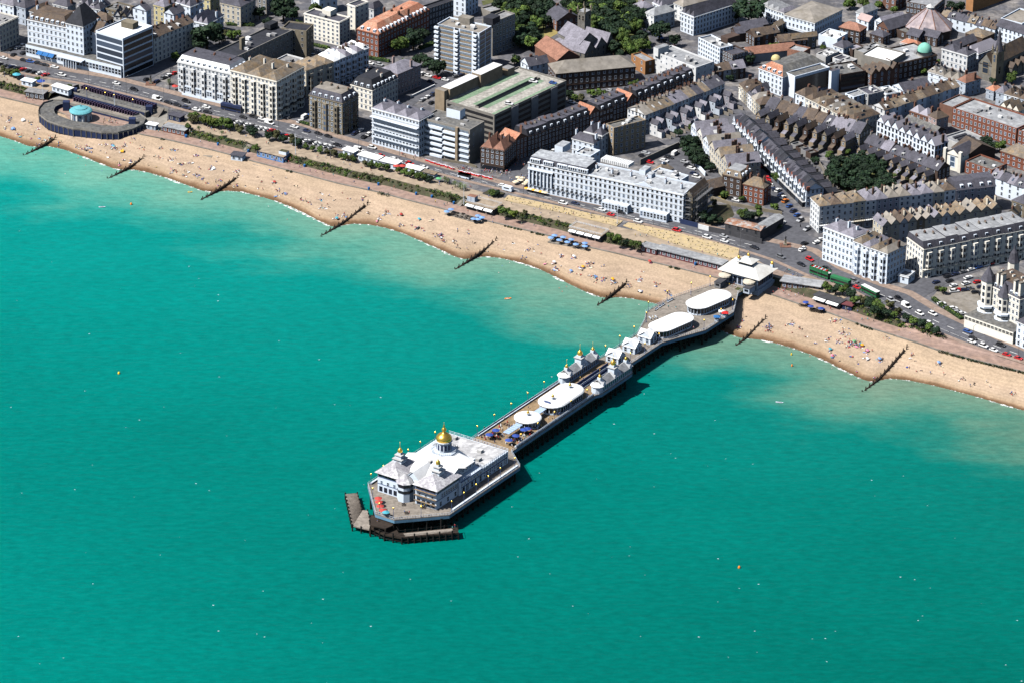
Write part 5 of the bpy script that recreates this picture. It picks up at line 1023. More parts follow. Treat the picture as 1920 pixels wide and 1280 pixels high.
rest.build('pile',['piles'],pier,kind='stuff'); brace.build('cross_bracing',['piles'],pier,kind='stuff')
# lower landing stages
st=thing('landing_stage','low grey slatted timber jetty on black piles at the left of the pier head','jetty',(*g(670,950,2.5).xy,0))
LP=[gv('P1',p,2.6) for p in [(40,775),(160,768),(205,935),(262,940),(300,1085),(285,1132),(110,1090)]]
m=MB(); m.prism([p[:2] for p in LP],2.1,2.6,0,bot=True); m.build('deck',['gplanks'],st)
m=MB()
for i in range(26):
    t=i/25; a=LP[0].lerp(LP[6],t); c=LP[1].lerp(LP[2].lerp(LP[3],.1),t); m.bar((a.x,a.y,2.64),(c.x,c.y,2.64),.09)
m.build('deck_beam',['timber'],st)
m=MB()
for a,c in zip(LP,LP[1:]+LP[:1]):
    n_=max(1,int((c-a).length/3))
    for i in range(n_):
        p=a.lerp(c,i/n_); m.lathe((p.x,p.y,0),[(.3,-4),(.3,3.2)],6)
m.build('pile',['piles'],st,kind='stuff')
st2=thing('landing_stage','dark lower landing deck wrapped below the front of the pier head','jetty',(*g(760,1000,3).xy,0))
L2=[gv('P1',p,3) for p in [(278,1000),(515,1065),(575,1165),(1160,1108),(1172,1165),(605,1212),(430,1180),(290,1110)]]
m=MB(); m.prism([p[:2] for p in L2],2.3,3,0,bot=True); m.build('deck',['timber'],st2)
L3=[gv('P1',p,3.1) for p in [(620,1168),(1110,1118),(1118,1150),(640,1198)]]; m=MB(); m.face([tuple(p) for p in L3]); m.build('slatted_walkway',['gplanks'],st2)
m=MB()
for a,c in zip(L2,L2[1:]+L2[:1]):
    n_=max(1,int((c-a).length/2.6))
    for i in range(n_):
        p=a.lerp(c,i/n_); m.lathe((p.x,p.y,0),[(.34,-4),(.3,4.4 if i%2 else 3.2)],6)
    m.bar((a.x,a.y,4.1),(c.x,c.y,4.1),.08); m.bar((a.x,a.y,1.2),(c.x,c.y,1.2),.2)
m.build('pile',['piles'],st2,kind='stuff')
L4=[gv('P1',p,5.4) for p in [(300,985),(500,1035),(520,1085),(440,1120),(290,1085)]]; m=MB(); m.prism([p[:2] for p in L4],4.9,5.4,0,bot=True)
for p in L4: m.lathe((p.x,p.y,0),[(.3,-4),(.3,5)],6)
m.build('upper_platform',['timber'],st2)
# head pavilion
mk('pavwhite',(.66,.75,.86),var=.06,objvar=.02)
hd=thing('pier_pavilion','white domed theatre pavilion at the sea end of the pier','pavilion',(*w2(26,-21),DK))
def bx(root,name,u0,u1,v0,v1,z0,z1,mat,m=None):
    q=MB(); q.prism(rect(u0,u1,v0,v1),DK+z0,DK+z1,0); return q.build(name,[mat],root)
def side_win(root,u0,u1,v,z,n,w,h,fr='pavwhite',rzd=0):   # windows on a face looking towards +v
    o=ORG[root.name]
    for i in range(n):
        u=u0+(u1-u0)*(i+.5)/n; p=w2(u,v+.02); ob('window',wmesh(fr),root,(p[0]-o[0],p[1]-o[1],DK+z-o[2]),PR,(w,1,h))
def front_win(root,v0,v1,u,z,n,w,h,fr='pavwhite'):
    o=ORG[root.name]
    for i in range(n):
        v=v0+(v1-v0)*(i+.5)/n; p=w2(u-.02,v); ob('window',wmesh(fr),root,(p[0]-o[0],p[1]-o[1],DK+z-o[2]),PR-math.pi/2,(w,1,h))
def hiproof(root,name,u0,u1,v0,v1,z,h,mat,over=.6,kind='hip',axis=None):
    q=MB(); pitched(q,rect(u0,u1,v0,v1),DK+z,kind,h,over=over,axis=axis); return q.build(name,[mat],root)
def gold(root,u,v,z,r,name='gold_dome',tip=2.2):
    q=MB(); q.lathe(w3(u,v,z),[(r*.85,0),(r,.35*r),(r*.97,.8*r),(r*.7,1.35*r),(r*.35,1.7*r),(r*.16,1.9*r),(r*.26,2.15*r),(r*.08,2.4*r),(.04,2.4*r+tip)],14); return q.build(name,['gold'],root,smooth=True)
bx(hd,'wall',16,33,-36,-6,0,6,'pavwhite'); bx(hd,'wall',33,52.5,-36,-6,0,5.6,'pavwhite')
q=MB(); q.face([(*p,DK+5.66) for p in rect(33.4,52.1,-35.6,-6.4)]); q.build('roof_terrace',[mk('terracegrey',(.36,.36,.37),var=.2,col2=(.55,.55,.56),patch=.18,fine=.6)],hd)
q=MB(); pts_=rect(33,52.5,-36,-6); pts2=[w2(33,-6),w2(52.5,-6),w2(52.5,-36),w2(33,-36)]
for a,c in ((pts2[0],pts2[1]),(pts2[1],pts2[2]),(w2(34,-36),w2(34,-6)),(w2(17,-6),w2(33,-6))):
    e,nn,L,rz=edgeinfo(a,c); zz=DK+(6 if c==w2(33,-6) else 5.66)
    for z in (.5,1.1): q.box(((a[0]+c[0])/2,(a[1]+c[1])/2,zz+z),(L,.08,.1),rz)
    for i in range(int(L/1.5)+1): q.box((a[0]+e.x*i*1.5,a[1]+e.y*i*1.5,zz+.55),(.14,.14,1.1),rz,1 if i%3 else 0)
q.build('roof_railing',['railwhite','pierblue'],hd)
for z in (1.6,3.0,4.4): side_win(hd,34,52,-6,z,12,.9,1.0)
side_win(hd,35,52,-6,1.4,6,1.6,2.4); side_win(hd,17,33,-6,4.3,7,1.2,1.0,'lgrey'); side_win(hd,17.5,33,-6,1.6,5,2.0,2.6,'piersteel')
# main hall
bx(hd,'hall_wall',9,33,-32,-9.5,5,9.3,'pavwhite'); side_win(hd,10,33,-9.5,7.7,9,1.0,1.7)
q=MB(); c=(26,-20.5); base=[(8,-33),(8,-8.6),(34,-8.6),(34,-33)]
oct_=[(26+5.6*math.cos(t),-20.5+5.6*math.sin(t)) for t in [math.pi/8+k*math.pi/4 for k in range(8)]]
bo=[(34,-15),(31,-8.4),(17,-8.4),(8,-14),(8,-27),(17,-32.6),(31,-32.6),(34,-26)]
q.loft([w3(*p,9.2) for p in bo],[w3(*p,12.8) for p in oct_]); q.face([w3(*p,12.8) for p in oct_]); q.face([w3(*p,9.15) for p in bo]); q.build('hall_roof',['rwhite'],hd)
q=MB()
for p,e_ in (((8,-32.6),(17,-32.6)),((8,-8.4),(17,-8.4))): pass
pitched(q,rect(3.5,20,-24.2,-17),DK+8.6,'gable',3.6,over=.3,axis='bc'); q.face([w3(3.5,-24.2,8.6),w3(3.5,-17,8.6),w3(3.5,-20.6,12)],1); q.build('centre_gable_roof',['rwhite','pavwhite'],hd)
q=MB(); pitched(q,rect(12,24,-33,-24),DK+9,'gable',2.6,over=.2,axis='ab'); pitched(q,rect(12,24,-17,-8),DK+9,'gable',2.6,over=.2,axis='ab'); q.build('cross_gable_roof',['rwhite'],hd)
bx(hd,'wall',2.5,18,-26.5,-16.5,0,8.7,'pavwhite'); front_win(hd,-26,-17,2.5,2,3,1.8,2.4); 
for v0,v1 in ((-36.2,-25.8),(-17.3,-6.8)):
    bx(hd,'pavilion_wall',.6,17,v0,v1,0,9,'pavwhite'); hiproof(hd,'pavilion_roof',.6,17,v0,v1,9,3.6,'pavroof',1.0)
    front_win(hd,v0+.4,v1-.4,.6,4.6,3,1.2,1.9); front_win(hd,v0+.4,v1-.4,.6,7.7,6,1.5,1.5,'iron'); front_win(hd,v0+.4,v1-.4,.6,1.7,4,1.6,2.2,'navy')
    vc=(v0+v1)/2; uc=9.3
    for r_,z0,z1,mm in ((1.9,11.2,13.2,'white'),(2.4,13.2,13.5,'lgrey'),(1.35,13.5,14.8,'white'),(1.7,14.8,15.1,'lgrey'),(.8,15.1,16,'white')): bx(hd,'turret',uc-r_,uc+r_,vc-r_,vc+r_,z0,z1,mm)
    gold(hd,uc,vc,16,1.05)
side_win(hd,1,17,-6.8,7.8,9,1.5,1.4,'iron'); side_win(hd,4,17,-6.8,5.1,8,1.2,1.9); side_win(hd,1,17,-6.8,1.6,3,1.4,2.2)
q=MB(); cc=w2(1.2,-22.8); q.lathe((*cc,DK),[(3.3,0),(3.3,8.4)],8,0,PR+math.pi/8); q.build('bay_tower',['pavwhite'],hd)
for z in (4.6,7.2):
    q=MB(); q.lathe((*cc,DK+z-.7),[(3.36,0),(3.36,1.3)],8,0,PR+math.pi/8); q.build('bay_window',['pane'],hd)
q=MB(); q.lathe((*cc,DK+8.4),[(4,-.05),(.1,3.4)],8,0,PR+math.pi/8); q.build('bay_roof',['pavroof'],hd)
q=MB()
for i in range(6):
    v=-17.3+i*2.1; q.bar(w3(-.6,v,0),w3(-.6,v,8),.08)
for z in (2.2,4.6,7): q.bar(w3(-.6,-17.6,z),w3(-.6,-6.6,z),.07); q.box(w3(-.1,-12,z-.1),(1.0,10.6,.08),PR,1)
q.build('scaffold',['metal','planks'],hd)
# dome with octagonal platform
q=MB(); q.lathe(w3(26,-20.5,12.7),[(5.7,0),(5.7,.35)],8,0,PR+math.pi/8); q.build('dome_platform',['pavwhite'],hd)
q=MB()
for k in range(8):
    t0=PR+math.pi/8+k*math.pi/4; c=w2(26,-20.5); a=(c[0]+5.5*math.cos(t0),c[1]+5.5*math.sin(t0)); c2=(c[0]+5.5*math.cos(t0+math.pi/4),c[1]+5.5*math.sin(t0+math.pi/4))
    for z in (.5,1.1): q.bar((*a,DK+13.05+z),(*c2,DK+13.05+z),.07)
    for j in range(5): p=lerp2(a,c2,j/5); q.box((*p,DK+13.6),(.12,.12,1.2),t0)
q.build('dome_railing',['railwhite'],hd)
q=MB(); q.lathe(w3(26,-20.5,13),[(3.1,0),(3.1,4.2),(3.6,4.25),(3.6,4.6)],12)
for k in range(12):
    t=k*math.pi/6; c=w2(26,-20.5); q.box((c[0]+3.05*math.cos(t+.26),c[1]+3.05*math.sin(t+.26),DK+15.2),(.12,.8,2.4),t+.26,1)
q.build('dome_drum',['pavwhite','navy'],hd)
q=MB(); q.lathe(w3(26,-20.5,17.6),[(3.15,0),(3.35,.7),(3.3,1.4),(2.9,2.15),(2.15,2.85),(1.25,3.35),(.75,3.65),(.6,4.1),(.95,4.6),(1.0,5.1),(.6,5.7),(.3,6.0),(.4,6.5),(.3,6.9),(.08,7.4),(.05,8.2)],24); q.build('gold_dome',['gold'],hd,smooth=True)
q=MB(); 
for k in range(9): q.box(w3(52.4+1.2*math.sin(math.pi*(k+.5)/9)**.5,-33+k*2.6,3.1),(1.4+2.6*math.sin(math.pi*(k+.5)/9),2.7,.3),PR)
q.build('rear_canopy',['rwhite'],hd)
for z in (3.9,7.1):
    for v0,v1 in ((-36.2,-25.8),(-17.3,-6.8)):
        q=MB(); q.prism([w2(.5,v0-.1),w2(.5,v1+.12),w2(17.1,v1+.12),w2(17.1,v0-.1)],DK+z-.15,DK+z+.1,0,top=True,bot=True); q.build('string_course',['pierblue'],hd)
q=MB(); q.box(w3(34.5,-5.85,3.3),(34,.3,.25),PR); q.box(w3(25,-5.85,5.9),(16,.3,.25),PR); q.build('string_course',['pierblue'],hd)
q=MB()
for k in range(16): q.box(w3(18+k*2.15,-5.93,2.8),(.3,.2,5.4),PR)
q.build('pilaster',['railwhite'],hd)
for u,v,a,b_ in ((40,-27,3,2),(44,-16,2,2),(37,-12,2.4,1.6),(48,-31,2,1.4),(15,-21,1.6,1.2)): bx(hd,'roof_plant',u,u+a,v,v+b_,5.6 if u>33 else 11,6.9 if u>33 else 12.4,'lgrey')
# deck pavilions with domed white roofs
def stadium(hl,hw,n=10):
    r=hw; s=hl-hw; o=[]
    for k in range(n+1):
        t=-math.pi/2+math.pi*k/n; o.append((s+r*math.cos(t),r*math.sin(t)))
    for k in range(n+1):
        t=math.pi/2+math.pi*k/n; o.append((-s+r*math.cos(t),r*math.sin(t)))
    return o
def oval(name,label,u,v,hl,hw,ang,eave,rise,wallm,ends=0,lean=0.0,nf=2,fin=True):
    r=thing(name,label,'pavilion',(*w2(u,v),DK)); c=w2(u,v); A=PR+ang; cs,sn=math.cos(A),math.sin(A)
    T=lambda p,z:(c[0]+cs*p[0]-sn*p[1],c[1]+sn*p[0]+cs*p[1],DK+z)
    so_=stadium(hl,hw); m=MB(); wl_=stadium(hl-.9,hw-.9)
    m.loft([T(p,0) for p in wl_],[T(p,.7) for p in wl_],0); m.loft([T(p,.7) for p in wl_],[T(p,eave-.5) for p in wl_],1); m.loft([T(p,eave-.5) for p in wl_],[T(p,eave) for p in wl_],0); m.build('wall',[wallm,'pane'],r)
    m=MB(); P_=wl_+[wl_[0]]
    for a,b_ in zip(P_,P_[1:]):
        L=math.dist(a,b_); k=max(1,round(L/1.5))
        for i in range(k):
            p=lerp2(a,b_,i/k); q=T((p[0]*1.003,p[1]*1.003),0); m.box((q[0],q[1],DK+eave/2),(.2,.2,eave),A)
    m.build('window_mullion',['white'],r)
    m=MB(); pr=so_; z=eave
    for f,dz in ((1.0,.35),(.93,rise*.55),(.78,rise*.78),(.5,rise*.93),(.2,rise)):
        s=hl-hw; nx=[]
        for p in so_:
            sx=max(-s,min(s,p[0])); nx.append((sx*(1 if f>.3 else f)+ (p[0]-sx)*f,p[1]*f))
        m.loft([T(p,z) for p in pr],[T(p,eave+dz) for p in nx]); pr=nx; z=eave+dz
    m.face([T(p,z) for p in pr]); m.face([T(p,eave) for p in reversed(so_)])
    sm=MB(); s=hl-hw
    for k in range(0,len(so_),2):
        p=so_[k]; sx=max(-s,min(s,p[0])); sm.bar(T((p[0]*.995,p[1]*.995),eave+.36),T((sx+(p[0]-sx)*.78,p[1]*.78),eave+rise*.78+.03),.045); sm.bar(T((sx+(p[0]-sx)*.78,p[1]*.78),eave+rise*.78+.03),T((sx,p[1]*.2),eave+rise+.02),.045)
    sm.build('roof_seam',['lgrey'],r); m.build('roof',['rwhite'],r,smooth=False)
    if fin and nf==2:
        q=T((-hl+2.2,0),eave+rise*.78); sg=MB(); sg.box((q[0],q[1],q[2]+.35),(.25,3.2,1.3),A); sg.build('sign_board',['pierblue'],r)
    if fin:
        for k in range(nf):
            x=0 if nf==1 else (-(hl-hw),hl-hw)[k]; q=T((x,0),eave+rise); m=MB(); m.lathe(q,[(.75,-.1),(.75,.9),(.95,1)],8,0); m.lathe((q[0],q[1],q[2]+1),[(.6,0),(.7,.35),(.5,.8),(.2,1.1),(.05,1.9)],10,1); m.build('finial',['white','gold'],r)
    return r
oval('pier_pavilion','large white oval-roofed pavilion with two gold finials on the narrow pier deck',112.5,-18.2,13.2,6.4,0,3.6,1.5,'pavwhite')
oval('pier_pavilion','round white-roofed kiosk with a gold finial next to blue parasols on pier',87.3,-18.9,6.01,6.0,0,3.3,1.3,'pavwhite',nf=1)
oval('pier_pavilion','white stadium-roofed glass pavilion nearest the pier entrance',234.3,-17.0,12.6,5.9,-.2,3.6,.9,'white',fin=False)
oval('pier_pavilion','white stadium-roofed glass pavilion further from entrance, beside the gabled kiosks',203.6,-18.2,12.3,5.8,-.2,3.6,.9,'white',fin=False)
mk('bluecanopy',(.3,.42,.62),var=.12)
for u0,u1,lb in ((70.5,81,'pale blue glazed canopy among blue parasols on the pier deck'),(93.3,99.6,'pale blue glazed canopy linking round kiosk and oval pavilion')):
    r=thing('canopy',lb,'canopy',(*w2((u0+u1)/2,-19),DK)); m=MB(); m.box(w3((u0+u1)/2,-19,2.9),(u1-u0,3.2,.16),PR); m.build('canopy_roof',['bluecanopy'],r)
    m=MB()
    for i in range(7):
        u=u0+(u1-u0)*i/6
        m.bar(w3(u,-20.5,3.05),w3(u,-17.5,3.05),.08)
        for v in (-20.4,-17.6): m.bar(w3(u,v,0),w3(u,v,2.9),.07)
    m.build('frame',['railwhite'],r)
# twin shelters with gold domes
for v0,v1,s,lb in ((-31.3,-26.4,-1,'long white shelter with three gold domes on the left side of the pier'),(-14.1,-9.3,1,'long white shelter with gold domes on the right side of the pier')):
    r=thing('pier_shelter',lb,'shelter',(*w2(143.5,(v0+v1)/2),DK)); vc=(v0+v1)/2
    bx(r,'wall',131.5,156,v0,v1,0,3.3,'pavwhite'); side_win(r,132,156,v1,1.7,15,1.1,2,'piersteel')
    hiproof(r,'roof',131.5,156,v0,v1,3.3,2.2,'lead',.4,'gable')
    for u in (133,142.4,145.6,154.6):
        q=MB(); pitched(q,rect(u-1.3,u+1.3,v0-.3,v1+.3),DK+3.4,'gable',2.3,over=.15,axis='ab' if False else 'bc'); q.face([w3(u-1.3,v1+.3,3.4),w3(u+1.3,v1+.3,3.4),w3(u,v1+.3,5.5)],1); q.build('white_gable',['rwhite','pavwhite'],r)
    q=MB(); q.lathe(w3(131.5,vc,0),[(2.6,0),(2.6,3.3)],10,0); q.lathe(w3(131.5,vc,3.3),[(3.2,0),(2.6,.5),(.6,1.2)],10,1); q.build('rounded_end',['pavwhite','rwhite'],r)
    for a,z0,z1,mm in ((1.6,4.2,7,'pavwhite'),(2.0,7,7.3,'lgrey'),(1.1,7.3,8.2,'pavwhite')): bx(r,'turret',144-a,144+a,vc-a,vc+a,z0,z1,mm)
    gold(r,144,vc,8.2,1.25)
    for u in (133.2,154.6):
        bx(r,'turret',u-.8,u+.8,vc-.8,vc+.8,4.6,6.3,'pavwhite'); gold(r,u,vc,6.3,.75)
for v in (-21.6,-18.8):
    r=thing('windbreak','long central windbreak bench between the shelters, %s of the two'%('left' if v<-20 else 'right'),'bench',(*w2(143,v),DK)); m=MB(); m.box(w3(143,v,.9),(26,.12,1.8),PR); m.build('screen',['pierblue'],r); m=MB(); m.box(w3(143,v+.4,.45),(26,.6,.1),PR); m.box(w3(143,v-.4,.45),(26,.6,.1),PR); m.build('seat',['railwhite'],r)
for i,(x,y) in enumerate(((500,955),(345,1050),(180,1150))):
    c=gv('P3',(x,y),DK); r=thing('kiosk','small white kiosk with crossed gable roof, %s from the pavilions'%ORD[i],'kiosk',tuple(c),group='white gabled kiosks on the pier'); 
    def T(a,b_): return (c.x+PU.x*a+PV.x*b_,c.y+PU.y*a+PV.y*b_)
    m=MB(); sq=[T(-2.8,-3.2),T(-2.8,3.2),T(2.8,3.2),T(2.8,-3.2)]; m.prism(sq,DK,DK+2.9,0,top=False); m.face([(*T(-2.8,-3.2),DK+2.9),(*T(-2.8,3.2),DK+2.9),(*T(-2.8,0),DK+5.2)]); m.face([(*T(-2.8,3.2),DK+2.9),(*T(2.8,3.2),DK+2.9),(*T(0,3.2),DK+5.1)]); m.build('wall',['pavwhite'],r)
    m=MB(); pitched(m,sq,DK+2.9,'gable',2.6,over=.35,axis='ab'); pitched(m,sq,DK+2.9,'gable',2.58,over=.35,axis='bc'); m.build('roof',['rwhite'],r)
    o=ORG[r.name]
    for a,b_,rz in ((-2.84,-1.6,PR-math.pi/2),(-2.84,1.6,PR-math.pi/2),(-1.3,3.24,PR),(1.3,3.24,PR)): p=T(a,b_); ob('window',wmesh('pavwhite'),r,(p[0]-o[0],p[1]-o[1],1.5),rz,(1.5,1,2.2))
    p=T(4.2,-1.6); m=MB(); m.box((p[0],p[1],DK+2.6),(2.8,3.4,.16),PR); 
    for a,b_ in ((3,-3),(5.4,-3),(3,0),(5.4,0)): q=T(a,b_); m.bar((*q,DK),(*q,DK+2.6),.08)
    m.build('flat_canopy',['lead'],r)
# entrance building
en=thing('pier_entrance','blue and white pier entrance building with wide pale hipped roof','entrance building',(*w2(270,-17.5),DK))
bx(en,'wall',263,277,-27,-8,0,5.4,'bluegrey'); side_win(en,263.5,276.5,-8,3,8,1.3,3.4,'navy'); front_win(en,-26,-9,263,2.2,7,1.7,3.4,'navy')
hiproof(en,'roof',262,278.5,-28.3,-6.8,5.5,3.6,'pierroof',.5)
bx(en,'lantern',267.5,273,-20.5,-14.5,7.6,9.8,'pavwhite'); q=MB(); q.prism(rect(267.4,273.1,-20.6,-14.4),DK+8.3,DK+9.3,0,top=False); q.build('lantern_window',['pane'],en); hiproof(en,'lantern_roof',267,273.5,-21,-14,9.8,1.8,'pierroof',.5)
for u,v,z in ((270.3,-17.5,11.4),(267.6,-21,10.2),(277,-8.6,7)): 
    bx(en,'turret',u-.7,u+.7,v-.7,v+.7,z-1,z+.6,'pavwhite'); gold(en,u,v,z+.6,.75,tip=.7)
q=MB(); q.prism(rect(262,264,-28,-7),DK-2.5,DK-.4,0); q.prism(rect(264,278,-9,-7.4),DK-4,DK-.4,0); q.build('base_beam',['bluegrey'],en)
for v in (-24.5,-11.5):
    q=MB(); q.lathe(w3(261.5,v,3.6),[(3.1,0),(2.9,.6),(.3,1.2)],14,0); 
    for k in range(5): t=PR+math.pi+(k-2)*.6; c=w2(261.5,v); q.bar((c[0]+2.7*math.cos(t),c[1]+2.7*math.sin(t),DK),(c[0]+2.7*math.cos(t),c[1]+2.7*math.sin(t),DK+3.6),.1)
    q.build('round_canopy',['dcream'],en)
for i,(u,v,c_,lb) in enumerate(((256.5,-24,'grey','grey catering trailer beside the pier entrance, left side'),(258.5,-9.8,'bluegrey','pale blue kiosk hut beside the pier entrance, right side'))):
    r=thing('kiosk',lb,'kiosk',(*w2(u,v),DK)); bx(r,'body',u-2.6,u+2.6,v-1.6,v+1.6,.3,2.9,c_); q=MB(); q.box(w3(u,v,3),(5.6,3.6,.18),PR); q.build('roof',['dgrey'],r); q=MB(); q.box(w3(u-2.63,v,1.8),(.1,2,1.1),PR); q.build('hatch',['pane'],r)
m=MB(); m.face([(*p,DK+.05) for p in rect(257.5,260.5,-17,-12.5)]); m.build('green_mat',['grass'],None,label='small green mat laid on the deck before the pier entrance',cat='mat',org=w3(258,-16,0))
# lamp posts on the pier
lm=MB(); lm.lathe((0,0,0),[(.22,0),(.16,.6),(.09,.8),(.08,4.2),(.2,4.3)],8,0); lme=lm.mesh('lamp_post',['pierblue']); gm=MB(); gm.lathe((0,0,4.3),[(.12,0),(.36,.25),(.4,.5),(.26,.8),(.05,1.0)],8); gme=gm.mesh('globe',['gold'])
def lamp(p,label,group):
    r=thing('street_lamp',label,'lamp',p,group); ob('post',lme,r); ob('globe',gme,r); return r
i=0
for u in range(66,130,13):
    lamp(w3(u,-30.6,0),'gold-globed lamp on the left rail of the narrow pier deck','pier lamps'); lamp(w3(u+4,-11.0,0),'gold-globed lamp on the right rail of the narrow pier deck','pier lamps')
for u in (3,12,21,30,39,50): lamp(w3(u,-.9,0),'gold-globed lamp on the right rail of the pier head','pier lamps'); lamp(w3(u+1,-42,0),'gold-globed lamp on the left rail of the pier head','pier lamps')
for u,v in ((-15.5,-24),(-15.5,-17),(-8,-8.5),(-6,-34)): lamp(w3(u,v,0),'gold-globed lamp on the front rail of the pier head','pier lamps')
for u in (164,176,188): lamp(w3(u,-28.1,0),'gold-globed lamp by the white gabled kiosks, left rail','pier lamps'); lamp(w3(u,-15,0),'gold-globed lamp by the white gabled kiosks, right rail','pier lamps')
for u,v in ((204,-31.5),(214,-36.6),(229,-35.8),(243,-31.5),(254,-28),(212,-6),(226,-5.5),(238,-6.5)): lamp(w3(u,v,0),'gold-globed lamp on the rail of the wide shore end deck','pier lamps')

dbm=MB(); dbm.box((0,0,.45),(2.2,.5,.1),0,0); dbm.box((0,.25,.8),(2.2,.08,.6),0,0)
for x in (-.9,.9): dbm.box((x,0,.2),(.12,.45,.4),0,1)
dbm=dbm.mesh('deck_bench',['railwhite','iron'])
for i,(x,y) in enumerate(((595,645),(630,620),(660,602),(715,568),(745,552))): o=ob('deck_bench',dbm,None,gv('P3',(x,y),DK+.02),PR); tag(o,'white bench facing the left rail of the wide shore deck','bench','benches on the shore deck')
for i,(x,y) in enumerate(((530,738),(565,735),(590,728))): o=ob('deck_bench',dbm,None,gv('P3',(x,y),DK+.02),PR+1); tag(o,'white bench beside the further stadium-roofed pavilion','bench','benches on the shore deck')
for x,y,c_,lb in ((1195,755,'seablue','blue covered stall by the right rail of the shore deck'),(1245,700,'offwhite','white covered stall by the right rail of the shore deck'),(1275,715,'red','red covered stall by the right rail of the shore deck')):
    c=gv('P3',(x,y),DK); r=thing('stall',lb,'stall',tuple(c)); m=MB(); m.box((c.x,c.y,DK+.6),(1.8,1.4,1.2),PR); m.build('counter',['railwhite'],r); m=MB(); pitched(m,[(c.x-1.2,c.y-1),(c.x+1.2,c.y-1),(c.x+1.2,c.y+1),(c.x-1.2,c.y+1)],DK+2.1,'hip',.7); m.build('canopy',[c_],r); m=MB()
    for a in (-1,1):
        for b_ in (-.8,.8): m.bar((c.x+a,c.y+b_,DK),(c.x+a,c.y+b_,DK+2.1),.05)
    m.build('poles',['metal'],r)
# ---------------------------------------------------------------- landmarks for saying where things stand
LM+=[(30,105,'the far left hotel'),(150,110,'the brown-mansard white hotel'),(260,120,'the dark-banded modern hotel'),(160,210,'the sunken bandstand'),(390,200,'the long offwhite hotel'),(470,205,'the cream corner hotel'),(610,225,'the brown stone hotel'),(730,265,'the white balconied hotel'),(840,290,'the staggered-balcony block'),(950,310,'the corner pub'),(1060,355,'the long white hotel colonnade'),(1200,390,'the long white hotel lounge'),(1310,420,'the scaffolded hotel end'),(1420,430,'the tin-roofed ruin'),(1470,390,'the pub street mouth'),(1600,480,'the white junction hotel'),(1690,520,'the white bay-fronted houses'),(1800,500,'the bow-fronted terrace'),(1860,600,'the turreted hotel'),(1400,510,'the pier entrance'),(1330,310,'the hotel car park'),(860,90,'the tan-panelled tower'),(800,140,'the car park side street'),(980,160,'the multi-storey car park'),(1100,90,'the flint church'),(1150,170,'the dark brick block'),(640,100,'the white bow-fronted terrace'),(520,60,'the pale yellow villa'),(700,60,'the orange-roofed mansions'),(400,60,'the long dark L-shaped block'),(1220,60,'the big cinema block'),(1400,20,'the bright white hotel'),(1560,300,'the brown terrace yards'),(1600,320,'the dark garden trees'),(1680,250,'the black and white gables'),(1800,220,'the long red brick block'),(1880,110,'the spired church'),(1730,40,'the eight-sided roof'),(1700,130,'the green dome'),(1850,260,'the ochre-roofed hall'),(480,292,'the blue beach shelter'),(640,330,'the bank steps'),(890,385,'the white-awning beach cafe'),(1100,440,'the terrace cafe'),(1250,480,'the long brick shelter'),(1500,550,'the curved grey shelter'),(1640,580,'the promenade trees'),(1400,330,'the brick villa')]
# ---------------------------------------------------------------- foliage
def leaf_mat(name,c,c2):
    m=bpy.data.materials.new(name); m.use_nodes=True; n=m.node_tree.nodes;l=m.node_tree.links; b_=n['Principled BSDF']; b_.inputs['Roughness'].default_value=.7; b_.inputs['Specular IOR Level'].default_value=.2
    ge=n.new('ShaderNodeNewGeometry'); oi=n.new('ShaderNodeObjectInfo'); mx=n.new('ShaderNodeMix'); mx.data_type='RGBA'; mx.inputs[6].default_value=(*c,1); mx.inputs[7].default_value=(*c2,1); l.new(ge.outputs['Random Per Island'],mx.inputs[0])
    tc=n.new('ShaderNodeTexCoord'); no=n.new('ShaderNodeTexNoise'); no.inputs['Scale'].default_value=.35; no.inputs['Detail'].default_value=2; l.new(ge.outputs['Position'],no.inputs['Vector'])
    mr=n.new('ShaderNodeMapRange'); mr.inputs[1].default_value=.35; mr.inputs[2].default_value=.65; mr.inputs[3].default_value=.6; mr.inputs[4].default_value=1.35; l.new(no.outputs[0],mr.inputs[0])
    mo=n.new('ShaderNodeMapRange'); mo.inputs[3].default_value=.7; mo.inputs[4].default_value=1.3; l.new(oi.outputs['Random'],mo.inputs[0])
    mu=n.new('ShaderNodeMath'); mu.operation='MULTIPLY'; l.new(mr.outputs[0],mu.inputs[0]); l.new(mo.outputs[0],mu.inputs[1])
    v=n.new('ShaderNodeVectorMath'); v.operation='SCALE'; l.new(mx.outputs[2],v.inputs[0]); l.new(mu.outputs[0],v.inputs['Scale']); l.new(v.outputs[0],b_.inputs['Base Color']); MT[name]=m
leaf_mat('leaf_dark',(.007,.018,.012),(.024,.046,.02)); leaf_mat('leaf_mid',(.03,.065,.015),(.1,.145,.03)); leaf_mat('leaf_light',(.055,.09,.015),(.115,.14,.026)); leaf_mat('leaf_olive',(.045,.055,.02),(.095,.09,.04)); leaf_mat('leaf_palm',(.05,.075,.03),(.11,.13,.06))
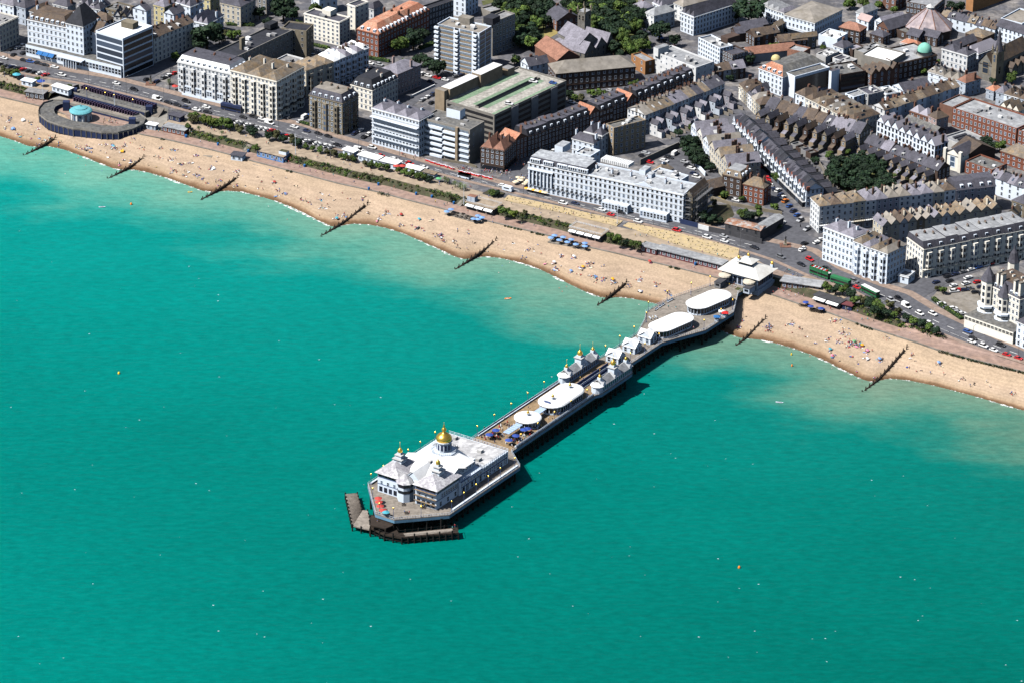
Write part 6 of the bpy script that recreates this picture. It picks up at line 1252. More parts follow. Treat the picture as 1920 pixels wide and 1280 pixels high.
def clump(m,rnd,c,r,n,sz,mi=0,flat=.8):
    for i in range(n):
        t=rnd.uniform(0,2*math.pi); z=rnd.uniform(-.55,1); q=math.sqrt(max(0,1-z*z)); k=r*(rnd.uniform(.72,1.06) if rnd.random()<.8 else rnd.uniform(.3,.8))
        p=Vector((c[0]+k*q*math.cos(t),c[1]+k*q*math.sin(t),c[2]+k*z*flat)); nrm=Vector((q*math.cos(t)+rnd.uniform(-.7,.7),q*math.sin(t)+rnd.uniform(-.7,.7),z+rnd.uniform(-.4,.8))).normalized()
        a=nrm.orthogonal().normalized(); bb=nrm.cross(a); an=rnd.uniform(0,6.28); a,bb=a*math.cos(an)+bb*math.sin(an),bb*math.cos(an)-a*math.sin(an); s=sz*rnd.uniform(.6,1.3)
        m.face([p-a*s-bb*s*.6,p+a*s*.9-bb*s*.7,p+a*s+bb*s*.6+nrm*s*.25,p-a*s*.8+bb*s*.8],mi)
def crown_mesh(seed,mat,lob=9,n=95,sz=.11,low=.35):  # unit radius 1, centre height 0
    rnd=random.Random(seed); m=MB()
    clump(m,rnd,(0,0,0),.72,n*2,sz)
    for i in range(lob):
        t=rnd.uniform(0,6.28); z=rnd.uniform(-low,.6); k=rnd.uniform(.45,.68); clump(m,rnd,(k*math.cos(t),k*math.sin(t),z),rnd.uniform(.28,.46),n,sz)
    return m.mesh('crown',[mat])
CROWN={k:[crown_mesh(i*7+j,mm) for j in range(4)] for i,(k,mm) in enumerate((('dark','leaf_dark'),('mid','leaf_mid'),('light','leaf_light'),('olive','leaf_olive')))}
tm=MB(); tm.lathe((0,0,0),[(.09,-.1),(.065,.35),(.05,.9),(.03,1.5)],7)
for t in range(5): tm.bar((0,0,.7+t*.12),(.5*math.cos(t*1.3),.5*math.sin(t*1.3),1.2+t*.12),.022)
TRUNK=tm.mesh('trunk',['bark'])
pmh=MB(); rp=random.Random(3)
for i in range(26):
    t=i*2.4; el=rp.uniform(-.5,.9); pr0=Vector((0,0,0)); prev=None
    for s in range(5):
        k=s/4; p=Vector((math.cos(t)*k*1.0,math.sin(t)*k*1.0,el*k-.75*k*k)); w=Vector((-math.sin(t),math.cos(t),0))*(.1*(1-k)+.02)
        if prev: pmh.face([prev[0]-prev[1],prev[0]+prev[1],p+w,p-w])
        prev=(p,w)
PALM=pmh.mesh('fronds',['leaf_palm'])
KIND={'dark':'dark green rounded tree','mid':'mid green bushy tree','light':'bright yellowish green tree','olive':'olive grey-green tree'}
def tree(v,x,y,r,k='dark',zb=ZG,grp=None,lab=None,hf=1.05):
    p=gv(v,(x,y),zb+r*hf); rnd=random.Random(int(x*7+y*3)); rz=rnd.uniform(0,6.28)
    t=thing('tree',lab or '%s %s %s'%(KIND[k],rnd.choice(['near','beside']) if False else 'near',where(p)),'tree',(p.x,p.y,zb),grp)
    ob('trunk',TRUNK,t,None,rz,(r,r,r*hf*.85)); ob('crown',rnd.choice(CROWN[k]),t,(0,0,r*hf),rz,(r,r*rnd.uniform(.88,1.05),r*rnd.uniform(.8,.95))); return t
def palm(v,x,y,r,zb=ZG):
    p=gv(v,(x,y),zb+2.6); t=thing('palm_tree','feathery palm tree near '+where(p),'palm tree',(p.x,p.y,zb),'palms on the promenade'); ob('trunk',TRUNK,t,None,0,(2.2,2.2,1.9)); ob('fronds',PALM,t,(0,0,2.8),x,(r,r,r)); return t
for a in [('V2',320,300,8.6),('V3',520,395,5.6,'mid'),('V3',640,340,6.4),('V3',718,300,5),('V3',700,520,4.4),('V3',850,592,5.2),('V3',780,560,3.8),('V3',1540,535,2.8,'mid'),('V4',1310,255,6.6),('V4',1450,355,4),('V4',1155,335,4.6),('V4',1180,410,3.6,'mid'),('V5',590,95,8.8),('V5',700,60,4.5),('V5',500,130,4),('V5',780,430,2.8,'mid'),('V5',830,405,2.6,'mid'),('V5',600,525,3.4),('V5',545,510,3),
  ('V2',1000,70,7.5),('V2',930,20,5),('V2',1080,120,5),('V2',860,195,3),('V2',790,110,4),('V2',1290,60,4,'mid'),('V2',1150,210,2.6,'mid'),('V2',540,310,3,'mid'),('V2',590,295,2.6,'mid'),('V2',430,330,4),('V2',500,300,2.6,'olive'),
  ('W5',85,320,4.6),('W5',60,390,4.2),('W5',105,480,3.4),('W5',190,500,3),('W4',1580,335,5.8),('W4',1640,400,4.2),('W4',1660,480,4),('W4',1765,535,2.8),('W4',1700,450,3),('W5',530,940,3.2,'mid'),('W5',600,965,3.4,'dark'),('W5',670,960,2.6,'mid'),('W5',815,1020,3,'dark'),('W5',850,1060,2.4),('W5',372,780,2.2,'mid'),('W5',675,890,1.9,'mid'),('W5',815,890,2.4,'mid'),('W5',520,820,1.8,'mid'),('W5',825,622,2.6,'mid'),('W5',180,970,3.4),('W5',260,1000,3),('W5',330,1010,2),('W4',1790,850,2.2,'olive'),
  ('W6',1490,985,4.3,'light'),('W6',1560,310,3.4),('W6',1620,350,3.2),('W6',1680,350,3.4,'mid'),('V6',350,22,4,'mid'),('V6',470,10,4,'mid'),('V6',600,45,3,'mid'),('V6',1310,62,4),('V6',1250,50,3),('V6',1790,690,3.4,'mid'),('V6',740,85,2.4,'mid'),
  ('V4',500,835,2.8),('V4',560,860,2.4,'mid'),('V4',620,870,2.4,'olive'),('V4',700,825,2.6,'mid'),('V4',770,830,2.6,'mid'),('V4',840,835,2.2,'mid'),('V4',1070,750,2.4,'mid'),('V4',1110,735,2.2,'mid'),('V4',1060,960,2,'mid'),('V4',930,420,3.4),('V4',1010,400,4.4,'mid'),('V4',960,480,3),('V4',40,520,3),('V3',560,540,1.6,'mid'),('V1',1560,500,2.6,'mid'),('V1',1780,390,4.5)]: tree(*a)
rnd=random.Random(5)
def inpoly(x,y,P):
    c=False
    for i in range(len(P)):
        a,b_=P[i],P[i-1]
        if (a[1]>y)!=(b_[1]>y) and x<(b_[0]-a[0])*(y-a[1])/(b_[1]-a[1])+a[0]: c=not c
    return c
def grove(v,P,n,r0,r1,ks,gap,grp,lab,zb=ZG):
    pts=[];tries=0
    xs=[p[0] for p in P];ys=[p[1] for p in P]
    while len(pts)<n and tries<6000:
        tries+=1; x,y=rnd.uniform(min(xs),max(xs)),rnd.uniform(min(ys),max(ys))
        if inpoly(x,y,P) and all((x-a)**2+((y-b_)*1.5)**2>gap*gap for a,b_ in pts):
            pts.append((x,y)); k=rnd.choice(ks); tree(v,x,y,rnd.uniform(r0,r1),k,zb,grp,'%s %s'%(KIND[k],lab))
grove('V4',[(-130,0),(300,-40),(288,120),(270,330),(230,370),(60,390),(0,330),(-60,150)],26,4,6.5,['dark','dark','dark','mid'],58,'wood left of the brick house','in the wood left of the flint church')
grove('V4',[(470,-30),(900,-40),(1090,60),(1120,180),(1080,290),(960,330),(890,300),(740,200),(720,40),(580,60),(500,150)],34,4,6.5,['dark','dark','mid'],58,'wood behind the flint church','in the wood behind the flint church')
grove('V4',[(870,420),(960,380),(1120,350),(1200,390),(1060,460),(900,470)],6,3.2,4.6,['dark','mid'],60,'trees right of the flint church','right of the flint church')
for a in [('V6',250,560,2.2,'mid'),('V6',600,690,2.2,'mid'),('V6',1000,640,2,'mid'),('V6',880,820,2.2,'dark'),('V6',1130,560,2,'mid'),('V6',1420,760,2.4,'mid'),('V6',1620,720,2.6,'dark'),('W6',160,430,2.2,'mid'),('W6',40,470,2.4,'dark'),('W6',330,400,2,'mid'),('W6',760,600,2.2,'mid'),('W6',860,640,1.8,'olive'),('W6',1180,620,2,'mid'),('V5',420,690,2.2,'dark'),('V5',250,1130,2.2,'mid'),('V5',330,1100,1.8,'mid'),('V5',700,300,2.2,'mid'),('V5',1250,420,2,'mid'),('V4',1620,620,2,'mid'),('V4',1480,1180,2.4,'dark'),('V4',1600,1130,2.2,'mid'),('V4',1340,1170,2,'mid'),('V1',640,150,2,'mid'),('V1',1330,250,2.4,'dark'),('V2',620,70,2.2,'mid')]: tree(*a,grp='small back garden trees')
grove('W5',[(1290,540),(1360,470),(1540,455),(1700,480),(1840,580),(1850,690),(1700,720),(1500,730),(1350,680)],20,4.2,5.6,['dark'],88,'dark garden trees','in the dark clump behind the cream terrace')
P_=[('W2',195,200,2.6,'olive'),('W2',235,215,2.0,'olive'),('W2',300,215,2.6,'light'),('W2',375,225,3.3,'light'),('W2',425,245,2.8,'mid'),('W2',490,235,3.8,'mid'),('W2',530,265,2.6,'mid'),('W2',610,290,2.6,'olive'),('W2',700,300,2.6,'dark'),('W2',740,320,2.8,'dark'),('W2',880,350,2.8,'dark'),('W2',940,350,2.8,'olive'),('W2',1000,380,2.4,'dark'),('W2',1090,385,2.8,'olive'),('W2',1130,415,2.6,'dark'),('W2',1200,445,1.8,'mid'),('W2',1260,465,1.8,'mid'),('W2',1330,480,2,'mid'),('W2',1390,500,1.8,'olive'),('W2',1450,510,2.2,'olive'),('W2',1520,535,1.8,'mid'),('W2',1570,545,1.8,'olive'),('W2',1630,560,2,'mid'),
 ('W3',40,540,2,'mid'),('W3',90,550,2,'olive'),('W3',210,600,1.8,'olive'),('W3',260,605,2.2,'mid'),('W3',330,620,2.2,'mid'),('W3',395,630,2.4,'mid'),('W3',500,660,1.9,'light'),('W3',560,670,2.4,'mid'),('W3',620,690,2.4,'mid'),('W3',680,700,2.6,'mid'),('W3',740,715,2.6,'mid'),('W3',790,735,2.2,'dark'),('W3',1340,860,2.2,'mid'),('W3',1385,865,2,'dark'),
 ('P4',555,430,2.6,'mid'),('P4',610,445,2.8,'dark'),('P4',660,450,3.0,'mid'),('P4',715,475,2.8,'dark'),('P4',740,520,2.6,'mid'),('P4',800,520,2.6,'olive'),('P4',850,540,3.6,'dark'),('P4',905,560,3.4,'mid'),('P4',880,590,3,'dark'),('P4',980,555,2.4,'olive'),('P4',960,605,2.6,'dark'),('P4',1040,595,2.2,'olive'),('P4',1010,620,2.0,'mid'),('P4',1100,640,2.6,'dark'),('P4',1150,660,2.6,'mid'),('P4',1200,680,2.8,'dark'),('P4',1250,705,2.4,'mid'),('P4',1300,730,2.4,'dark'),('P4',1345,450,2.2,'mid'),('P4',1310,440,1.6,'olive'),
 ('V1',85,640,2.4,'olive'),('V1',140,640,3,'mid'),('V1',30,620,2.4,'olive'),('V1',330,700,1.8,'mid'),('V1',620,770,1.4,'mid'),('V1',1720,1030,2.8,'mid'),('V1',1670,1120,1.8,'mid'),('V1',1840,1070,3.2,'light'),('V1',1880,1100,2.2,'mid'),('P5',860,300,2.6,'mid'),('P5',905,305,2,'mid'),('P5',965,335,2.4,'light'),('P5',1065,320,1.3,'olive'),('W4',875,1145,2.0,'mid'),('W4',935,1170,2.6,'mid'),('W4',1080,1215,2.2,'mid'),('W4',1010,1200,1.8,'dark'),('W4',1130,1220,1.8,'mid'),('W2',750,455,2.2,'mid')]
for a in P_: tree(*a,grp='small trees on the promenade')
for a in [('V1',1500,715,1.8),('W2',455,320,1.5),('W2',250,280,1.5),('W3',945,745,2),('W3',920,730,1.8),('W3',1010,770,2),('W3',1060,785,2.2),('W3',1090,800,2),('W3',950,865,2.4),('V1',1770,1020,1.4)]: palm(*a)
# planted banks: dense mixed shrubs
def bank(name,x0,x1,dens,lab,lo=8.9,hi=12.0,zh=1.0):
    m=MB(); rr=random.Random(int(x0)); idx=[i for i in range(NS) if x0<=pix((B1[i].x,B1[i].y,6))[0]<=x1]
    for i in idx:
        for j in range(dens):
            d=rr.uniform(lo,hi); p=offs(pls,0) if False else None
            q=B1[i].lerp(B2[i],(d-8.4)/3.8); q=q.lerp(B1[min(NS-1,i+1)].lerp(B2[min(NS-1,i+1)],(d-8.4)/3.8),rr.random()); z=PZ[i]+.2+(d-8.4)/3.8*(7.4-PZ[i]); s=rr.uniform(.6,1.35)*zh
            clump(m,rr,(q.x,q.y,z+s*.3),s,26,.26,rr.choice([0,0,1,1,2,3]))
    if m.v: m.build('shrubbery',['leaf_dark','leaf_mid','leaf_light','leaf_olive'],label=lab,cat='shrubs',kind='stuff',center=True)
bank('b',-60,46,3,'low green shrubs on the bank at the left edge of the promenade')
bank('b',346,462,3,'mixed green shrubs on the bank between brick kiosk and lifeguard hut')
bank('b',533,650,3,'mixed green shrubs on the bank right of the blue beach shelter')
bank('b',657,722,3,'dense green shrubs on the bank right of the bank steps')
bank('b',722,800,1,'sparse shrubs along the ramp on the planted bank',zh=.8)
bank('b',800,866,3,'shrubs and palms on the bank left of the beach cafe')
bank('b',925,1074,3,'bright green shrubs on the bank between the two cafes')
bank('b',1136,1206,3,'rounded shrubs on the bank right of the terrace cafe')
bank('b',1535,1700,2,'shrubs on the bank below the promenade trees right of the pier')
bank('b',1700,1765,3,'dark low shrubs on the bank beside the road at right')
def hedge(v,a,c,w,h,lab):
    A=gv(v,a,ZG);B=gv(v,c,ZG); m=MB(); rr=random.Random(int(a[0])); n=int((B-A).length/.8); m2=MB()
    e=(B-A).normalized(); nn=Vector((-e.y,e.x,0))*w/2; m2.prism([(A-nn)[:2],(B-nn)[:2],(B+nn)[:2],(A+nn)[:2]],ZG,ZG+h*.8)
    r=thing('hedge',lab,'hedge',tuple(A)); m2.build('stems',['leaf_dark'],r)
    for i in range(n): q=A.lerp(B,i/n); clump(m,rr,(q.x,q.y,ZG+h*.55),w*.62,24,.28)
    m.build('foliage',['leaf_mid'],r)
hedge('Q5',(245,800),(370,890),2,1.6,'clipped hedge at the left of the forecourt, beside the road'); hedge('Q5',(370,890),(510,985),2,1.6,'clipped hedge at the right of the forecourt, beside the road')
hedge('V2',(500,225),(740,235),2,1.6,'bright hedge in front of the pale yellow villa'); hedge('V3',(700,440),(840,385),2.2,1.6,'yellow-green hedge left of the tan-panelled tower'); hedge('V3',(240,525),(430,555),2,1.6,'yellow-green hedge below the orange-roofed mansions'); hedge('V2',(1220,395),(1410,440),2,1.4,'hedge in front of the plain cream flats'); hedge('W2',(1165,245),(1310,290),1.6,1.3,'garden hedge left of the brown stone hotel entrance'); hedge('W2',(1365,300),(1520,345),1.6,1.3,'garden hedge right of the brown stone hotel entrance')
def lawn(v,P,mat,name='lawn',z=.05):
    m=MB(); m.face([tuple(gv(v,p,ZG+z)) for p in P]); m.build(name,[mat],kind='structure')
lawn('V3',[(920,620),(1010,630),(1090,650),(1000,690),(920,665)],'lawn'); lawn('V4',[(285,260),(400,240),(405,300),(330,340),(285,330)],'lawn'); lawn('W5',[(290,790),(360,745),(420,790),(380,830)],'lawn'); lawn('W4',[(1850,770),(1900,760),(1900,830),(1860,830)],'lawn'); lawn('V3',[(1245,10),(1390,-20),(1400,10),(1260,50)],'grass')
lawn('V4',[(-200,-60),(320,-60),(290,340),(60,420),(-100,300)],'grass',z=.03); lawn('V4',[(460,-60),(1100,-60),(1220,360),(1060,470),(880,480),(700,250)],'grass',z=.03); lawn('W5',[(1240,600),(1400,440),(1720,450),(1890,640),(1700,760),(1450,760)],'grass',z=.03)
lawn('W5',[(170,880),(420,870),(460,960),(400,1040),(200,1060)],'soil','rubble_ground',.04)
# ---------------------------------------------------------------- groynes, surf, things in the sea
def groyne(v1,root,v2,tip,lab,z0=2.9):
    A=gv(v1,root,z0); B=gv(v2,tip,-.25); L=(B-A).length; e=(B-A)/L; r=thing('groyne',lab,'groyne',(A.x,A.y,0),'timber groynes across the beach')
    nn=Vector((-e.y,e.x,0)).normalized()*.34; m=MB(); n=14
    for i in range(n):
        p=A.lerp(B,i/n); q=A.lerp(B,(i+1)/n)
        if i<1: continue
        s=0; p=p.copy();q=q.copy(); p.z=max(p.z-.1,beach_h(p)+.55) if i<n*.8 else p.z; q.z=max(q.z-.1,beach_h(q)+.55) if i+1<n*.8 else q.z
        for sg in (1,): m.v+=[]; 
        i0=len(m.v); 
        for x in (p,q):
            for o,z in ((-nn,-2.5),(nn,-2.5),(nn,x.z+0),(-nn,x.z+0)): m.v.append((x.x+o.x,x.y+o.y,z))
        for k in range(4): kk=(k+1)%4; m.f.append((i0+k,i0+kk,i0+4+kk,i0+4+k)); m.m.append(0)
    m.build('plank_wall',['timber'],r)
    pm_=MB(); pm_.box((0,0,-.6),(.42,.42,3.6)); me=pm_.mesh('post',['timber'])
    for i in range(int(L/1.7)):
        p=A.lerp(B,i*1.7/L)+nn*1.1*(1 if i%2 else -1); p.z=max(p.z,beach_h(p)+.6); ob('post',me,r,(p.x-A.x,p.y-A.y,p.z-.35+ (0 if i*1.7/L<.5 else .1)))
groyne('W1',(498,603),'W1',(190,780),'dark timber groyne at the far left of the beach',2.2)
groyne('W1',(1285,785),'W1',(930,990),'dark timber groyne right of the bandstand beach',2.4)
groyne('W2',(605,712),'W2',(235,945),'dark timber groyne below the lifeguard hut')
groyne('W2',(1760,965),'W2',(1310,1265),'dark timber groyne below the bank steps')
groyne('P5',(815,570),'P5',(410,855),'dark timber groyne in mid beach between the cafes')
groyne('P3',(300,360),'P5',(1680,1170),'dark timber groyne next left of the pier')
groyne('P3',(1690,728),'P3',(1360,1025),'short dark timber groyne just right of the pier')
groyne('P4',(1102,883),'P4',(782,1162),'long dark timber groyne on the right-hand beach')
def foam_mat(name,thr):
    m=bpy.data.materials.new(name); m.use_nodes=True; n=m.node_tree.nodes;l=m.node_tree.links; b_=n['Principled BSDF']; b_.inputs['Base Color'].default_value=(.85,.86,.85,1); b_.inputs['Roughness'].default_value=.8
    ge=n.new('ShaderNodeNewGeometry'); no=n.new('ShaderNodeTexNoise'); no.inputs['Scale'].default_value=.55; no.inputs['Detail'].default_value=5; no.inputs['Roughness'].default_value=.7; l.new(ge.outputs['Position'],no.inputs['Vector'])
    mr=n.new('ShaderNodeMapRange'); mr.inputs[1].default_value=thr; mr.inputs[2].default_value=thr+.12; l.new(no.outputs[0],mr.inputs[0]); l.new(mr.outputs[0],b_.inputs['Alpha']); MT[name]=m
foam_mat('foam',.46); foam_mat('thinfoam',.53)
wx=[pix(p)[0] for p in wls]
nrmw=offs(wls,1.0)
def foam(x0,x1,w,mat,lab):
    idx=[i for i in range(NS) if x0<=wx[i]<=x1]
    if len(idx)<2: return
    m=MB(); a0=len(idx)-1
    rows=[]
    for j,i in enumerate(idx):
        k=math.sin(math.pi*(j+.3)/(a0+.6))**.6 if w>.9 else 1; n_=(nrmw[i]-wls[i]); rows.append([(wls[i].x+n_.x*.35,wls[i].y+n_.y*.35,.1),(wls[i].x-n_.x*w*k*.5,wls[i].y-n_.y*w*k*.5,.09),(wls[i].x-n_.x*w*k,wls[i].y-n_.y*w*k,.06)])
    for r0,r1 in zip(rows,rows[1:]):
        for k in range(2): m.face([r0[k],r1[k],r1[k+1],r0[k+1]])
    m.build('surf_foam',[mat],label=lab,cat='foam',kind='stuff',center=True)
foam(-200,2200,.8,'thinfoam','thin broken line of swash foam along the whole waterline')
for i,(x0,x1,w) in enumerate([(154,177,2.2),(185,202,1.8),(218,230,1.8),(309,349,2.6),(446,462,1.4),(512,606,2.8),(602,624,1.8),(795,818,1.6),(824,851,2.2),(904,926,1.6),(958,1012,1.8),(1034,1064,2.4),(1097,1130,1.4),(1424,1455,1.8),(1528,1553,1.5),(1556,1602,1.6),(1862,1902,1.8)]): foam(x0,x1,w*.45+.35,'foam','white surf %s'%('left of the first groyne','below the bandstand','left of the second groyne','below the long offwhite hotel','right of the third groyne','in a long arc below the bank steps','left of the fourth groyne','right of the fourth groyne','in mid beach','right of the fifth groyne','below the terrace cafe','below the beach in front of the long shelter','left of the sixth groyne','right of the pier','below the crowd right of the pier','left of the long right-hand groyne','at the far right edge')[i])
m=MB(); rr=random.Random(11)
for i in range(170):
    x,y=rr.uniform(0,1920),rr.uniform(300,1280); p=g(x,y,.12)
    lim=np_d=None
    if y<300+ x*.31+60: continue
    s=rr.uniform(.08,.27); a=rr.uniform(-.4,.4); pts_=[(p.x+s*1.6*math.cos(t)*math.cos(a)-s*.5*math.sin(t)*math.sin(a),p.y+s*1.6*math.cos(t)*math.sin(a)+s*.7*math.sin(t)*math.cos(a),.12) for t in [k*1.05 for k in range(6)]]; m.face(pts_)
m.build('whitecaps',['white'],label='scattered tiny white wave crests across the open sea',cat='foam',kind='stuff',center=True)
def buoy(x,y,c,lab,r=.55):
    p=g(x,y,0); t=thing('buoy',lab,'buoy',tuple(p)); m=MB(); m.lathe(tuple(p),[(r*.5,-.5),(r,-.1),(r,.4),(r*.6,.9),(r*.15,1.1)],10); m.build('float',[c],t,smooth=True); m=MB(); m.bar((p.x,p.y,.9),(p.x,p.y,1.7),.06); m.build('top_ring',['iron'],t)
buoy(223,700,'yel','yellow buoy alone in the open sea at left'); buoy(1386,1064,'ora','orange buoy alone in the open sea at lower right'); buoy(246,384,'ora','orange buoy off the left beach near the white kayak'); buoy(1485,686,'ora','orange float off the right-hand beach beyond the pier',.38); buoy(1484,665,'yel','small yellow float close to the right-hand shore',.38)
def boat(x,y,c,lab,cat,l=2.8,w=1.0,rz=.3,inflat=True):
    p=g(x,y,0); t=thing(cat.replace(' ','_'),lab,cat,tuple(p)); m=MB(); cs,sn=math.cos(rz),math.sin(rz)
    T=lambda a,b_,z:(p.x+cs*a-sn*b_,p.y+sn*a+cs*b_,z)
    o=[(math.cos(k*math.pi/7)*l/2*(1.0 if math.cos(k*math.pi/7)<0.8 else 1.1),math.sin(k*math.pi/7)*w/2) for k in range(14)]
    m.loft([T(a*.85,b_*.7,-.2) for a,b_ in o],[T(a,b_,.28) for a,b_ in o]); m.loft([T(a,b_,.28) for a,b_ in o],[T(a*.72,b_*.6,.28) for a,b_ in o]); m.face([T(a*.72,b_*.6,.1) for a,b_ in o],1); m.build('hull',[c,'offwhite'],t); m=MB(); m.bar(T(-.2,-.9,.6),T(.3,.9,.75),.05); m.build('paddle',['iron'],t); return t
boat(952,560.5,'ora','orange inflatable dinghy floating in the shallows at mid picture','dinghy',3.2,1.5); boat(191,389,'white','white and pink kayak off the left-hand beach','kayak',3.2,.9,.1); boat(1461,754,'white','white and blue kayak off the right-hand beach','kayak',3.4,.9,-.2); boat(356,361,'yel','yellow inflatable ring boat beside the third groyne','dinghy',2.2,1.4)

def slab(v,P,lab,z=4.75):
    m=MB(); m.prism([gv(v,p,z)[:2] for p in P],z-.8,z); m.build('concrete_slab',['rtan'],label=lab,cat='slab',center=True)
slab('W2',[(725,610),(870,645),(910,625),(770,590)],'pale concrete slab on the shingle below the blue beach shelter',4.6); slab('W2',[(285,530),(360,548),(415,495),(395,488),(345,522),(295,515)],'bent pale concrete path on the shingle left of the lifeguard hut',4.5); slab('P5',[(80,245),(150,262),(360,300),(330,285),(130,235)],'pale concrete step along the promenade wall left of the beach cafe',4.7)
def hedgerow(x0,x1,lab,s0=.5):
    m=MB(); rr=random.Random(int(x0)); px_=[pix(p)[0] for p in pls]
    for i in range(NS):
        if x0<=px_[i]<=x1:
            for k in range(2): q=pls[i].lerp(pls[min(NS-1,i+1)],rr.random()); clump(m,rr,(q.x-.3,q.y-.9,PZ[i]-.1),rr.uniform(.6,1.3)*s0*1.6,22,.25,rr.choice([0,0,1]))
    m.build('wall_scrub',['leaf_dark','leaf_olive'],label=lab,cat='shrubs',kind='stuff',center=True)
hedgerow(1758,2000,'dark scrub growing along the promenade wall at the far right'); hedgerow(1604,1637,'dark scrub along the promenade wall right of the pier'); hedgerow(1255,1275,'small dark scrub at the wall below the long brick shelter'); hedgerow(708,726,'dark bush at the wall right of the bank steps',.9); hedgerow(536,546,'small bush at the wall below the blue beach shelter'); hedgerow(298,306,'dark bush at the wall right of the bandstand'); hedgerow(940,975,'patchy scrub at the wall between the two cafes',.4); hedgerow(995,1022,'patchy scrub at the wall left of the terrace cafe deck',.45)
# ---------------------------------------------------------------- bandstand arena
bs=thing('bandstand','sunken seafront bandstand arena with turquoise dome and curved gallery','bandstand',(*gv('V1',(718,1060),4.5).xy,4.5))
OU=[(575,905),(470,900),(385,925),(345,975),(350,1030),(420,1085),(520,1118),(650,1150),(720,1155),(900,1185),(1050,1188),(1180,1160),(1275,1115),(1300,1060),(1240,1020),(1190,1030)]
IN=[(575,922),(530,930),(492,950),(478,980),(490,1010),(530,1032),(640,1072),(700,1085),(760,1088),(880,1110),(1000,1124),(1090,1118),(1150,1092),(1180,1062),(1175,1050),(1165,1045)]
m=MB(); zt=7.2; o=[gv('V1',p,zt) for p in OU]; i_=[gv('V1',p,zt) for p in IN]
for k in range(len(o)-1): m.face([o[k],o[k+1],i_[k+1],i_[k]])
m.build('gallery_roof',['felt'],bs)
m=MB()
for L_ in (o,i_):
    for a,c in zip(L_,L_[1:]): m.face([(a.x,a.y,3.2),(c.x,c.y,3.2),(c.x,c.y,zt-.02),(a.x,a.y,zt-.02)],0)
for a,c in zip(o,o[1:]):
    m.face([(a.x,a.y,zt-.6),(c.x,c.y,zt-.6),(c.x,c.y,zt+.9),(a.x,a.y,zt+.9)],1)
m.build('gallery_wall',['navy','concrete'],bs)
gp=MB(); gp.box((0,0,0),(.35,.35,3.9)); gp=gp.mesh('gallery_post',['concrete'])
for a,c in zip(o,o[1:]):
    n_=max(1,int((c-a).length/2.5)); d=(c-a).normalized()
    for k in range(n_): p=a.lerp(c,k/n_); ob('gallery_post',gp,bs,(p.x+d.y*.15-ORG[bs.name][0],p.y-d.x*.15-ORG[bs.name][1],5.2-4.5))
m=MB(); m.face([(*gv('V1',p,5.2).xy,5.2) for p in [(500,960),(640,1075),(900,1115),(1120,1110),(1190,1060),(1240,1010),(640,870),(580,900)]]); m.build('arena_floor',['pinkpave'],bs)
c=gv('V1',(718,985),10); H_=5.3
m=MB(); m.lathe((c.x,c.y,4.7),[(5.2,0),(5.2,5.2)],10,0)
for k in range(10):
    t=k*math.pi/5; m.box((c.x+5.25*math.cos(t),c.y+5.25*math.sin(t),7.3),(.4,.7,5.2),t,0)
    t+=math.pi/10; m.box((c.x+4.97*math.cos(t),c.y+4.97*math.sin(t),7.2),(.1,1.5,3.4),t,1)
m.build('stage_wall',['offwhite','pane'],bs)
m=MB(); m.lathe((c.x,c.y,9.9),[(5.9,0),(5.8,.35),(5,1.0),(3.2,1.5),(3.2,1.8),(2,2.2),(.5,2.5),(.3,3.3)],20); m.build('turquoise_dome',['turq'],bs,smooth=False)
def tier(z,A,B,dep,mat,nm):
    a,c=gv('V1',A,z),gv('V1',B,z); e=(c-a).normalized(); n=Vector((-e.y,e.x,0)); m=MB(); m.prism([a[:2],c[:2],(c+n*dep)[:2],(a+n*dep)[:2]],4,z); m.build(nm,[mat],bs); return a,c,e,n
mk('plum',(.07,.045,.085),var=.2)
a,c,e,n=tier(6.2,(600,930),(1170,1075),6.5,'gplanks','lower_tier'); a2,c2,e2,n2=tier(ZG+.35,(645,835),(1290,1005),7,'felt','upper_deck')
for (p,q,e_,n_,z,off) in ((a,c,e,n,6.2,6.2),(a2,c2,e2,n2,ZG+.35,8.2)):
    L=(q-p).length; rz=math.atan2(e_.y,e_.x); k=int(L/1.7)
    pb=MB(); pb.box((0,0,.9),(.45,2.4,1.7)); pb.box((0,-1.1,1.75),(.55,.5,.3)); pme_=pb.mesh('pergola_bay',['plum'])
    for i in range(k+1):
        s=p+e_*(i*1.7)+n_*off; ob('pergola_bay',pme_,bs,(s.x-ORG[bs.name][0],s.y-ORG[bs.name][1],z-4.5),rz)
    m=MB(); s=p.lerp(q,.5)+n_*(off+1.6); m.box((s.x,s.y,z+.9),(L,.3,2.0),rz); m.build('back_screen',['navy'],bs)
    m=MB(); s=p.lerp(q,.5)-n_*.1; m.box((s.x,s.y,(z+4.6)/2),(L*.98,.2,z-4.7),rz); m.build('colonnade',['navy'],bs)
    m=MB(); s=p.lerp(q,.5)+n_*.3; m.box((s.x,s.y,z+.5),(L,.12,1.0),rz); m.build('front_parapet',['concrete'],bs)
for nm_,A in (('corner_pavilion',(1325,965)),('corner_pavilion',(655,810)),('corner_pavilion',(1175,1075)),('corner_pavilion',(590,925))):
    p=gv('V1',A,ZG+1); m=MB(); m.prism([(p.x-1.7,p.y-1.6),(p.x+1.7,p.y-1.6),(p.x+1.7,p.y+1.6),(p.x-1.7,p.y+1.6)],4.5,ZG+2.4); m.build(nm_,['navy'],bs)
for x,y in ((770,800),(935,838),(1180,900),(1015,858)):
    q=gv('V1',(x,y),ZG+4.5); q.z=ZG+.35; r=thing('street_lamp','twin-globe lamp on the bandstand upper deck near its railing','lamp',tuple(q),'bandstand deck lamps'); ob('post',lme,r); ob('globe',gme,r)
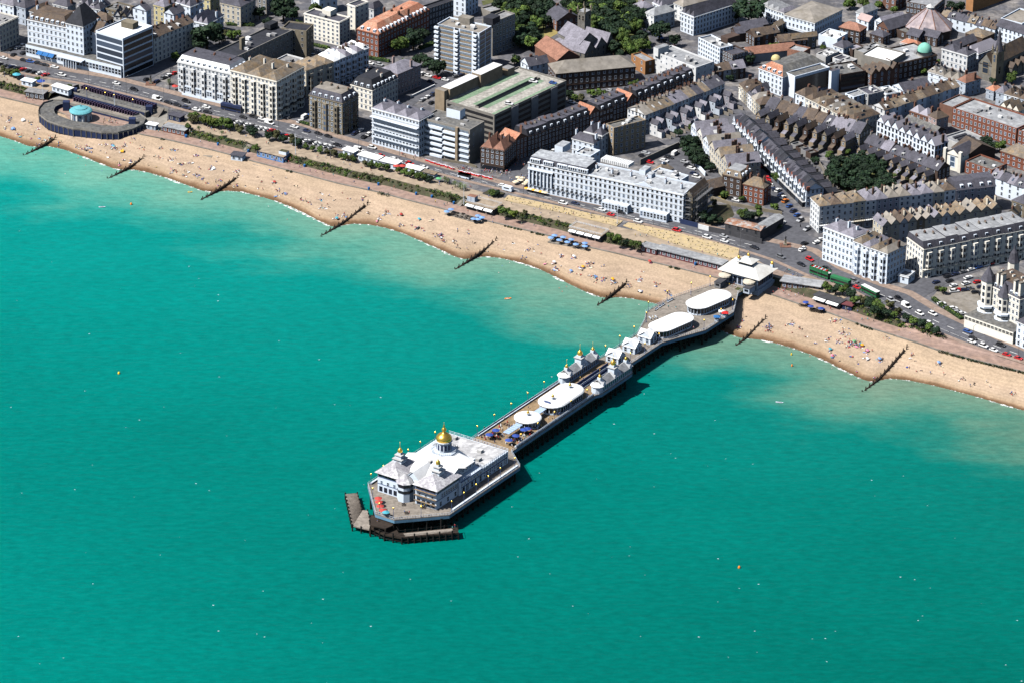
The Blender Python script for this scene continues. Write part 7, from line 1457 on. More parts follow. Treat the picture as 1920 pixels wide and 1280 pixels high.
# ---------------------------------------------------------------- promenade buildings
def hut(v,lab,A,B,dep,zb,H,wall,roof,cat='kiosk',aw=None,extra=None,over=.5):
    a,c=gv(v,A,zb+H),gv(v,B,zb+H); e=(c-a).normalized(); e.z=0; n=Vector((-e.y,e.x,0)); r=thing(cat.replace(' ','_'),lab,cat,(*((a+c)/2+n*dep/2).xy,zb)); P=[a[:2],c[:2],(c+n*dep)[:2],(a+n*dep)[:2]]; rz=math.atan2(e.y,e.x); L=(c-a).length
    m=MB(); m.prism(P,zb-.3,zb+H,0,top=False); m.build('wall',[wall],r); m=MB(); m.prism(inset(P,-over),zb+H-.05,zb+H+.25,0,bot=True); m.build('roof',[roof],r)
    k=max(1,int(L/2.4))
    for i in range(k):
        p=a+e*(L*(i+.5)/k)-n*.03; ob('window',wmesh('white' if wall not in('dgrey','navy') else 'lgrey'),r,(p.x-ORG[r.name][0],p.y-ORG[r.name][1],H*.5),rz,(1.5,1,H*.5))
    if aw:
        for i in range(aw[1]):
            p=a+e*(L*(i+.06)/aw[1]); q=a+e*(L*(i+.94)/aw[1]); m=MB(); m.face([(p.x,p.y,zb+H-.3),(q.x,q.y,zb+H-.3),(q.x-n.x*2,q.y-n.y*2,zb+H-1.0),(p.x-n.x*2,p.y-n.y*2,zb+H-1.0)]); m.build('awning',[aw[0]],r)
    return r,P
hut('V1','brick promenade shelter with flat grey roof left of the bandstand',(225,815),(382,840),5,5,3.4,'dbrick','rgrey','shelter')
hut('V1','white snack stall with pale roof behind the bandstand gallery',(462,765),(605,805),4,ZG,2.8,'white','offwhite')
hut('V1','white market stall with striped front at the left promenade',(190,715),(285,735),3.5,ZG,2.6,'white','white','stall')
hut('V1','dark blue wooden kiosk right of the bandstand stairs',(1500,1020),(1600,1045),4,ZG,2.8,'navy','slate')
hut('V1','red brick kiosk with grey roof on the lower promenade right of the bandstand',(1450,1125),(1640,1165),5,5,3,'redbrick','lead')
hut('V1','small blue and white ticket kiosk at the foot of the bandstand stairs',(1300,1105),(1380,1120),3,5,2.6,'bluegrey','offwhite')
hut('W2','white lifeguard hut with dark slate roof on the beach edge',(535,525),(635,540),4.5,4.6,2.8,'white','slate','lifeguard hut')
r,P=hut('W2','blue beach shelter with flat roof terrace on the lower promenade',(765,485),(1000,545),6,5,3.2,'canvasblue','walk','shelter'); add_box(r,'lookout','W2',(960,490),(1025,505),3,8,2,'white','soil')
hut('W2','white site container beside the road, left of the marquee',(1530,478),(1625,505),4,ZG,2.8,'white','rwhite','container')
hut('W3','long white event marquee with flat panels beside the road',(150,525),(330,575),5,ZG,2.8,'white','rwhite','marquee'); hut('W3','second white event marquee continuing towards the red barriers',(335,575),(488,612),5,ZG,2.8,'white','rwhite','marquee')
hut('W3','low cream canopy stall among trees beside the red barriers',(560,632),(700,665),4,ZG,2,'white','rwhite','stall'); hut('W3','low tan-roofed stall at the end of the canopy stalls',(725,675),(825,700),3,ZG,2,'white','ochre','stall')
r,P=hut('W3','beach cafe with three white awnings and roof terrace',(1110,945),(1355,1010),7,5,3.2,'dgrey','walk','cafe',aw=('rwhite',3)); 
for nm,mt_ in (('railing','railwhite'),):
    m=MB(); 
    for a,c in zip(P,P[1:]+P[:1]):
        e,nn,L,rz=edgeinfo(a,c); 
        for z in (.5,1): m.box(((a[0]+c[0])/2,(a[1]+c[1])/2,8.4+z),(L,.07,.07),rz)
    m.build(nm,[mt_],r)
add_box(r,'lookout','W3',(1118,890),(1185,905),3.2,8.4,2.6,'bluegrey','terracotta')
r,P=hut('W4','terrace cafe with white awnings and seating on its roof',(510,1078),(795,1150),6.5,5,3.3,'dgrey','walk','cafe',aw=('rwhite',4))
m=MB()
for a,c in zip(P,P[1:]+P[:1]):
    e,nn,L,rz=edgeinfo(a,c)
    for z in (.5,1): m.box(((a[0]+c[0])/2,(a[1]+c[1])/2,8.5+z),(L,.07,.07),rz)
    for i in range(int(L/1.5)): m.box((a[0]+e.x*i*1.5,a[1]+e.y*i*1.5,9),(.1,.1,1),rz)
m.build('railing',['railwhite'],r)
mk('maroon',(.14,.045,.05),var=.2)
hut('P3','long maroon-fronted brick shelter below the upper walk left of the pier',(600,35),(1240,195),5,5,3.2,'maroon','lead','shelter',over=.8); hut('P3','short brick shelter joining the terrace cafe bushes and the long shelter',(432,5),(590,45),5,5,3,'maroon','lead','shelter')
hut('P4','curved grey-roofed brick shelter right of the pier entrance',(240,392),(500,432),6,5.5,3.4,'brick','lead','shelter',over=.8)
hut('P4','dark kiosk row with two white awnings right of the pier',(462,488),(640,545),4.5,5,3,'dgrey','dgrey','kiosk',aw=('rwhite',2)); hut('P4','small blue and purple kiosk at the end of the dark kiosk row',(655,550),(720,565),3,5,2.6,'navy','maroon')
def stairs(v,A,B,w,lab):
    a=gv(v,A,5.1); c=gv(v,B,ZG+.05); e=(c-a); L=Vector((e.x,e.y)).length; d=Vector((e.x,e.y,0)).normalized(); n=Vector((-d.y,d.x,0))*w/2; m=MB(); k=12
    for i in range(k):
        p=a.lerp(c,i/k); q=a.lerp(c,(i+1)/k); m.prism([(p-n)[:2],(q-n)[:2],(q+n)[:2],(p+n)[:2]],4.5,q.z)
    r=thing('steps',lab,'steps',tuple(a)); m.build('flight',['gplanks'],r); m=MB()
    for s in (-1,1): m.bar(a+n*s+Vector((0,0,1)),c+n*s+Vector((0,0,1)),.06)
    m.build('handrail',['metal'],r)
stairs('W2',(655,495),(705,435),3,'flight of steps up the bank by the lifeguard hut'); stairs('W2',(1555,715),(1605,660),3,'flight of steps up the bank between shrub beds'); stairs('W3',(1040,975),(1095,915),3,'flight of steps up the bank left of the beach cafe'); stairs('V1',(1375,1040),(1430,960),4,'wide steps at the right end of the bandstand arena')
# statues, planter, walls
def statue(v,x,y,lab,h=2.2):
    p=gv(v,(x,y),ZG); r=thing('statue',lab,'statue',tuple(p)); m=MB(); m.prism([(p.x-2.6,p.y-2.6),(p.x+2.6,p.y-2.6),(p.x+2.6,p.y+2.6),(p.x-2.6,p.y+2.6)],ZG,ZG+.35); m.build('island',['brick'],r); m=MB(); m.lathe((p.x,p.y,ZG+.35),[(1.1,0),(1.0,.8),(.7,1),(.65,2.4),(.85,2.6)],4,0,.78); m.build('plinth',['stone'],r); m=MB(); m.lathe((p.x,p.y,ZG+2.95),[(.35,0),(.28,.5),(.36,1.1),(.4,1.5),(.14,1.65),(.17,1.85),(.12,2.05),(.02,2.1)],8); m.bar((p.x+.3,p.y,ZG+4.4),(p.x+.75,p.y-.2,ZG+4.9),.1); m.build('figure',['iron'],r,smooth=True)
statue('P4',265,150,'dark bronze statue on a plinth in the road junction'); statue('V1',1340,750,'pale stone monument on a traffic island in the side street')
m=MB(); P=[gv('W3',p,ZG+.5)[:2] for p in [(1255,865),(1390,905),(1455,865),(1330,830)]]; r=thing('planter','square raised planter with dark hedge edging near the pub junction','planter',(*P[0],ZG)); m.prism(P,ZG,ZG+.6,0,top=False); m.build('wall',['dgrey'],r); m=MB(); m.face([(*p,ZG+.55) for p in P]); m.build('soil',['soil'],r)
def wall(v,pts,h,mat,lab,cat='wall',w=.4,zb=ZG):
    r=thing(cat.replace(' ','_'),lab,cat,tuple(gv(v,pts[0],zb))); m=MB()
    for a,c in zip(pts,pts[1:]):
        a,c=gv(v,a,zb),gv(v,c,zb); e,nn,L,rz=edgeinfo(a,c); m.box(((a.x+c.x)/2,(a.y+c.y)/2,zb+h/2),(L+w,w,h),rz)
    m.build('panel',[mat],r)
wall('W4',[(1140,520),(1480,365)],3,'concrete','long grey boundary wall beside the hotel car park'); wall('W5',[(110,520),(200,620)],2.2,'white','white garden wall along the hotel car park edge'); wall('W5',[(150,790),(440,880),(640,920),(880,960)],1.6,'stone','low stone wall in front of the brick villa'); wall('W5',[(-20,1040),(140,1080)],2.4,'navy','dark blue hoarding below the scaffolding','fence'); wall('W5',[(140,1085),(235,1110)],2.4,'offwhite','pale hoarding between the scaffolding and the ruin','fence'); wall('W5',[(235,1112),(430,1150),(700,1222)],2.6,'dgrey','dark hoarding in front of the tin-roofed ruin','fence'); wall('W5',[(1200,500),(1340,720)],2,'rtan','pale garden wall beside the dark garden trees')
wall('W3',[(1200,640),(1100,610),(900,580)],1.2,'stone','garden wall in front of the staggered-balcony block'); wall('V3',[(620,870),(830,770)],1.2,'offwhite','low white wall along the side street car row')
# boats of street: barriers
bmm=MB(); bmm.box((0,0,.5),(1.9,.35,.8),0,0); bmm.box((0,0,.95),(1.9,.2,.25),0,1); bmm.box((-.7,0,.1),(.3,.7,.2)); bmm.box((.7,0,.1),(.3,.7,.2)); bme=bmm.mesh('traffic_barrier',['red','white'])
rr=random.Random(4)
def rdir(p):
    i=min(range(len(kol)),key=lambda k:(kol[k]-p).length_squared); a,c=kol[max(0,i-2)],kol[min(len(kol)-1,i+2)]; return math.atan2(c.y-a.y,c.x-a.x)
for v,A,B,n in (('W3',(765,585),(985,655),13),('W3',(1050,680),(1330,740),15),('W3',(480,600),(560,620),5)):
    for i in range(n):
        t=i/(n-1); p=gv(v,(A[0]+(B[0]-A[0])*t+rr.uniform(-6,6),A[1]+(B[1]-A[1])*t+rr.uniform(-4,4)),ZG+.08); o=ob('traffic_barrier',bme,None,p,rdir(p)+rr.uniform(-.4,.4)); tag(o,'red and white plastic barrier at roadworks near '+where(p),'barrier','red and white roadworks barriers')
# ---------------------------------------------------------------- vehicles
def car_meshes(L,W,H,van=False):
    m=MB(); hw=W/2
    prof=[(-L/2,.35,.55),(-L/2+.05,.82,.95),(-L/2+.9 if not van else -L/2+.15,.95,1)] 
    def ring(z,x0,x1,w): return [(x0,-w,z),(x1,-w,z),(x1+.12,-w*.6,z),(x1+.12,w*.6,z),(x1,w,z),(x0,w,z),(x0-.1,w*.6,z),(x0-.1,-w*.6,z)]
    rs=[ring(.28,-L/2+.15,L/2-.2,hw*.92),ring(.55,-L/2+.05,L/2-.12,hw),ring(.85,-L/2+.06,L/2-.25,hw*.98),ring(.97,-L/2+.12,L/2-.95,hw*.92)]
    for a,c in zip(rs,rs[1:]): m.loft(a,c)
    m.face(rs[-1])
    if van: top=[(-L/2+.2,.97,hw*.9),(L/2-1.3,.97,hw*.9)]; r0=ring(.97,-L/2+.12,L/2-.95,hw*.9); r1=ring(H,-L/2+.2,L/2-1.7,hw*.84)
    else: r0=ring(.97,-L/2+.25,L/2-1.2,hw*.88); r1=ring(H-.08,-L/2+.75,L/2-2.1,hw*.7)
    gl=MB(); gl.loft(r0,r1)
    rf=[(x,y,H-.08 if not van else H) for x,y,z in r1]; m.face([(x,y,z+.02) for x,y,z in rf]); m.loft([(x,y,z-.1) for x,y,z in rf],[(x,y,z+.02) for x,y,z in rf])
    if van: 
        rv0=ring(.97,-L/2+.1,L/2-2.4,hw*.92); rv1=ring(H-.02,-L/2+.16,L/2-2.6,hw*.87); m.loft(rv0,rv1)
    for s in (-1,1): m.box((-.3 if not van else 0,s*hw*.8,(.97+H)/2),(.09,.12,H-1.05))
    return m,gl
cpaint={'white':(.78,.78,.78),'silver':(.42,.43,.45),'grey':(.16,.165,.18),'black':(.02,.02,.025),'blue':(.03,.09,.3),'navy':(.02,.03,.075),'red':(.5,.015,.02),'green':(.03,.14,.08),'orange':(.6,.18,.03)}
CP={k:cmat(c,'car_'+k,.3) for k,c in cpaint.items()}
CM={}
for nm,(L,W,H,v) in {'hatchback':(4.1,1.75,1.48,0),'saloon':(4.6,1.8,1.42,0),'suv':(4.6,1.9,1.7,0),'van':(5.3,2.0,2.2,1)}.items():
    bm_,gm_=car_meshes(L,W,H,v); CM[nm]=(bm_.mesh('body',['car_white']),gm_.mesh('windows',['carglass']),L,W)
wm=MB(); wm.v=[]; 
for s in (0,): 
    n=10; i0=0
    for y in (-.11,.11):
        for k in range(n): t=2*math.pi*k/n; wm.v.append((.32*math.cos(t),y,.32*math.sin(t)))
    for k in range(n): c=(k+1)%n; wm.f.append((k,c,n+c,n+k)); wm.m.append(0)
    wm.f+= [tuple(range(n)),tuple(range(2*n-1,n-1,-1))]; wm.m+=[0,0]
    for y in (-.115,.115): wm.face([(.2*math.cos(2*math.pi*k/8),y,.2*math.sin(2*math.pi*k/8)) for k in range(8)],1)
WHEEL=wm.mesh('wheel',['blackrub','chrome']); hm=MB(); hm.box((0,0,0),(.16,.34,.16)); HEADL=hm.mesh('headlight',['white'])
def car(v,x,y,col='white',ang='r',kind=None,zb=None,da=0.0):
    zb=ZG+.1 if zb is None else zb; p=gv(v,(x,y),zb+.6); p.z=zb; rn=random.Random(int(x*3+y*5)); kind=kind or rn.choice(['hatchback','hatchback','saloon','suv'])
    d=rdir(p); a={'r':d,'l':d+math.pi,'p':d+1.15,'s':d+math.pi/2,'t':d-math.pi/2}.get(ang,ang if not isinstance(ang,str) else 0)+da+rn.uniform(-.03,.03)
    bm_,gm_,L,W=CM[kind]; wp=where(p)
    r=thing('car' if kind!='van' else 'van','%s %s %s near %s'%(col,kind if kind!='suv' else 'estate',{'r':'on the road','p':'parked nose-in'}.get(ang,'parked'),wp),'car' if kind!='van' else 'van',tuple(p),'cars in the streets',a)
    o=ob('body',bm_,r); o.material_slots[0].link='OBJECT'; o.material_slots[0].material=CP[col]; ob('windows',gm_,r)
    for sx in (-1,1):
        for sy in (-1,1): ob('wheel',WHEEL,r,(sx*L*.31,sy*(W/2-.1),.32))
    for sy in (-1,1): ob('headlight',HEADL,r,(L/2-.12,sy*W*.33,.68))
    return r
W_,K_,B_,N_,S_,R_,G_='white','black','blue','navy','silver','red','grey'
for v,x,y,c,*k in [('V1',38,518,W_),('V1',210,535,K_),('V1',272,548,B_),('V1',340,562,K_),('V1',402,578,K_),('V1',487,597,W_),('V1',550,667,W_),('V1',1035,742,W_),('V1',1190,795,K_,'r','suv'),('V1',1395,880,W_,'r','van'),('V1',1495,910,K_),('V1',1575,932,K_),('V1',1655,900,K_),('V1',1655,955,N_),('V1',1745,972,W_),('V1',1832,950,W_),('V1',1845,995,K_),
 ('V1',1300,705,K_,'s'),('V1',1395,722,N_,'s'),('V1',1455,690,G_,'s'),('V1',1500,668,W_,'s'),('V1',1550,650,R_,'s'),('V1',90,440,K_,'s'),('V1',155,425,W_,'s'),('V1',205,405,W_,'s'),('V1',205,470,K_,'s'),
 ('W2',135,45,K_),('W2',57,75,K_),('W2',140,105,N_),('W2',230,122,W_),('W2',317,100,W_),('W2',327,142,K_),('W2',645,188,K_),('W2',735,182,K_),('W2',812,205,W_),('W2',878,240,W_,'r','van'),('W2',1100,275,W_),('W2',1210,310,N_),('W2',1312,333,K_),('W2',1400,358,K_),('W2',1148,225,W_,'s'),('W2',1195,190,W_,'s','van'),('W2',1055,190,G_,'s'),('W2',1480,435,K_),('W2',1670,480,W_,'r','van'),('W2',1790,458,W_),('W2',1690,305,W_,'s'),('W2',1640,325,N_,'s'),('W2',1720,365,K_,'s'),
 ('W3',275,458,W_),('W3',355,532,R_),('W3',475,565,W_),('W3',610,602,R_),('W3',740,635,W_),('W3',1437,797,W_),('W3',115,335,N_,'s'),('W3',165,305,W_,'s'),('W3',200,362,K_,'s'),('W3',247,340,W_,'s'),
 ('W4',455,858,W_,'r','suv'),('W4',562,860,N_),('W4',800,917,W_),('W4',880,960,R_),('W4',970,937,K_),('W4',1122,1020,W_),('W4',1465,1098,R_),('W4',1735,1160,W_,'r','suv'),('W4',1885,1152,S_),('W4',1890,1195,W_),
 ('W4',1450,418,W_,'s','van'),('W4',1535,490,S_,'r'),('W4',1567,527,K_,'r'),('W4',1595,548,W_,'r'),('W4',1620,597,N_,'r'),('W4',1640,624,W_,'r'),('W4',1395,450,K_,'r'),('W4',1355,480,W_,'r'),('W4',1465,590,W_,'r'),('W4',1190,412,S_,'r'),('W4',1160,440,K_,'r'),('W4',1228,495,R_,'r'),
 ('W5',890,1032,W_,'s'),('W5',1045,1007,S_,'t'),('W5',1105,1087,S_,'t'),('W5',1085,1217,K_,'s'),('W5',1190,1207,W_,'s'),('W5',1228,1180,W_,'s'),('W5',1065,1262,W_,'t'),('W5',640,1252,K_),('W5',892,805,W_,'s'),('W5',912,838,'orange','s'),('W5',948,882,B_,'s'),('W5',985,925,N_,'s'),('W5',1017,962,B_,'s'),('W5',475,832,W_),('W5',430,815,K_),('W5',870,782,N_,'s'),('W5',848,745,W_,'s'),
 ('P4',235,225,G_),('P4',375,277,K_),('P4',433,242,R_,'r',None),('P4',382,178,W_,'s'),('P4',395,132,K_,'s'),('P4',548,305,K_),('P4',738,390,G_),('P4',758,435,R_),('P4',990,520,S_),('P4',1042,510,K_),('P4',1095,562,W_,'r','van'),('P4',1187,612,W_,'r','suv'),('P4',1277,615,W_),('P4',1255,682,W_),('P4',1517,735,B_),('P4',1552,780,K_),('P4',1545,805,W_),('P4',1625,832,W_,'r','suv'),('P4',1695,862,W_),('P4',1743,825,K_),('P4',1785,893,R_),('P4',1865,917,R_),
 ('P4',1337,545,W_,'p'),('P4',1375,572,G_,'p'),('P4',1415,580,W_,'p'),('P4',1447,602,S_,'p'),('P4',1477,614,W_,'p'),('P4',1420,422,W_,'s'),('P4',1505,408,W_,'s'),('P4',1580,397,R_,'s'),('P4',1425,460,W_,'p'),('P4',1465,452,R_,'p'),('P4',1497,452,N_,'p'),('P4',1570,467,K_,'p'),('P4',1530,440,G_,'p'),('P4',1607,432,N_,'p'),('P4',1625,482,K_,'p'),('P4',1392,388,K_,'s'),('P4',1520,367,W_,'s'),('P4',1300,398,N_,'s'),
 ('V3',720,657,W_,'s'),('V3',775,674,W_),('V3',850,692,R_),('V3',925,710,W_),('V3',795,727,N_),('V3',720,887,S_,'s'),('V3',765,862,W_,'s'),('V3',800,912,K_,'s'),('V3',815,837,N_,'s'),('V3',340,574,S_),('V3',265,612,K_),('V3',255,562,W_),('V2',1245,440,W_),('V2',1340,462,W_),('V2',1270,497,W_),('V2',1700,555,W_),('V4',880,808,S_),('V4',530,910,W_),('Q3',920,932,B_,'s'),('Q3',960,960,N_,'s'),('V4',1160,262,W_),('V4',1190,285,S_),('V4',1150,280,R_)]:
    car(v,x,y,c,*k)
for v,x,y,c in (('V3',1490,922,W_),('V4',190,724,W_),('V4',365,738,B_)): car(v,x,y,c,'s' if False else 'r',zb=ZG+14.82,da=.15)
def row(v,A,B,n,cols,ang='p'):
    for i in range(n):
        t=i/(n-1); car(v,A[0]+(B[0]-A[0])*t,A[1]+(B[1]-A[1])*t,cols[i%len(cols)],ang)
row('V1',(-150,535),(405,665),12,[K_,N_,W_,K_,G_,N_,K_,R_,K_,K_,W_,R_]); row('W2',(555,225),(900,310),9,[K_,W_,G_,W_,K_,S_,W_,W_,R_]); row('W2',(945,335),(1085,372),4,[K_,N_,R_,W_]); row('W2',(1165,390),(1430,455),7,[G_,W_,K_,W_,S_,W_,S_])
def row2(A,B,n,da=0,col=[W_,K_,G_,S_,W_,N_,K_,R_,W_,B_]):
    a,c=g(*A,ZG),g(*B,ZG); an=math.atan2(c.y-a.y,c.x-a.x)
    for i in range(n):
        if rr.random()<.15: continue
        t=(i+.5)/n; car('N',A[0]+(B[0]-A[0])*t,A[1]+(B[1]-A[1])*t-2,col[rr.randrange(len(col))],an)
row2((352,86),(400,58),8); row2((700,262),(745,205),8); row2((716,255),(752,212),6); row2((995,312),(1058,272),8); row2((1075,262),(1180,220),12); row2((1190,215),(1330,160),12); row2((1452,360),(1418,295),9); row2((1412,290),(1384,225),8); row2((1590,432),(1690,404),9); row2((1720,398),(1840,372),10); row2((1770,522),(1900,484),9); row2((575,222),(625,180),6); row2((830,152),(880,138),5); row2((20,108),(62,82),4); row2((590,62),(640,45),5); row2((1225,62),(1270,95),5)
def bus(v,x,y,lab,L,H,col,roofc,deck2=False,open_top=False,ang='r',cat='bus'):
    p=gv(v,(x,y),ZG+1); p.z=ZG+.1; a=rdir(p); r=thing(cat,lab,cat,tuple(p),None,a); W=2.5
    m=MB(); m.prism([(-L/2,-W/2),(L/2-.2,-W/2),(L/2,-W/2+.4),(L/2,W/2-.4),(L/2-.2,W/2),(-L/2,W/2)],.35,H,0,mt=1); ob('body',m.mesh('body',[col,roofc]),r)
    for z,h in ((1.25,.95),)+(((3.0,.85),) if deck2 else ()):
        m=MB(); m.box((0,0,z+h/2),(L*.94,W+.06,h)); m.box((.0,0,z+h/2),(L+.06,W*.84,h)); ob('windows',m.mesh('windows',['carglass']),r)
    if open_top:
        m=MB()
        for i in range(9):
            for y_ in (-.7,.7): m.box((-L*.42+i*1.0,y_,H+.4),(.5,.9,.8),0,i%2)
        ob('seats',m.mesh('seats',['red','white']),r); m=MB(); m.box((0,W/2,H+.5),(L,.08,1)); m.box((0,-W/2,H+.5),(L,.08,1)); m.box((-L/2,0,H+.5),(.08,W,1)); ob('upper_rail',m.mesh('upper_rail',[col]),r)
    for sx in (-.3,.32):
        for sy in (-1,1): ob('wheel',WHEEL,r,(sx*L,sy*(W/2-.1),.45),0,(1.4,1.4,1.4))
bus('W2',545,118,'long dark blue coach parked in front of the cream corner hotel',12,3.5,'navy','navy',cat='coach'); bus('P4',505,345,'green open-top double-decker bus with red and white seats near pier',11,3.0,'green','lgrey',open_top=True); bus('P4',645,400,'green bus with bright lime front panel behind the open-top bus',10,3.2,'green','green'); bus('P4',848,470,'green single-decker bus with white roof on the seafront road',10.5,3.1,'green','rwhite')
p=gv('P4',(605,385),ZG+3.35); m=MB(); m.box((p.x,p.y,ZG+3.42),(4,2.4,.18),rdir(p)); 
bus('W3',1095,715,'small truck with green cargo bed near the pub junction',6.5,2.2,'white','green',cat='truck')
p=gv('W3',(1480,828),ZG+1.2); p.z=ZG+.1; r=thing('caravan','white touring caravan on the road before the long white hotel','caravan',tuple(p),None,rdir(p)); m=MB(); q=[(-2.6,.5),(-2.8,1.6),(-2.3,2.6),(2.2,2.6),(2.8,1.5),(2.5,.5)]; m.loft([(x,-1.1,z) for x,z in q],[(x,1.1,z) for x,z in q]); m.face([(x,-1.1,z) for x,z in q]); m.face([(x,1.1,z) for x,z in reversed(q)]); ob('body',m.mesh('body',['white']),r); m=MB(); m.box((-.2,0,1.8),(3,2.24,.6)); ob('windows',m.mesh('windows',['carglass']),r); [ob('wheel',WHEEL,r,(0,s,.3)) for s in (-1,1)]
# ---------------------------------------------------------------- lamps, bins, parasols
tl=MB(); tl.lathe((0,0,0),[(.16,0),(.1,1),(.08,9)],6); tl.bar((0,0,8.9),(1.6,0,9.2),.06); TL=tl.mesh('post',['metal']); th=MB(); th.box((1.6,0,9.15),(.7,.28,.14)); TH=th.mesh('lamp_head',['lgrey'])
for i in range(8,236,7):
    for ln,s in ((kol,1),):
        p=ln[i]; q=pix(p)
        if -20<q[0]<1940:
            r=thing('street_lamp','tall grey street lamp on the seafront kerb near '+where(p),'street lamp',(p.x,p.y,ZG+.1),'tall seafront street lamps',rdir(p)+math.pi/2); ob('post',TL,r); ob('lamp_head',TH,r)
for v,x,y in (('V1',385,885),('V1',1018,945),('P5',520,255),('W4',935,1045),('W2',1110,520)):
    p=gv(v,(x,y),ZG); r=thing('flagpole','tall white flagpole near '+where(p),'flagpole',tuple(p)); m=MB(); m.lathe(tuple(p),[(.14,0),(.1,4),(.06,11),(.12,11.1),(.02,11.4)],6); m.build('pole',['white'],r); m=MB(); m.lathe(tuple(p),[(.5,0),(.4,.4)],8); m.build('base',['concrete'],r)
bn=MB(); bn.lathe((0,0,0),[(.55,0),(.6,1.2),(.5,1.35)],8); BN=bn.mesh('litter_bin',['seablue'])
for v,x,y in (('W2',420,440),('W2',140,370),('W2',690,500),('W2',1190,632),('W2',1650,655),('W3',130,655),('W3',245,835),('W3',330,795),('W3',665,880),('W3',1000,962),('W3',805,905),('W3',770,815),('W4',790,1200),('W4',560,1045),('V1',1650,1220),('P3',980,200),('P4',930,665),('P4',530,600)):
    p=gv(v,(x,y),5.05 if y>0 else ZG); o=ob('litter_bin',BN,None,p); tag(o,'blue litter bin on the promenade near '+where(p),'litter bin','blue promenade litter bins')
def parasol_mesh():
    m=MB(); n=8
    for k in range(n):
        a,c=2*math.pi*k/n,2*math.pi*(k+1)/n; m.face([(1.5*math.cos(a),1.5*math.sin(a),2.0),(1.5*math.cos(c),1.5*math.sin(c),2.0),(.05*math.cos(c),.05*math.sin(c),2.6),(.05*math.cos(a),.05*math.sin(a),2.6)],0)
    return m.mesh('canopy',['white'])
PCAN=parasol_mesh(); pp_=MB(); pp_.lathe((0,0,0),[(.04,0),(.04,2.7)],6); PPOLE=pp_.mesh('pole',['metal'])
PC={'blue':cmat((.17,.31,.6),'cloth_blue',.8),'dark blue':cmat((.02,.06,.3),'cloth_navy',.8),'red':cmat((.45,.05,.04),'cloth_red',.8),'turquoise':cmat((.06,.33,.42),'cloth_turquoise',.8),'cream':cmat((.72,.6,.42),'cloth_cream',.8),'orange':cmat((.85,.38,.02),'cloth_orange',.8),'white':cmat((.78,.78,.78),'cloth_white',.8),'black':cmat((.02,.02,.03),'cloth_black',.8),'pink':cmat((.7,.22,.35),'cloth_pink',.8),'green':cmat((.1,.35,.15),'cloth_green',.8)}
def parasol(p,c,lab,grp,s=1,tilt=0):
    r=thing('parasol','%s parasol %s'%(c,lab),'parasol',tuple(p),grp); o=ob('canopy',PCAN,r,None,random.random()*3,(s,s,s)); o.material_slots[0].link='OBJECT'; o.material_slots[0].material=PC[c]; ob('pole',PPOLE,r,None,0,(s,s,s))
    if tilt: r.rotation_euler=(tilt,tilt*.6,0)
tb=MB(); tb.box((0,0,.73),(1.4,.8,.06)); tb.box((0,.85,.44),(1.4,.35,.06)); tb.box((0,-.85,.44),(1.4,.35,.06)); [tb.bar((x,-.8,.42),(x,.8,.42),.05) for x in (-.5,.5)]; [tb.bar((x,y,0),(x,y*.4,.73),.05) for x in (-.5,.5) for y in (-.5,.5)]; TBL=tb.mesh('picnic_table',['timber'])
def table(p,lab,grp,rz=0): o=ob('picnic_table',TBL,None,p,rz); tag(o,'dark picnic table '+lab,'picnic table',grp)
def cafe(v,pars,tabs,zc,lab,col,deck=None,dm='gplanks'):
    for x,y in pars: parasol(gv(v,(x,y),zc+2.3)-Vector((0,0,2.3)),col,lab,'parasols '+lab)
    for x,y in tabs: table(gv(v,(x,y),zc),lab,'tables '+lab,rdir(gv(v,(x,y),zc)))
    if deck: m=MB(); m.prism([gv(v,p,zc)[:2] for p in deck],zc-1.2,zc-.02); m.build('cafe_deck',[dm],label='flat seating deck '+lab,cat='deck',center=True)
rr=random.Random(8)
cafe('W3',[(937,1022),(975,1003),(1215,1060),(1250,1075),(1175,1087),(1215,1090)],[(960+38*i+rr.uniform(-8,8),1035+9.5*i+rr.uniform(-16,22)) for i in range(8)]+[(985+40*i,1062+10*i) for i in range(7)],4.9,'on the sand terrace before the beach cafe','blue',[(915,1050),(1240,1135),(1290,1095),(970,1005)])
cafe('W4',[(345,1160),(378,1140),(420,1180),(455,1155),(492,1198),(528,1175),(568,1218),(648,1208),(648,1235)],[(345+30*i,1185+8*i+rr.uniform(-14,14)) for i in range(12)]+[(370+40*i,1165+10*i) for i in range(8)],4.9,'on the sand terrace before the terrace cafe','blue',[(318,1200),(640,1275),(700,1235),(385,1150)])
cafe('P4',[(405,533),(440,560),(510,575)],[(370+16*i+rr.uniform(-6,6),555+5*i+rr.uniform(-14,14)) for i in range(10)]+[(440+14*i,595+2*i) for i in range(7)],4.9,'beside the dark kiosk row right of the pier','dark blue')
for x,y in ((265,885),(200,930),(465,940),(395,985),(545,880),(580,870)): parasol(gv('P2',(x,y),DK+2.2)-Vector((0,0,2.2)),'dark blue','among tables on the narrow pier deck','dark blue parasols on the pier',1.15)
for i in range(22):
    u=rr.uniform(66,82); v=rr.choice([rr.uniform(-27,-21.5),rr.uniform(-16.5,-13)]); table(Vector(w3(u,v,.02)),'among dark blue parasols on the pier deck','pier deck tables',PR)
for x,y,c in ((370,822,'red'),(375,858,'red'),(388,900,'red'),(415,940,'red'),(445,960,'turquoise')): parasol(gv('P1',(x,y),DK+2)-Vector((0,0,2)),c,'at the front left corner of the pier head','parasols on the pier head',1.1)
for x,y in ((620,885),(650,970),(820,915)): table(gv('P1',(x,y),DK+.02),'on the open front deck of the pier head','pier head tables')
for i in range(9): parasol(gv('W4',(25+14*i,640+rr.uniform(-22,40)),ZG+2.2)-Vector((0,0,2.2)),'cream','on the paved terrace left of the colonnade','cream parasols left of the colonnade',.85)
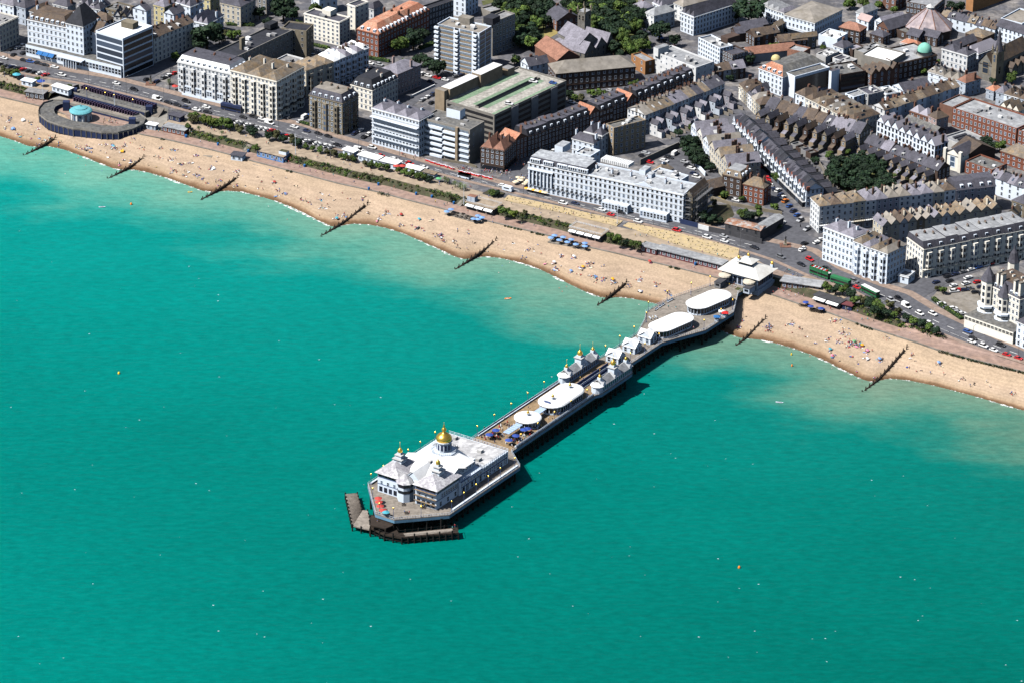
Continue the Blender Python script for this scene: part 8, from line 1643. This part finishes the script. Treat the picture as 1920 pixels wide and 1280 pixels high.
for i in range(9): parasol(gv('W4',(130+21*i,715+5*i),ZG+2.2)-Vector((0,0,2.2)),'orange' if i%3==0 else 'cream','in a row before the colonnade of the long white hotel','parasol row before the colonnade',.8)
for v,x,y,c,s in (('V1',148,675,'turquoise',1.5),('V1',365,735,'dark blue',1.5),('V1',1555,765,'red',1.1),('V2',40,768,'red',1.1),('W3',865,730,'green',1),('W3',545,625,'red',1.2),('W3',490,625,'red',1.2)): parasol(gv(v,(x,y),ZG+2.2)-Vector((0,0,2.2)),c,'near '+where(gv(v,(x,y),ZG)),'street parasols',s)
# ---------------------------------------------------------------- people
def person_mesh(name,J,B):
    me=bpy.data.meshes.new(name); ks=list(J); me.from_pydata([J[k][0] for k in ks],[(ks.index(a),ks.index(c)) for a,c,_ in B],[])
    o=bpy.data.objects.new(name,me); COL.link(o); md=o.modifiers.new('s','SKIN'); 
    for i,k in enumerate(ks): d=me.skin_vertices[0].data[i]; d.radius=(J[k][1],J[k][1]*.8 if k in('chest','pelvis') else J[k][1]); d.use_root=(k=='pelvis')
    s2=o.modifiers.new('b','SUBSURF'); s2.levels=1; s2.render_levels=1
    dg=bpy.context.evaluated_depsgraph_get(); ev=bpy.data.meshes.new_from_object(o.evaluated_get(dg)); ev.name=name; bpy.data.objects.remove(o)
    ev.materials.clear()
    for x in ('skin','cloth_white','cloth_navy','hair'): ev.materials.append(M(x))
    def sd(p,a,c):
        d=c-a; t=max(0,min(1,(p-a).dot(d)/max(1e-9,d.length_squared))); return (p-a-d*t).length
    hc=Vector(J['head'][0])
    for f in ev.polygons:
        p=f.center; bst=min(B,key=lambda q:sd(p,Vector(J[q[0]][0]),Vector(J[q[1]][0]))-J[q[1]][1]*.3); f.material_index=bst[2]
        if (p-hc).length<.16 and p.z>hc.z+.02 : f.material_index=3
    return ev
SKN,TOP,BOT=0,1,2
def skel(pel,chest,neck,head,arms,legs): 
    J={'pelvis':(pel,.15),'chest':(chest,.17),'neck':(neck,.07),'head':(head,.115)}; B=[('pelvis','chest',TOP),('chest','neck',TOP),('neck','head',SKN)]
    for i,(e,h) in enumerate(arms): J['e%d'%i]=(e,.05);J['h%d'%i]=(h,.042); B+=[('chest','e%d'%i,TOP),('e%d'%i,'h%d'%i,SKN)]
    for i,(k,f,t) in enumerate(legs): J['k%d'%i]=(k,.075);J['f%d'%i]=(f,.05);J['t%d'%i]=(t,.045); B+=[('pelvis','k%d'%i,BOT),('k%d'%i,'f%d'%i,SKN),('f%d'%i,'t%d'%i,SKN)]
    return J,B
POSE={'standing':skel((0,0,.95),(0,0,1.32),(0,0,1.5),(0,.02,1.64),(((-.27,0,1.15),(-.29,.08,.88)),((.27,0,1.15),(.29,.08,.88))),(((-.11,0,.5),(-.12,0,.06),(-.12,.16,.04)),((.11,.02,.5),(.12,0,.06),(.12,.16,.04)))),
 'walking':skel((0,0,.94),(0,.03,1.31),(0,.05,1.5),(0,.08,1.64),(((-.25,-.12,1.14),(-.25,-.05,.9)),((.25,.14,1.14),(.25,.3,.95))),(((-.1,.2,.52),(-.1,.22,.07),(-.1,.38,.06)),((.1,-.08,.5),(.1,-.38,.16),(.1,-.3,.05)))),
 'sitting':skel((0,0,.16),(0,-.1,.52),(0,-.1,.7),(0,-.06,.84),(((-.27,-.2,.38),(-.3,-.32,.08)),((.27,.1,.4),(.2,.35,.42))),(((-.12,.42,.42),(-.13,.75,.06),(-.13,.9,.08)),((.12,.45,.34),(.13,.82,.06),(.13,.97,.08)))),
 'lying':skel((0,0,.14),(0,-.4,.16),(0,-.58,.16),(0,-.74,.18),(((-.28,-.3,.1),(-.3,-.02,.08)),((.28,-.4,.1),(.2,-.7,.08))),(((-.12,.45,.14),(-.14,.88,.08),(-.14,.95,.14)),((.12,.44,.2),(.14,.85,.08),(.14,.92,.14)))),
 'swimming':skel((0,-.1,-.25),(0,0,.02),(0,.05,.15),(0,.08,.26),(((-.3,.2,.05),(-.25,.5,.02)),((.3,.1,.03),(.3,.4,-.1))),(((-.1,-.5,-.3),(-.1,-.9,-.3),(-.1,-1,-.35)),((.1,-.5,-.3),(.1,-.9,-.35),(.1,-1,-.4))))}
PM={k:person_mesh('person',*v) for k,v in POSE.items()}
CL={'white':(.75,.75,.75),'black':(.02,.02,.022),'navy':(.02,.03,.1),'red':(.5,.03,.03),'blue':(.06,.18,.5),'pink':(.65,.3,.35),'green':(.08,.25,.1),'yellow':(.7,.5,.06),'grey':(.25,.25,.26),'turquoise':(.05,.4,.42),'purple':(.2,.06,.25)}
CLM={k:cmat(c,'cloth_'+k+'_wear',.85) for k,c in CL.items()}
npeople=[0]; CROWD=[]
def person(p,pose,lab,grp,rz=None):
    if npeople[0]>=299:
        CROWD.append((p,pose,rr.uniform(0,6.28),rr.randrange(4),rr.randrange(3))); return
    npeople[0]+=1; a=rr.choice(['white','white','black','navy','red','blue','pink','green','yellow','grey','turquoise','black','purple']); c=rr.choice(['navy','black','blue','grey','red','white','black'])
    o=ob('person',PM[pose],None,p,rr.uniform(0,6.28) if rz is None else rz); s=rr.uniform(.92,1.08); o.scale=(s,s,s)
    for i,m_ in ((1,CLM[a]),(2,CLM[c])): o.material_slots[i].link='OBJECT'; o.material_slots[i].material=m_
    tag(o,'person in %s and %s %s %s'%(a,c,pose,lab),'person',grp)
tw=MB(); tw.box((0,0,.03),(.95,1.9,.05)); TOWEL=tw.mesh('towel',['cloth_white'])
bgm=MB(); bgm.lathe((0,0,0),[(.28,0),(.33,.2),(.26,.42),(.1,.5)],7,0,0,1.3,.8); BAG=bgm.mesh('beach_bag',['cloth_navy'])
tent=MB(); 
for k in range(6):
    a,c=math.pi*k/6,math.pi*(k+1)/6; tent.face([(1.2*math.cos(a),-.8,1.2*math.sin(a)),(1.2*math.cos(c),-.8,1.2*math.sin(c)),(.9*math.cos(c),.8,.6*math.sin(c)),(.9*math.cos(a),.8,.6*math.sin(a))])
tent.face([(.9*math.cos(math.pi*k/6),.8,.6*math.sin(math.pi*k/6)) for k in range(7)]); TENT=tent.mesh('beach_tent',['cloth_blue'])
GX=[58,232,390,625,875,1140,1395,1640]
def bay(x):
    n=['left of the first groyne','between first and second groynes','between second and third groynes','between third and fourth groynes','between fourth and fifth groynes','between fifth and sixth groynes','between sixth groyne and pier','right of the pier','beyond the right-hand groyne']
    return n[sum(x>k for k in GX)]
def prop(mesh,p,c,nm,lab,grp,s=1):
    o=ob(nm,mesh,None,p,rr.uniform(0,6.28)); o.scale=(s,s,s); o.material_slots[0].link='OBJECT'; o.material_slots[0].material=PC[c]; tag(o,lab,nm.replace('_',' '),grp)
ZN=lambda t:'near water' if t<.3 else 'mid-beach' if t<.65 else 'near promenade'
def party_at(v,x,y,n,sp=14,par=None,tt=None):
    p0,t=bz(v,x,y); sc=VW[v][2]/4.74
    for i in range(int(n*1.8+.5) if n>1 else 1):
        p,t=bz(v,x+rr.gauss(0,sp*sc),y+rr.gauss(0,sp*.5*sc))
        if not .02<t<.97: continue
        pose=rr.choice(['sitting','sitting','lying','standing','sitting']); xx=pix(p)[0]
        person(p,pose,'%s %s'%(ZN(t),bay(xx)),'people on the beach')
        if rr.random()<.38: prop(TOWEL,p+Vector((rr.uniform(-.8,.8),rr.uniform(-.8,.8),0)),tc:=rr.choice(['white','white','white','cream','cream','blue','pink','turquoise','black','dark blue']),'towel','%s beach towel spread %s %s'%(tc,ZN(t),bay(xx)),'towels on the beach',.85)
        if rr.random()<.4: prop(BAG,p+Vector((rr.uniform(-1.2,1.2),rr.uniform(-1.2,1.2),0)),bc:=rr.choice(['black','dark blue','white','red']),'beach_bag','%s beach bag lying %s %s'%(bc,ZN(t),bay(xx)),'bags on the beach',.9)
    if par: parasol(p0,par,'on the shingle %s %s'%(ZN(t),bay(pix(p0)[0])),'parasols on the beach',.56,.25)
    if tt: prop(TENT,p0,tt,'beach_tent','%s pop-up beach tent %s %s'%(tt,ZN(t),bay(pix(p0)[0])),'pop-up tents on the beach',1)
# walkers on the promenade, the streets and the pier
pl=[('W2',330,290,7.5),('W2',350,295,7.5),('W2',390,320,7.5),('W2',530,345,7.5),('W2',670,375,7.5),('W2',850,430,7.5),('W2',870,435,7.5),('W2',1110,490,7.5),('W2',1300,560,7.5),('W2',1420,560,7.5),('W2',1540,610,7.5),('W2',265,420,5),('W2',465,465,5),('W2',925,580,5),('W2',1025,605,5),('W2',1145,640,5),('W2',1160,635,5),('W2',1240,680,5),('W2',1290,685,5),('W2',1350,705,5),('W2',1445,715,5),('W2',1630,780,5),('W3',50,590,7.5),('W3',115,780,5),('W3',155,745,5),('W3',445,840,5),('W3',470,825,5),('W3',735,780,7.5),('W3',870,800,7.5),('W3',835,955,5),('W3',915,975,5),('W3',940,970,5),('W3',570,550,7.5),('W3',640,560,7.5),('W3',660,555,7.5),('W3',375,480,7.5),('W3',1030,650,7.5),('W3',1060,660,7.5),('W3',1090,665,7.5),('W3',1300,680,7.5),('W3',1340,690,7.5),('W3',1420,690,7.5),('W3',1460,690,7.5),('W3',1490,700,7.5),('W3',985,835,7.5),('W3',1225,905,7.5),('W3',1310,905,7.5),('P5',945,255,7.5),('P5',1195,305,7.5),('P5',1205,345,7.5),('P5',1285,350,7.5),('P5',1495,350,7.5),('P5',1515,400,7.5),('P5',1690,475,7.5),('P5',1820,470,7.5),('P5',1035,435,5),('P5',1145,450,5),('P5',775,425,4.5),('P5',910,460,4.5),('P5',770,380,5),('W4',1095,1155,7.5),('W4',1140,1160,7.5),('W4',1195,1160,7.5),('W4',1390,1220,7.5),('P3',440,105,5),('P3',230,35,5),('P3',940,230,5),('P3',970,235,5),('P3',1050,80,7.5),('P3',1200,110,7.5),('P4',265,450,5),('P4',255,480,5),('P4',355,490,5),('P4',390,500,5),('P4',575,590,5),('P4',680,610,5),('P4',700,620,5),('P4',790,665,5),('P4',830,665,5),('P4',870,675,5),('P4',1045,745,5),('P4',1090,730,5),('P4',1120,765,5),('P4',1410,835,5),('P4',1370,820,5),('P4',1545,910,5),('P4',290,330,7.5),('P4',260,340,7.5),('P4',340,370,7.5),('V1',250,880,5),('V1',290,900,5),('V1',500,830,5),('V1',1290,1110,5),('V1',1340,1150,5),('V1',1410,1180,5),('V1',1470,1170,5),('V1',920,1080,4.7),('V1',960,1090,4.7),('V1',570,990,4.7)]
for v,x,y,z in pl:
    p=gv(v,(x,y),z+.05); person(p,rr.choice(['walking','standing','walking']),'near '+where(p),'walkers on promenade and streets')
for v,x,y in [('P2',150,880),('P2',350,780),('P2',400,760),('P2',590,670),('P2',660,880),('P2',750,800),('P2',790,780),('P2',830,790),('P2',870,740),('P2',900,735),('P2',1060,660),('P2',1110,580),('P2',1130,575),('P2',1190,570),('P2',720,855),('P2',560,970),('P2',500,1020),('P2',1110,380),('P2',1140,390),('P3',500,1020),('P3',800,870),('P3',840,840),('P3',890,850),('P3',960,840),('P3',1190,620),('P3',1270,660),('P3',710,630),('P3',785,640),('P3',935,510),('P3',560,740),('P3',590,735),('P3',1290,390),('P3',1320,410),('P3',1350,420),('P3',1380,430),('P3',1370,400),('P3',1330,360),('P1',630,970),('P1',680,975),('P1',800,910),('P1',830,905),('P1',480,1050),('P1',360,1050),('P1',1135,1110),('P1',1110,1130)]:
    z=DK if v!='P1' or y<1000 else (5.4 if x<600 else 3); p=gv(v,(x,y),z+.03); u=(p.x-PO.x)*PU.x+(p.y-PO.y)*PU.y
    person(p,rr.choice(['standing','walking','standing']),'on the pier '+('lower landing' if z<6 else 'head deck' if u<63 else 'narrow deck' if u<131 else 'deck between the shelters' if u<158 else 'deck by the gabled kiosks' if u<192 else 'wide shore deck' if u<254 else 'deck at the entrance'),'people on the pier')
# remaining crowd around the tables reads as one mass
m=MB()
for i in range(110):
    u=rr.uniform(65,84); v=rr.choice([rr.uniform(-28.5,-21),rr.uniform(-16.8,-12)]); q=w3(u,v,.45); c=rr.randrange(4); m.lathe(q,[(.2,-.45),(.22,0),(.24,.3),(.1,.5),(.12,.62),(.05,.75)],6,c)
m.build('seated_crowd',['cloth_white_wear','cloth_navy_wear','cloth_red_wear','skin'],label='crowd seated among parasols and tables on the narrow pier deck',cat='crowd',kind='stuff',center=True)
# small plants dotting the carpet beds
m=MB(); rr2=random.Random(2)
for B in (BED1,BED2):
    xs=[p[0] for p in B];ys=[p[1] for p in B]
    for i in range(420):
        x,y=rr2.uniform(min(xs),max(xs)),rr2.uniform(min(ys),max(ys))
        if inpoly(x,y,B): p=g(x,y,ZG+.3); clump(m,rr2,(p.x,p.y,p.z),.28,5,.2)
m.build('bedding_plants',['leaf_olive'],label='rows of small bedding plants dotted over the sandy carpet beds',cat='plants',kind='stuff',center=True)
# bus stop shelters and chairs
for a in [('W1',15,425,1),('W1',80,445,4),('W1',75,470,2),('W1',60,530,3),('W1',120,540,4,14,None,'blue'),('W1',210,460,1,10,None,'white'),('W1',262,480,2),('W1',340,535,2),('W1',300,580,1),('W1',350,600,1),('W1',165,595,2),('W1',390,635,2),('W1',270,625,1),('W1',330,680,2),('W1',450,610,2),('W1',520,660,2),('W1',690,690,2),('W1',745,705,6,20),('W1',810,725,2),('W1',930,675,2),('W1',1015,670,2),('W1',1110,685,3),('W1',1010,705,4,14,'turquoise'),('W1',1085,735,1,8,None,'orange'),('W1',955,755,1),('W1',885,745,1),('W1',1200,630,2),('W1',1165,655,1),('W1',1260,705,3),('W1',1415,705,2),('W1',1540,725,2),('W1',1750,770,1),('W1',1420,795,2),('W1',1520,805,4,20),('W1',1610,840,2),('W1',1410,865,1),('W1',1500,885,1),('W1',1545,910,2),('W1',1635,940,2),('W1',1655,910,1),('W1',1740,950,3),('W1',1800,975,1),('W1',1835,1015,1),('W1',1715,835,1),('W1',1770,885,1),('W1',930,785,1),('W1',1055,850,3),('W1',1080,800,1),('W1',1170,820,3),('W1',1320,875,1),('W1',1880,890,3),('W1',870,605,2),
 ('W2',20,485,2),('W2',20,565,2),('W2',90,600,1),('W2',230,530,2),('W2',200,600,1),('W2',255,645,1),('W2',390,590,1),('W2',375,650,3,10,None,'white'),('W2',140,675,1),('W2',25,670,3),('W2',230,710,4),('W2',120,710,1),('W2',580,675,3),('W2',440,680,1),('W2',430,545,1),('W2',270,740,1),('W2',310,780,1),('W2',435,755,2),('W2',410,805,1),('W2',650,720,1),('W2',575,795,2),('W2',775,725,1),('W2',660,800,1),('W2',765,835,1),('W2',800,770,1),('W2',905,670,1),('W2',920,725,1),('W2',920,775,2,10,'red'),('W2',1030,730,1),('W2',915,840,1),('W2',955,855,2),('W2',1020,880,2,10,None,'blue'),('W2',920,905,1),('W2',820,830,1),('W2',1080,805,1),('W2',1155,830,1),('W2',1340,885,1),('W2',1415,895,1),('W2',1515,860,1),('W2',1460,930,1),('W2',1580,930,1),('W2',1170,930,3),('W2',1250,950,2),('W2',1320,935,2),('W2',1365,975,1),('W2',1410,990,1),('W2',1320,1000,2),('W2',1475,1100,2,10,'turquoise'),('W2',1320,1065,1),('W2',1455,1055,1),('W2',1540,1065,2),('W2',1700,910,1),('W2',1755,1040,1),
 ('W3',240,1040,1),('W3',400,1045,4),('W3',530,1060,2,8,'red'),('W3',335,1100,2),('W3',690,1105,2,8,'turquoise'),('W3',640,1160,2),('W3',680,1185,3,12,None,'black'),('W3',720,1190,2),('W3',860,1035,1),('W3',790,1220,1),('W3',880,1235,5,18),('W3',1045,1205,1),('W3',1115,1220,1),('W3',530,1155,3),('W3',60,925,1),('W3',190,910,2),('W3',795,1105,1),
 ('P5',450,575,2),('P5',310,525,4),('P5',340,580,3),('P5',600,605,1),('P5',475,490,1),('P5',545,510,1),('P5',465,630,2),('P5',555,635,1),('P5',825,610,1),('P5',735,670,1),('P5',970,630,1),('P5',865,670,1),('P5',1110,665,4),('P5',1195,610,1),('P5',1085,610,1),('P5',1190,690,1),('P5',1040,735,2),('P5',1380,715,3),('P5',1495,735,2,8,'white'),('P5',1245,785,1),('P5',1320,785,3,10,'white'),('P5',1335,830,4),('P5',1405,820,1),('P5',1470,860,3,10,'blue'),('P5',1510,885,1),('P5',1555,890,1),('P5',1575,815,3,12,'orange'),('P5',1640,790,6,22),('P5',1765,800,1),('P5',1625,880,1),('P5',1690,900,4,14,None,'blue'),('P5',1760,925,2),('P5',1690,945,2),('P5',1840,930,2,8,'orange'),('P5',1880,955,1),
 ('P3',150,350,1,8,'orange'),('P3',185,375,2),('P3',70,345,2),('P3',440,355,4,18),('P3',590,390,2),('P3',425,465,2,8,'white'),('P3',530,490,1),('P3',720,485,4,20),('P3',520,175,2,8,'red'),('P3',435,270,1),('P3',320,420,2),('P3',65,210,1),('P3',1430,820,2),('P3',1710,840,13,30),('P3',1450,750,1),
 ('P4',310,685,5,22),('P4',370,718,2),('P4',310,745,1),('P4',605,665,6,22),('P4',670,745,13,34),('P4',735,820,11,30,'green'),('P4',640,805,4,16),('P4',570,800,2),('P4',570,865,3,12,'turquoise'),('P4',585,910,4,16,'pink'),('P4',790,835,5,18,'orange'),('P4',825,880,5,16,'pink'),('P4',910,930,5,16,'blue'),('P4',960,800,4),('P4',695,840,2),('P4',715,910,1),('P4',640,945,1),('P4',825,935,3,12,'white'),('P4',870,1060,2),('P4',765,1005,1),('P4',400,770,1),('P4',460,820,1),('P4',1130,900,2),('P4',1315,960,4,14,'blue'),('P4',1110,970,1),('P4',1160,1000,1),('P4',1215,1005,1),('P4',1270,1025,1),('P4',1355,1025,1),('P4',1475,1060,2),('P4',1560,1080,1),('P4',1630,1090,1),('P4',1530,1110,1),('P4',1665,1135,1),('P4',1830,1160,3),('P4',1160,945,1),('P4',690,675,1),('P4',740,955,1)]:
    party_at(*a)
    if npeople[0]>215: 
        pass
for v,x,y in [('W1',380,755),('W1',115,715),('W1',380,995),('W1',580,930),('W1',760,855),('W1',905,905),('W1',1240,912),('W1',695,790),('W1',320,760),('W2',530,845),('W2',800,898),('W2',1035,1098),('W2',868,982),('P5',345,715),('P5',860,800),('P5',925,772),('P5',830,860),('P5',1368,998),('P5',1432,985),('P5',1395,1028),('P5',1575,1005),('P3',420,595),('P4',435,905),('P4',585,985),('P4',210,825),('P4',790,1080)]:
    p=gv(v,(x,y),0); person(p,'swimming','in the shallows '+bay(pix(p)[0]),'swimmers')

for v,x,y,n,sx,sy in [('W3',1080,655,16,60,12),('W3',1330,680,16,60,14),('W3',1440,690,12,40,14),('W3',1560,610,16,60,20),('W3',600,545,10,60,25),('W3',1100,760,10,100,25),('W3',960,760,8,60,15),('W4',60,650,14,50,25),('P4',340,380,12,60,20),('P4',300,460,12,80,25),('P4',760,600,14,80,20),('W2',400,320,10,120,15),('W2',1300,560,12,200,25),('W3',300,640,10,200,20),('P5',1100,330,12,300,30),('V1',300,860,14,60,20),('V1',1380,1140,16,80,25),('V1',980,1090,14,60,10),('V1',100,700,12,90,20)]:
    for i in range(n): p=gv(v,(x+rr.gauss(0,sx),y+rr.gauss(0,sy)),ZG+.1 if not(v=='P4' and y>400) and not(v=='V1' and y>800) else 5.25); person(p,rr.choice(['standing','walking','sitting']),'','')
# the rest of the crowd, past three hundred people, as one mass
m=MB()
for p,pose,rz,a,c in CROWD:
    me=PM[pose]; cs,sn=math.cos(rz),math.sin(rz); i0=len(m.v); m.v+=[(p.x+cs*v.co.x-sn*v.co.y,p.y+sn*v.co.x+cs*v.co.y,p.z+v.co.z) for v in me.vertices]
    mp={0:0,1:2+a,2:6+c,3:1}
    for f in me.polygons: m.f.append(tuple(i0+k for k in f.vertices)); m.m.append(mp[f.material_index])
if m.v: m.build('beach_crowd',['skin','hair','cloth_white_wear','cloth_black_wear','cloth_blue_wear','cloth_red_wear','cloth_navy_wear','cloth_grey_wear','cloth_black_wear'],label='further small figures scattered over beach, promenade and pub terrace',cat='crowd',kind='stuff',center=True)
finish_labels()
